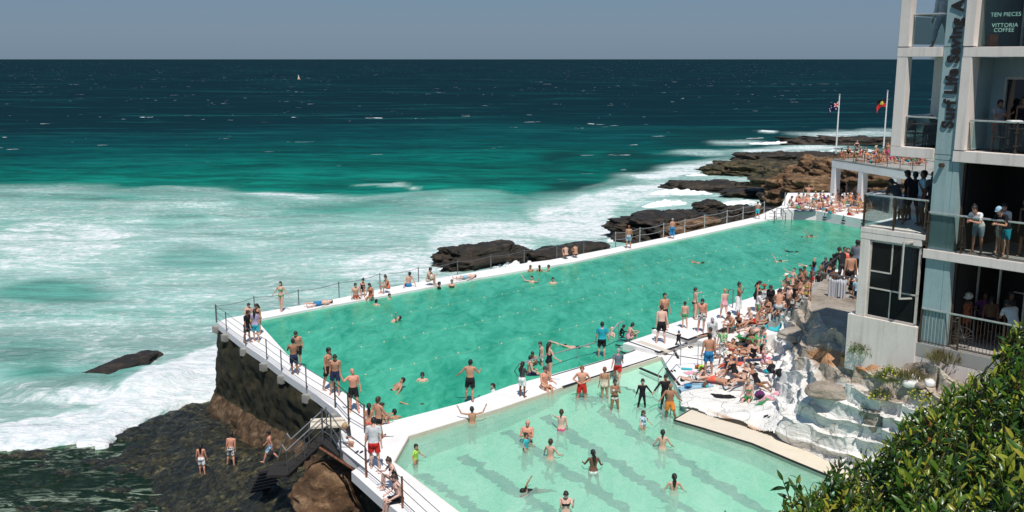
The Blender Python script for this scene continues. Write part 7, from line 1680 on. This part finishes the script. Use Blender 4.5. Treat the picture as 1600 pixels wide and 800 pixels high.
# ================================================================ TOWELS, BAGS, SHOES
def towel(x, y, L, Wd, deg, col, label):
    p = hit(x, y); n = 8; nn = 5; V = []
    c, s_ = math.cos(R_(deg)), math.sin(R_(deg))
    for j in range(nn+1):
        for i in range(n+1):
            u, v = (i/n-.5)*L+random.uniform(-.02, .02), (j/nn-.5)*Wd+random.uniform(-.02, .02); q = Vector((p.x+u*c-v*s_, p.y+u*s_+v*c, p.z)); g_ = drop(q+Vector((0, 0, .0))); z = g_.z if abs(g_.z-p.z) < .4 else p.z
            V.append(Vector((q.x, q.y, z+.018+random.uniform(0, .014)))-p)
    F = [(j*(n+1)+i, j*(n+1)+i+1, (j+1)*(n+1)+i+1, (j+1)*(n+1)+i) for j in range(nn) for i in range(n)]
    o = link('towel', meshdata('towel', V, F, True), fab(col), None, p); tag(o, label, 'towel')
for a_ in [(1178, 528, 1.6, .8, -30, 'green', 'green towel under the woman with pale bent legs'), (1162, 562, 1.7, .8, 10, 'navy', 'navy towel under the woman lying with one knee up'), (1142, 568, 1.0, .5, -20, 'coral', 'coral towel crumpled on the rock shelf'), (1078, 583, .5, .35, 20, 'pink', 'small pink cloth by the rock edge'),
           (1073, 577, .5, .3, -10, 'aqua', 'small aqua cloth by the rock edge'), (1085, 604, 1.5, .7, 15, 'lightblue', 'pale blue towel under the woman in floral swimsuit'), (1205, 622, .8, .6, 10, 'pink', 'pink and white towel beside the rock wall'), (1152, 604, 1.4, .7, -20, 'lightgrey', 'grey towel under the group of friends'),
           (1130, 620, .9, .5, 15, 'black', 'black and white towel bundled left of the blonde woman'), (1192, 628, .5, .4, 30, 'green', 'olive bag cloth beside the blonde woman'), (1218, 505, 1.4, .7, -60, 'aqua', 'aqua green towel spread on the white block'), (1216, 492, .9, .5, 20, 'lightgrey', 'grey towel at the back of the white block'),
           (1222, 472, 1.6, .8, 10, 'black', 'black towel below the blond man at the handrail'), (1250, 470, 1.4, .8, 0, 'black', 'black towel near the steps'), (1288, 326, 2.4, 1.0, 20, 'white', 'large white towel at the back of the far platform'), (1305, 322, 2.2, 1.0, 10, 'white', 'white towel beneath the terrace pillar'), (1330, 322, 1.8, .9, -10, 'blue', 'blue towel between the pillars on the far platform'), (1352, 322, 1.8, .9, -10, 'red', 'red towel at the right of the far platform'), (1258, 330, 1.8, .8, 0, 'navy', 'navy towel at the left of the far platform')]: towel(*a_)
def bag(x, y, s_, deg, cols, label, z=None):
    p = hit(x, y) if z is None else at(x, y, z); r = empty('backpack', p, R_(deg), label, 'bag')
    V = MB().ell((0, 0, s_*.30), (s_*.42, s_*.30, s_*.34), 14, 10); V.V = [(x_*(1+.12*math.sin(z_*19)), y_*(1+.1*math.cos(x_*23)), z_) for x_, y_, z_ in V.V]
    V.build('bag_body', fab(cols[0]), r, smooth=True)
    MB().ell((0, -s_*.26, s_*.22), (s_*.26, s_*.13, s_*.18), 12, 8).build('front_pocket', fab(cols[1]), r, smooth=True)
    for sg_ in (-1, 1): MB().tube([(sg_*s_*.18, s_*.26, s_*.5), (sg_*s_*.22, s_*.42, s_*.34), (sg_*s_*.18, s_*.30, s_*.06)], s_*.04, 6).build('strap', fab(cols[1]), r)
    MB().tube([(-s_*.08, 0, s_*.62), (0, 0, s_*.70), (s_*.08, 0, s_*.62)], s_*.03, 6).build('handle', fab(cols[1]), r)
for a_ in [(1206, 581, .55, 20, ('black', 'darkgrey'), 'black backpack beside the girl in pink'), (1192, 552, .6, -30, ('print', 'hotpink'), 'black and pink patterned bag below the white block'), (1187, 622, .5, 0, ('purple', 'black'), 'dark purple bag behind the blonde woman'), (1096, 578, .4, 30, ('lime', 'red'), 'lime green bag behind the man in blue shorts'),
           (1075, 607, .35, 0, ('blue', 'navy'), 'round blue bag by the woman in floral swimsuit'), (1102, 605, .35, 40, ('brown', 'aqua'), 'small brown bag at the rock edge'), (1198, 583, .3, 0, ('teal', 'teal'), 'little teal bag near the rock wall'), (1218, 588, .5, 70, ('black', 'black'), 'black bag lying in the hollow of the painted rock'),
           (1090, 576, .3, 10, ('rust', 'black'), 'small rust coloured bag behind the lime bag'), (1236, 520, .4, 0, ('darkgrey', 'black'), 'dark bag on the shady side of the white block')]: bag(*a_)
def flipflops(x, y, deg, col, label, z=None):
    p = hit(x, y) if z is None else at(x, y, z); r = empty('flip_flops', p, R_(deg), label, 'flip flops')
    for s_ in (-1, 1):
        MB().prism([(s_*.075+.045*math.cos(t)*(1-.2*(math.sin(t) < 0)), .13*math.sin(t)+s_*.03) for t in np.linspace(0, 2*PI, 15)[:-1]], .004, .028).build('sole', fab(col), r)
        MB().tube([(s_*.075-.035, 0, .02), (s_*.075, .07, .05), (s_*.075+.035, 0, .02)], .006, 5).build('strap', fab(col), r)
for a_ in [(1200, 651, -60, 'black', 'black flip flops on the white rock shelf above the concrete apron'), (1079, 543, 20, 'black', 'black sandals behind the toddler'), (1052, 580, 10, 'black', 'dark flip flops beside the corner handrail'), (1201, 560, 30, 'hotpink', 'pink and black flip flops below the patterned bag'), (561, 707, -20, 'navy', 'dark blue sandals at the feet of the blonde woman'), (1182, 569, 60, 'black', 'black flip flops near the girl with long hair')]: flipflops(*a_)
# ================================================================ BICYCLE, CHAIRS, BUOY
def bicycle(loc, rz):
    r = empty('bicycle', loc, rz, 'dark bicycle leaning inside the railing of the lower terrace', 'bicycle')
    for x_ in (-.52, .52):
        w = MB().tube([(x_+.33*math.cos(t), 0, .34+.33*math.sin(t)) for t in np.linspace(0, 2*PI, 33)], .017, 6, False).build('wheel', M['black'], r)
        s_ = MB()
        for t in np.linspace(0, PI, 9)[:-1]: s_.tube([(x_-.32*math.cos(t), 0, .34-.32*math.sin(t)), (x_+.32*math.cos(t), 0, .34+.32*math.sin(t))], .003, 3, False)
        o = s_.build('spokes', M['palemetal'], w); o['kind'] = 'stuff'
    MB().tube([(-.52, 0, .34), (-.18, 0, .82), (.38, 0, .80), (-.05, 0, .30), (-.52, 0, .34)], .016, 6).tube([(-.05, 0, .30), (-.2, 0, .92)], .015, 6).build('frame', M['greymetal'], r)
    MB().tube([(.52, 0, .34), (.38, 0, .80), (.34, 0, .95)], .014, 6).build('fork', M['greymetal'], r); MB().tube([(.34, -.25, .98), (.34, 0, .95), (.34, .25, .98)], .013, 6).build('handlebar', M['palemetal'], r)
    MB().ell((-.2, 0, .95), (.13, .06, .035)).build('saddle', M['black'], r); MB().tube([(-.05, -.03, .30), (-.05, .03, .30)], .09, 14).build('chainring', M['greymetal'], r)
bicycle(bloc(-1.55, -.45, 4.66), BROT+.1)
def chair(a, d, z, rz, label, grp='dark dining chairs'):
    r = empty('chair', bloc(a, d, z), BROT+rz, label, 'chair', grp); mm_ = M['dark']
    MB().box((0, 0, .45), (.21, .21, .02)).build('seat', mm_, r, bevel=.008); MB().box((0, .2, .68), (.2, .018, .16)).build('backrest', mm_, r, bevel=.008)
    for sx in (-1, 1):
        for sy in (-1, 1): MB().box((sx*.18, sy*.18, .215 if sy < 0 else .34), (.016, .016, .215 if sy < 0 else .34)).build('leg', mm_, r)
def table(a, d, z, label):
    r = empty('table', bloc(a, d, z), BROT, label, 'table', 'dark dining tables'); MB().box((0, 0, .74), (.38, .38, .018)).build('tabletop', M['bronze'], r, bevel=.006); MB().tube([(0, 0, .02), (0, 0, .73)], .03, 8).build('column', M['dark'], r); MB().box((0, 0, .012), (.22, .22, .012)).build('base', M['dark'], r)
table(-2.9, -.75, 10.91, 'dark table in the upper left corner frame'); table(.1, -.85, 10.91, 'dark table behind the upper right balustrade')
for i, (a, d, z, rz, lb) in enumerate([(-3.15, -.5, 10.91, 1.2, 'dark chair nearest the corner pillar of the upper left frame'), (-2.6, -.6, 10.91, -1.4, 'dark chair beside the blue column in the upper left frame'), (-2.9, -1.3, 10.91, 0, 'dark chair behind the table of the upper left frame'), (-.45, -.6, 10.91, 1.4, 'dark chair left of the table behind the upper right balustrade'), (.65, -.7, 10.91, -1.5, 'dark chair right of the table behind the upper right balustrade'), (.1, -1.4, 10.91, 0, 'dark chair behind the table in the upper right frame')]): chair(a, d, z, rz, lb)
bp_ = at(467, 124, ZS); by = empty('buoy', bp_, 0, 'tiny orange and white buoy far out on the dark sea', 'buoy')
MB().tube([(0, 0, -.3), (0, 0, .8), (0, 0, .9)], [1.3, 1.25, .9], 14).build('hull', P('orange_buoy_paint', (.70, .38, .18), .5), by); MB().tube([(0, 0, .8), (-.3, 0, 3.6)], [.75, .22], 8).build('tower', P('white_buoy_paint', (.75, .66, .62), .5), by); MB().ell((-.33, 0, 3.8), (.3, .3, .3), 8, 6).build('lamp_top', M['white'], by)
# bag and white cloth carried on the balcony, speaker style clutter kept as real things
tag(MB().box((0, 0, .03), (.2, .14, .03)).build('folded_cloth', fab('white'), bevel=.02), 'white cloth lying on the upper right balustrade rail', 'cloth').location = bloc(.0, -.2, 11.86)

# a few pale splashes and wet towels of foam where the surge meets the rocks: real lumps of white water
MFO = P('white_foam_lumps', (.82, .84, .84), .8, var=.06, bs_=.6, dist=.05)
def surge(x, y, L, Wd, Hh, deg, seed):
    c = at(x, y, ZS); nx, ny = 70, 26; U, V_ = np.meshgrid(np.linspace(-1, 1, nx), np.linspace(-1, 1, ny)); r = np.sqrt(U**2+V_**2)
    k = fbm(U*5+seed, V_*3, seed=seed, octv=5); h_ = Hh*np.clip(1-r, 0, 1)**.6*(.2+1.5*np.clip(k-.32, 0, 1))-.12-.5*sstep(.75, 1, r+(k-.5)*.6)
    a_ = R_(deg); X_ = c.x+(U*L*math.cos(a_)-V_*Wd*math.sin(a_)); Y_ = c.y+(U*L*math.sin(a_)+V_*Wd*math.cos(a_)); X_ = X_+(k-.5)*.6; Y_ = Y_+(fbm(U*4, V_*4, seed=seed+3)-.5)*.6
    o = grid_obj('surge_foam', X_, Y_, ZS+h_, MFO); o['kind'] = 'stuff'; return o
for i, a_ in enumerate([(800, 414, 3.0, 1.0, .9, 40), (700, 421, 2.4, .7, .6, 35), (962, 374, 2.6, .9, 1.0, 60), (935, 391, 2.4, .6, .5, 40), (1040, 318, 4, 1.0, .9, 30), (1090, 278, 6, 1.4, 1.1, 10), (1062, 300, 5, 1.0, .8, 0), (1165, 262, 6, 1.2, 1.0, 0), (1258, 258, 5, 1.0, .9, 0), (1205, 318, 3, .8, .8, 20), (150, 612, 1.6, .6, .4, 60), (235, 566, 1.8, .5, .4, 70), (1150, 318, 4, .8, .8, 20), (1215, 226, 9, 1.6, 1.2, 0), (1330, 238, 9, 1.6, 1.2, 0)]): surge(*a_, 200+i)
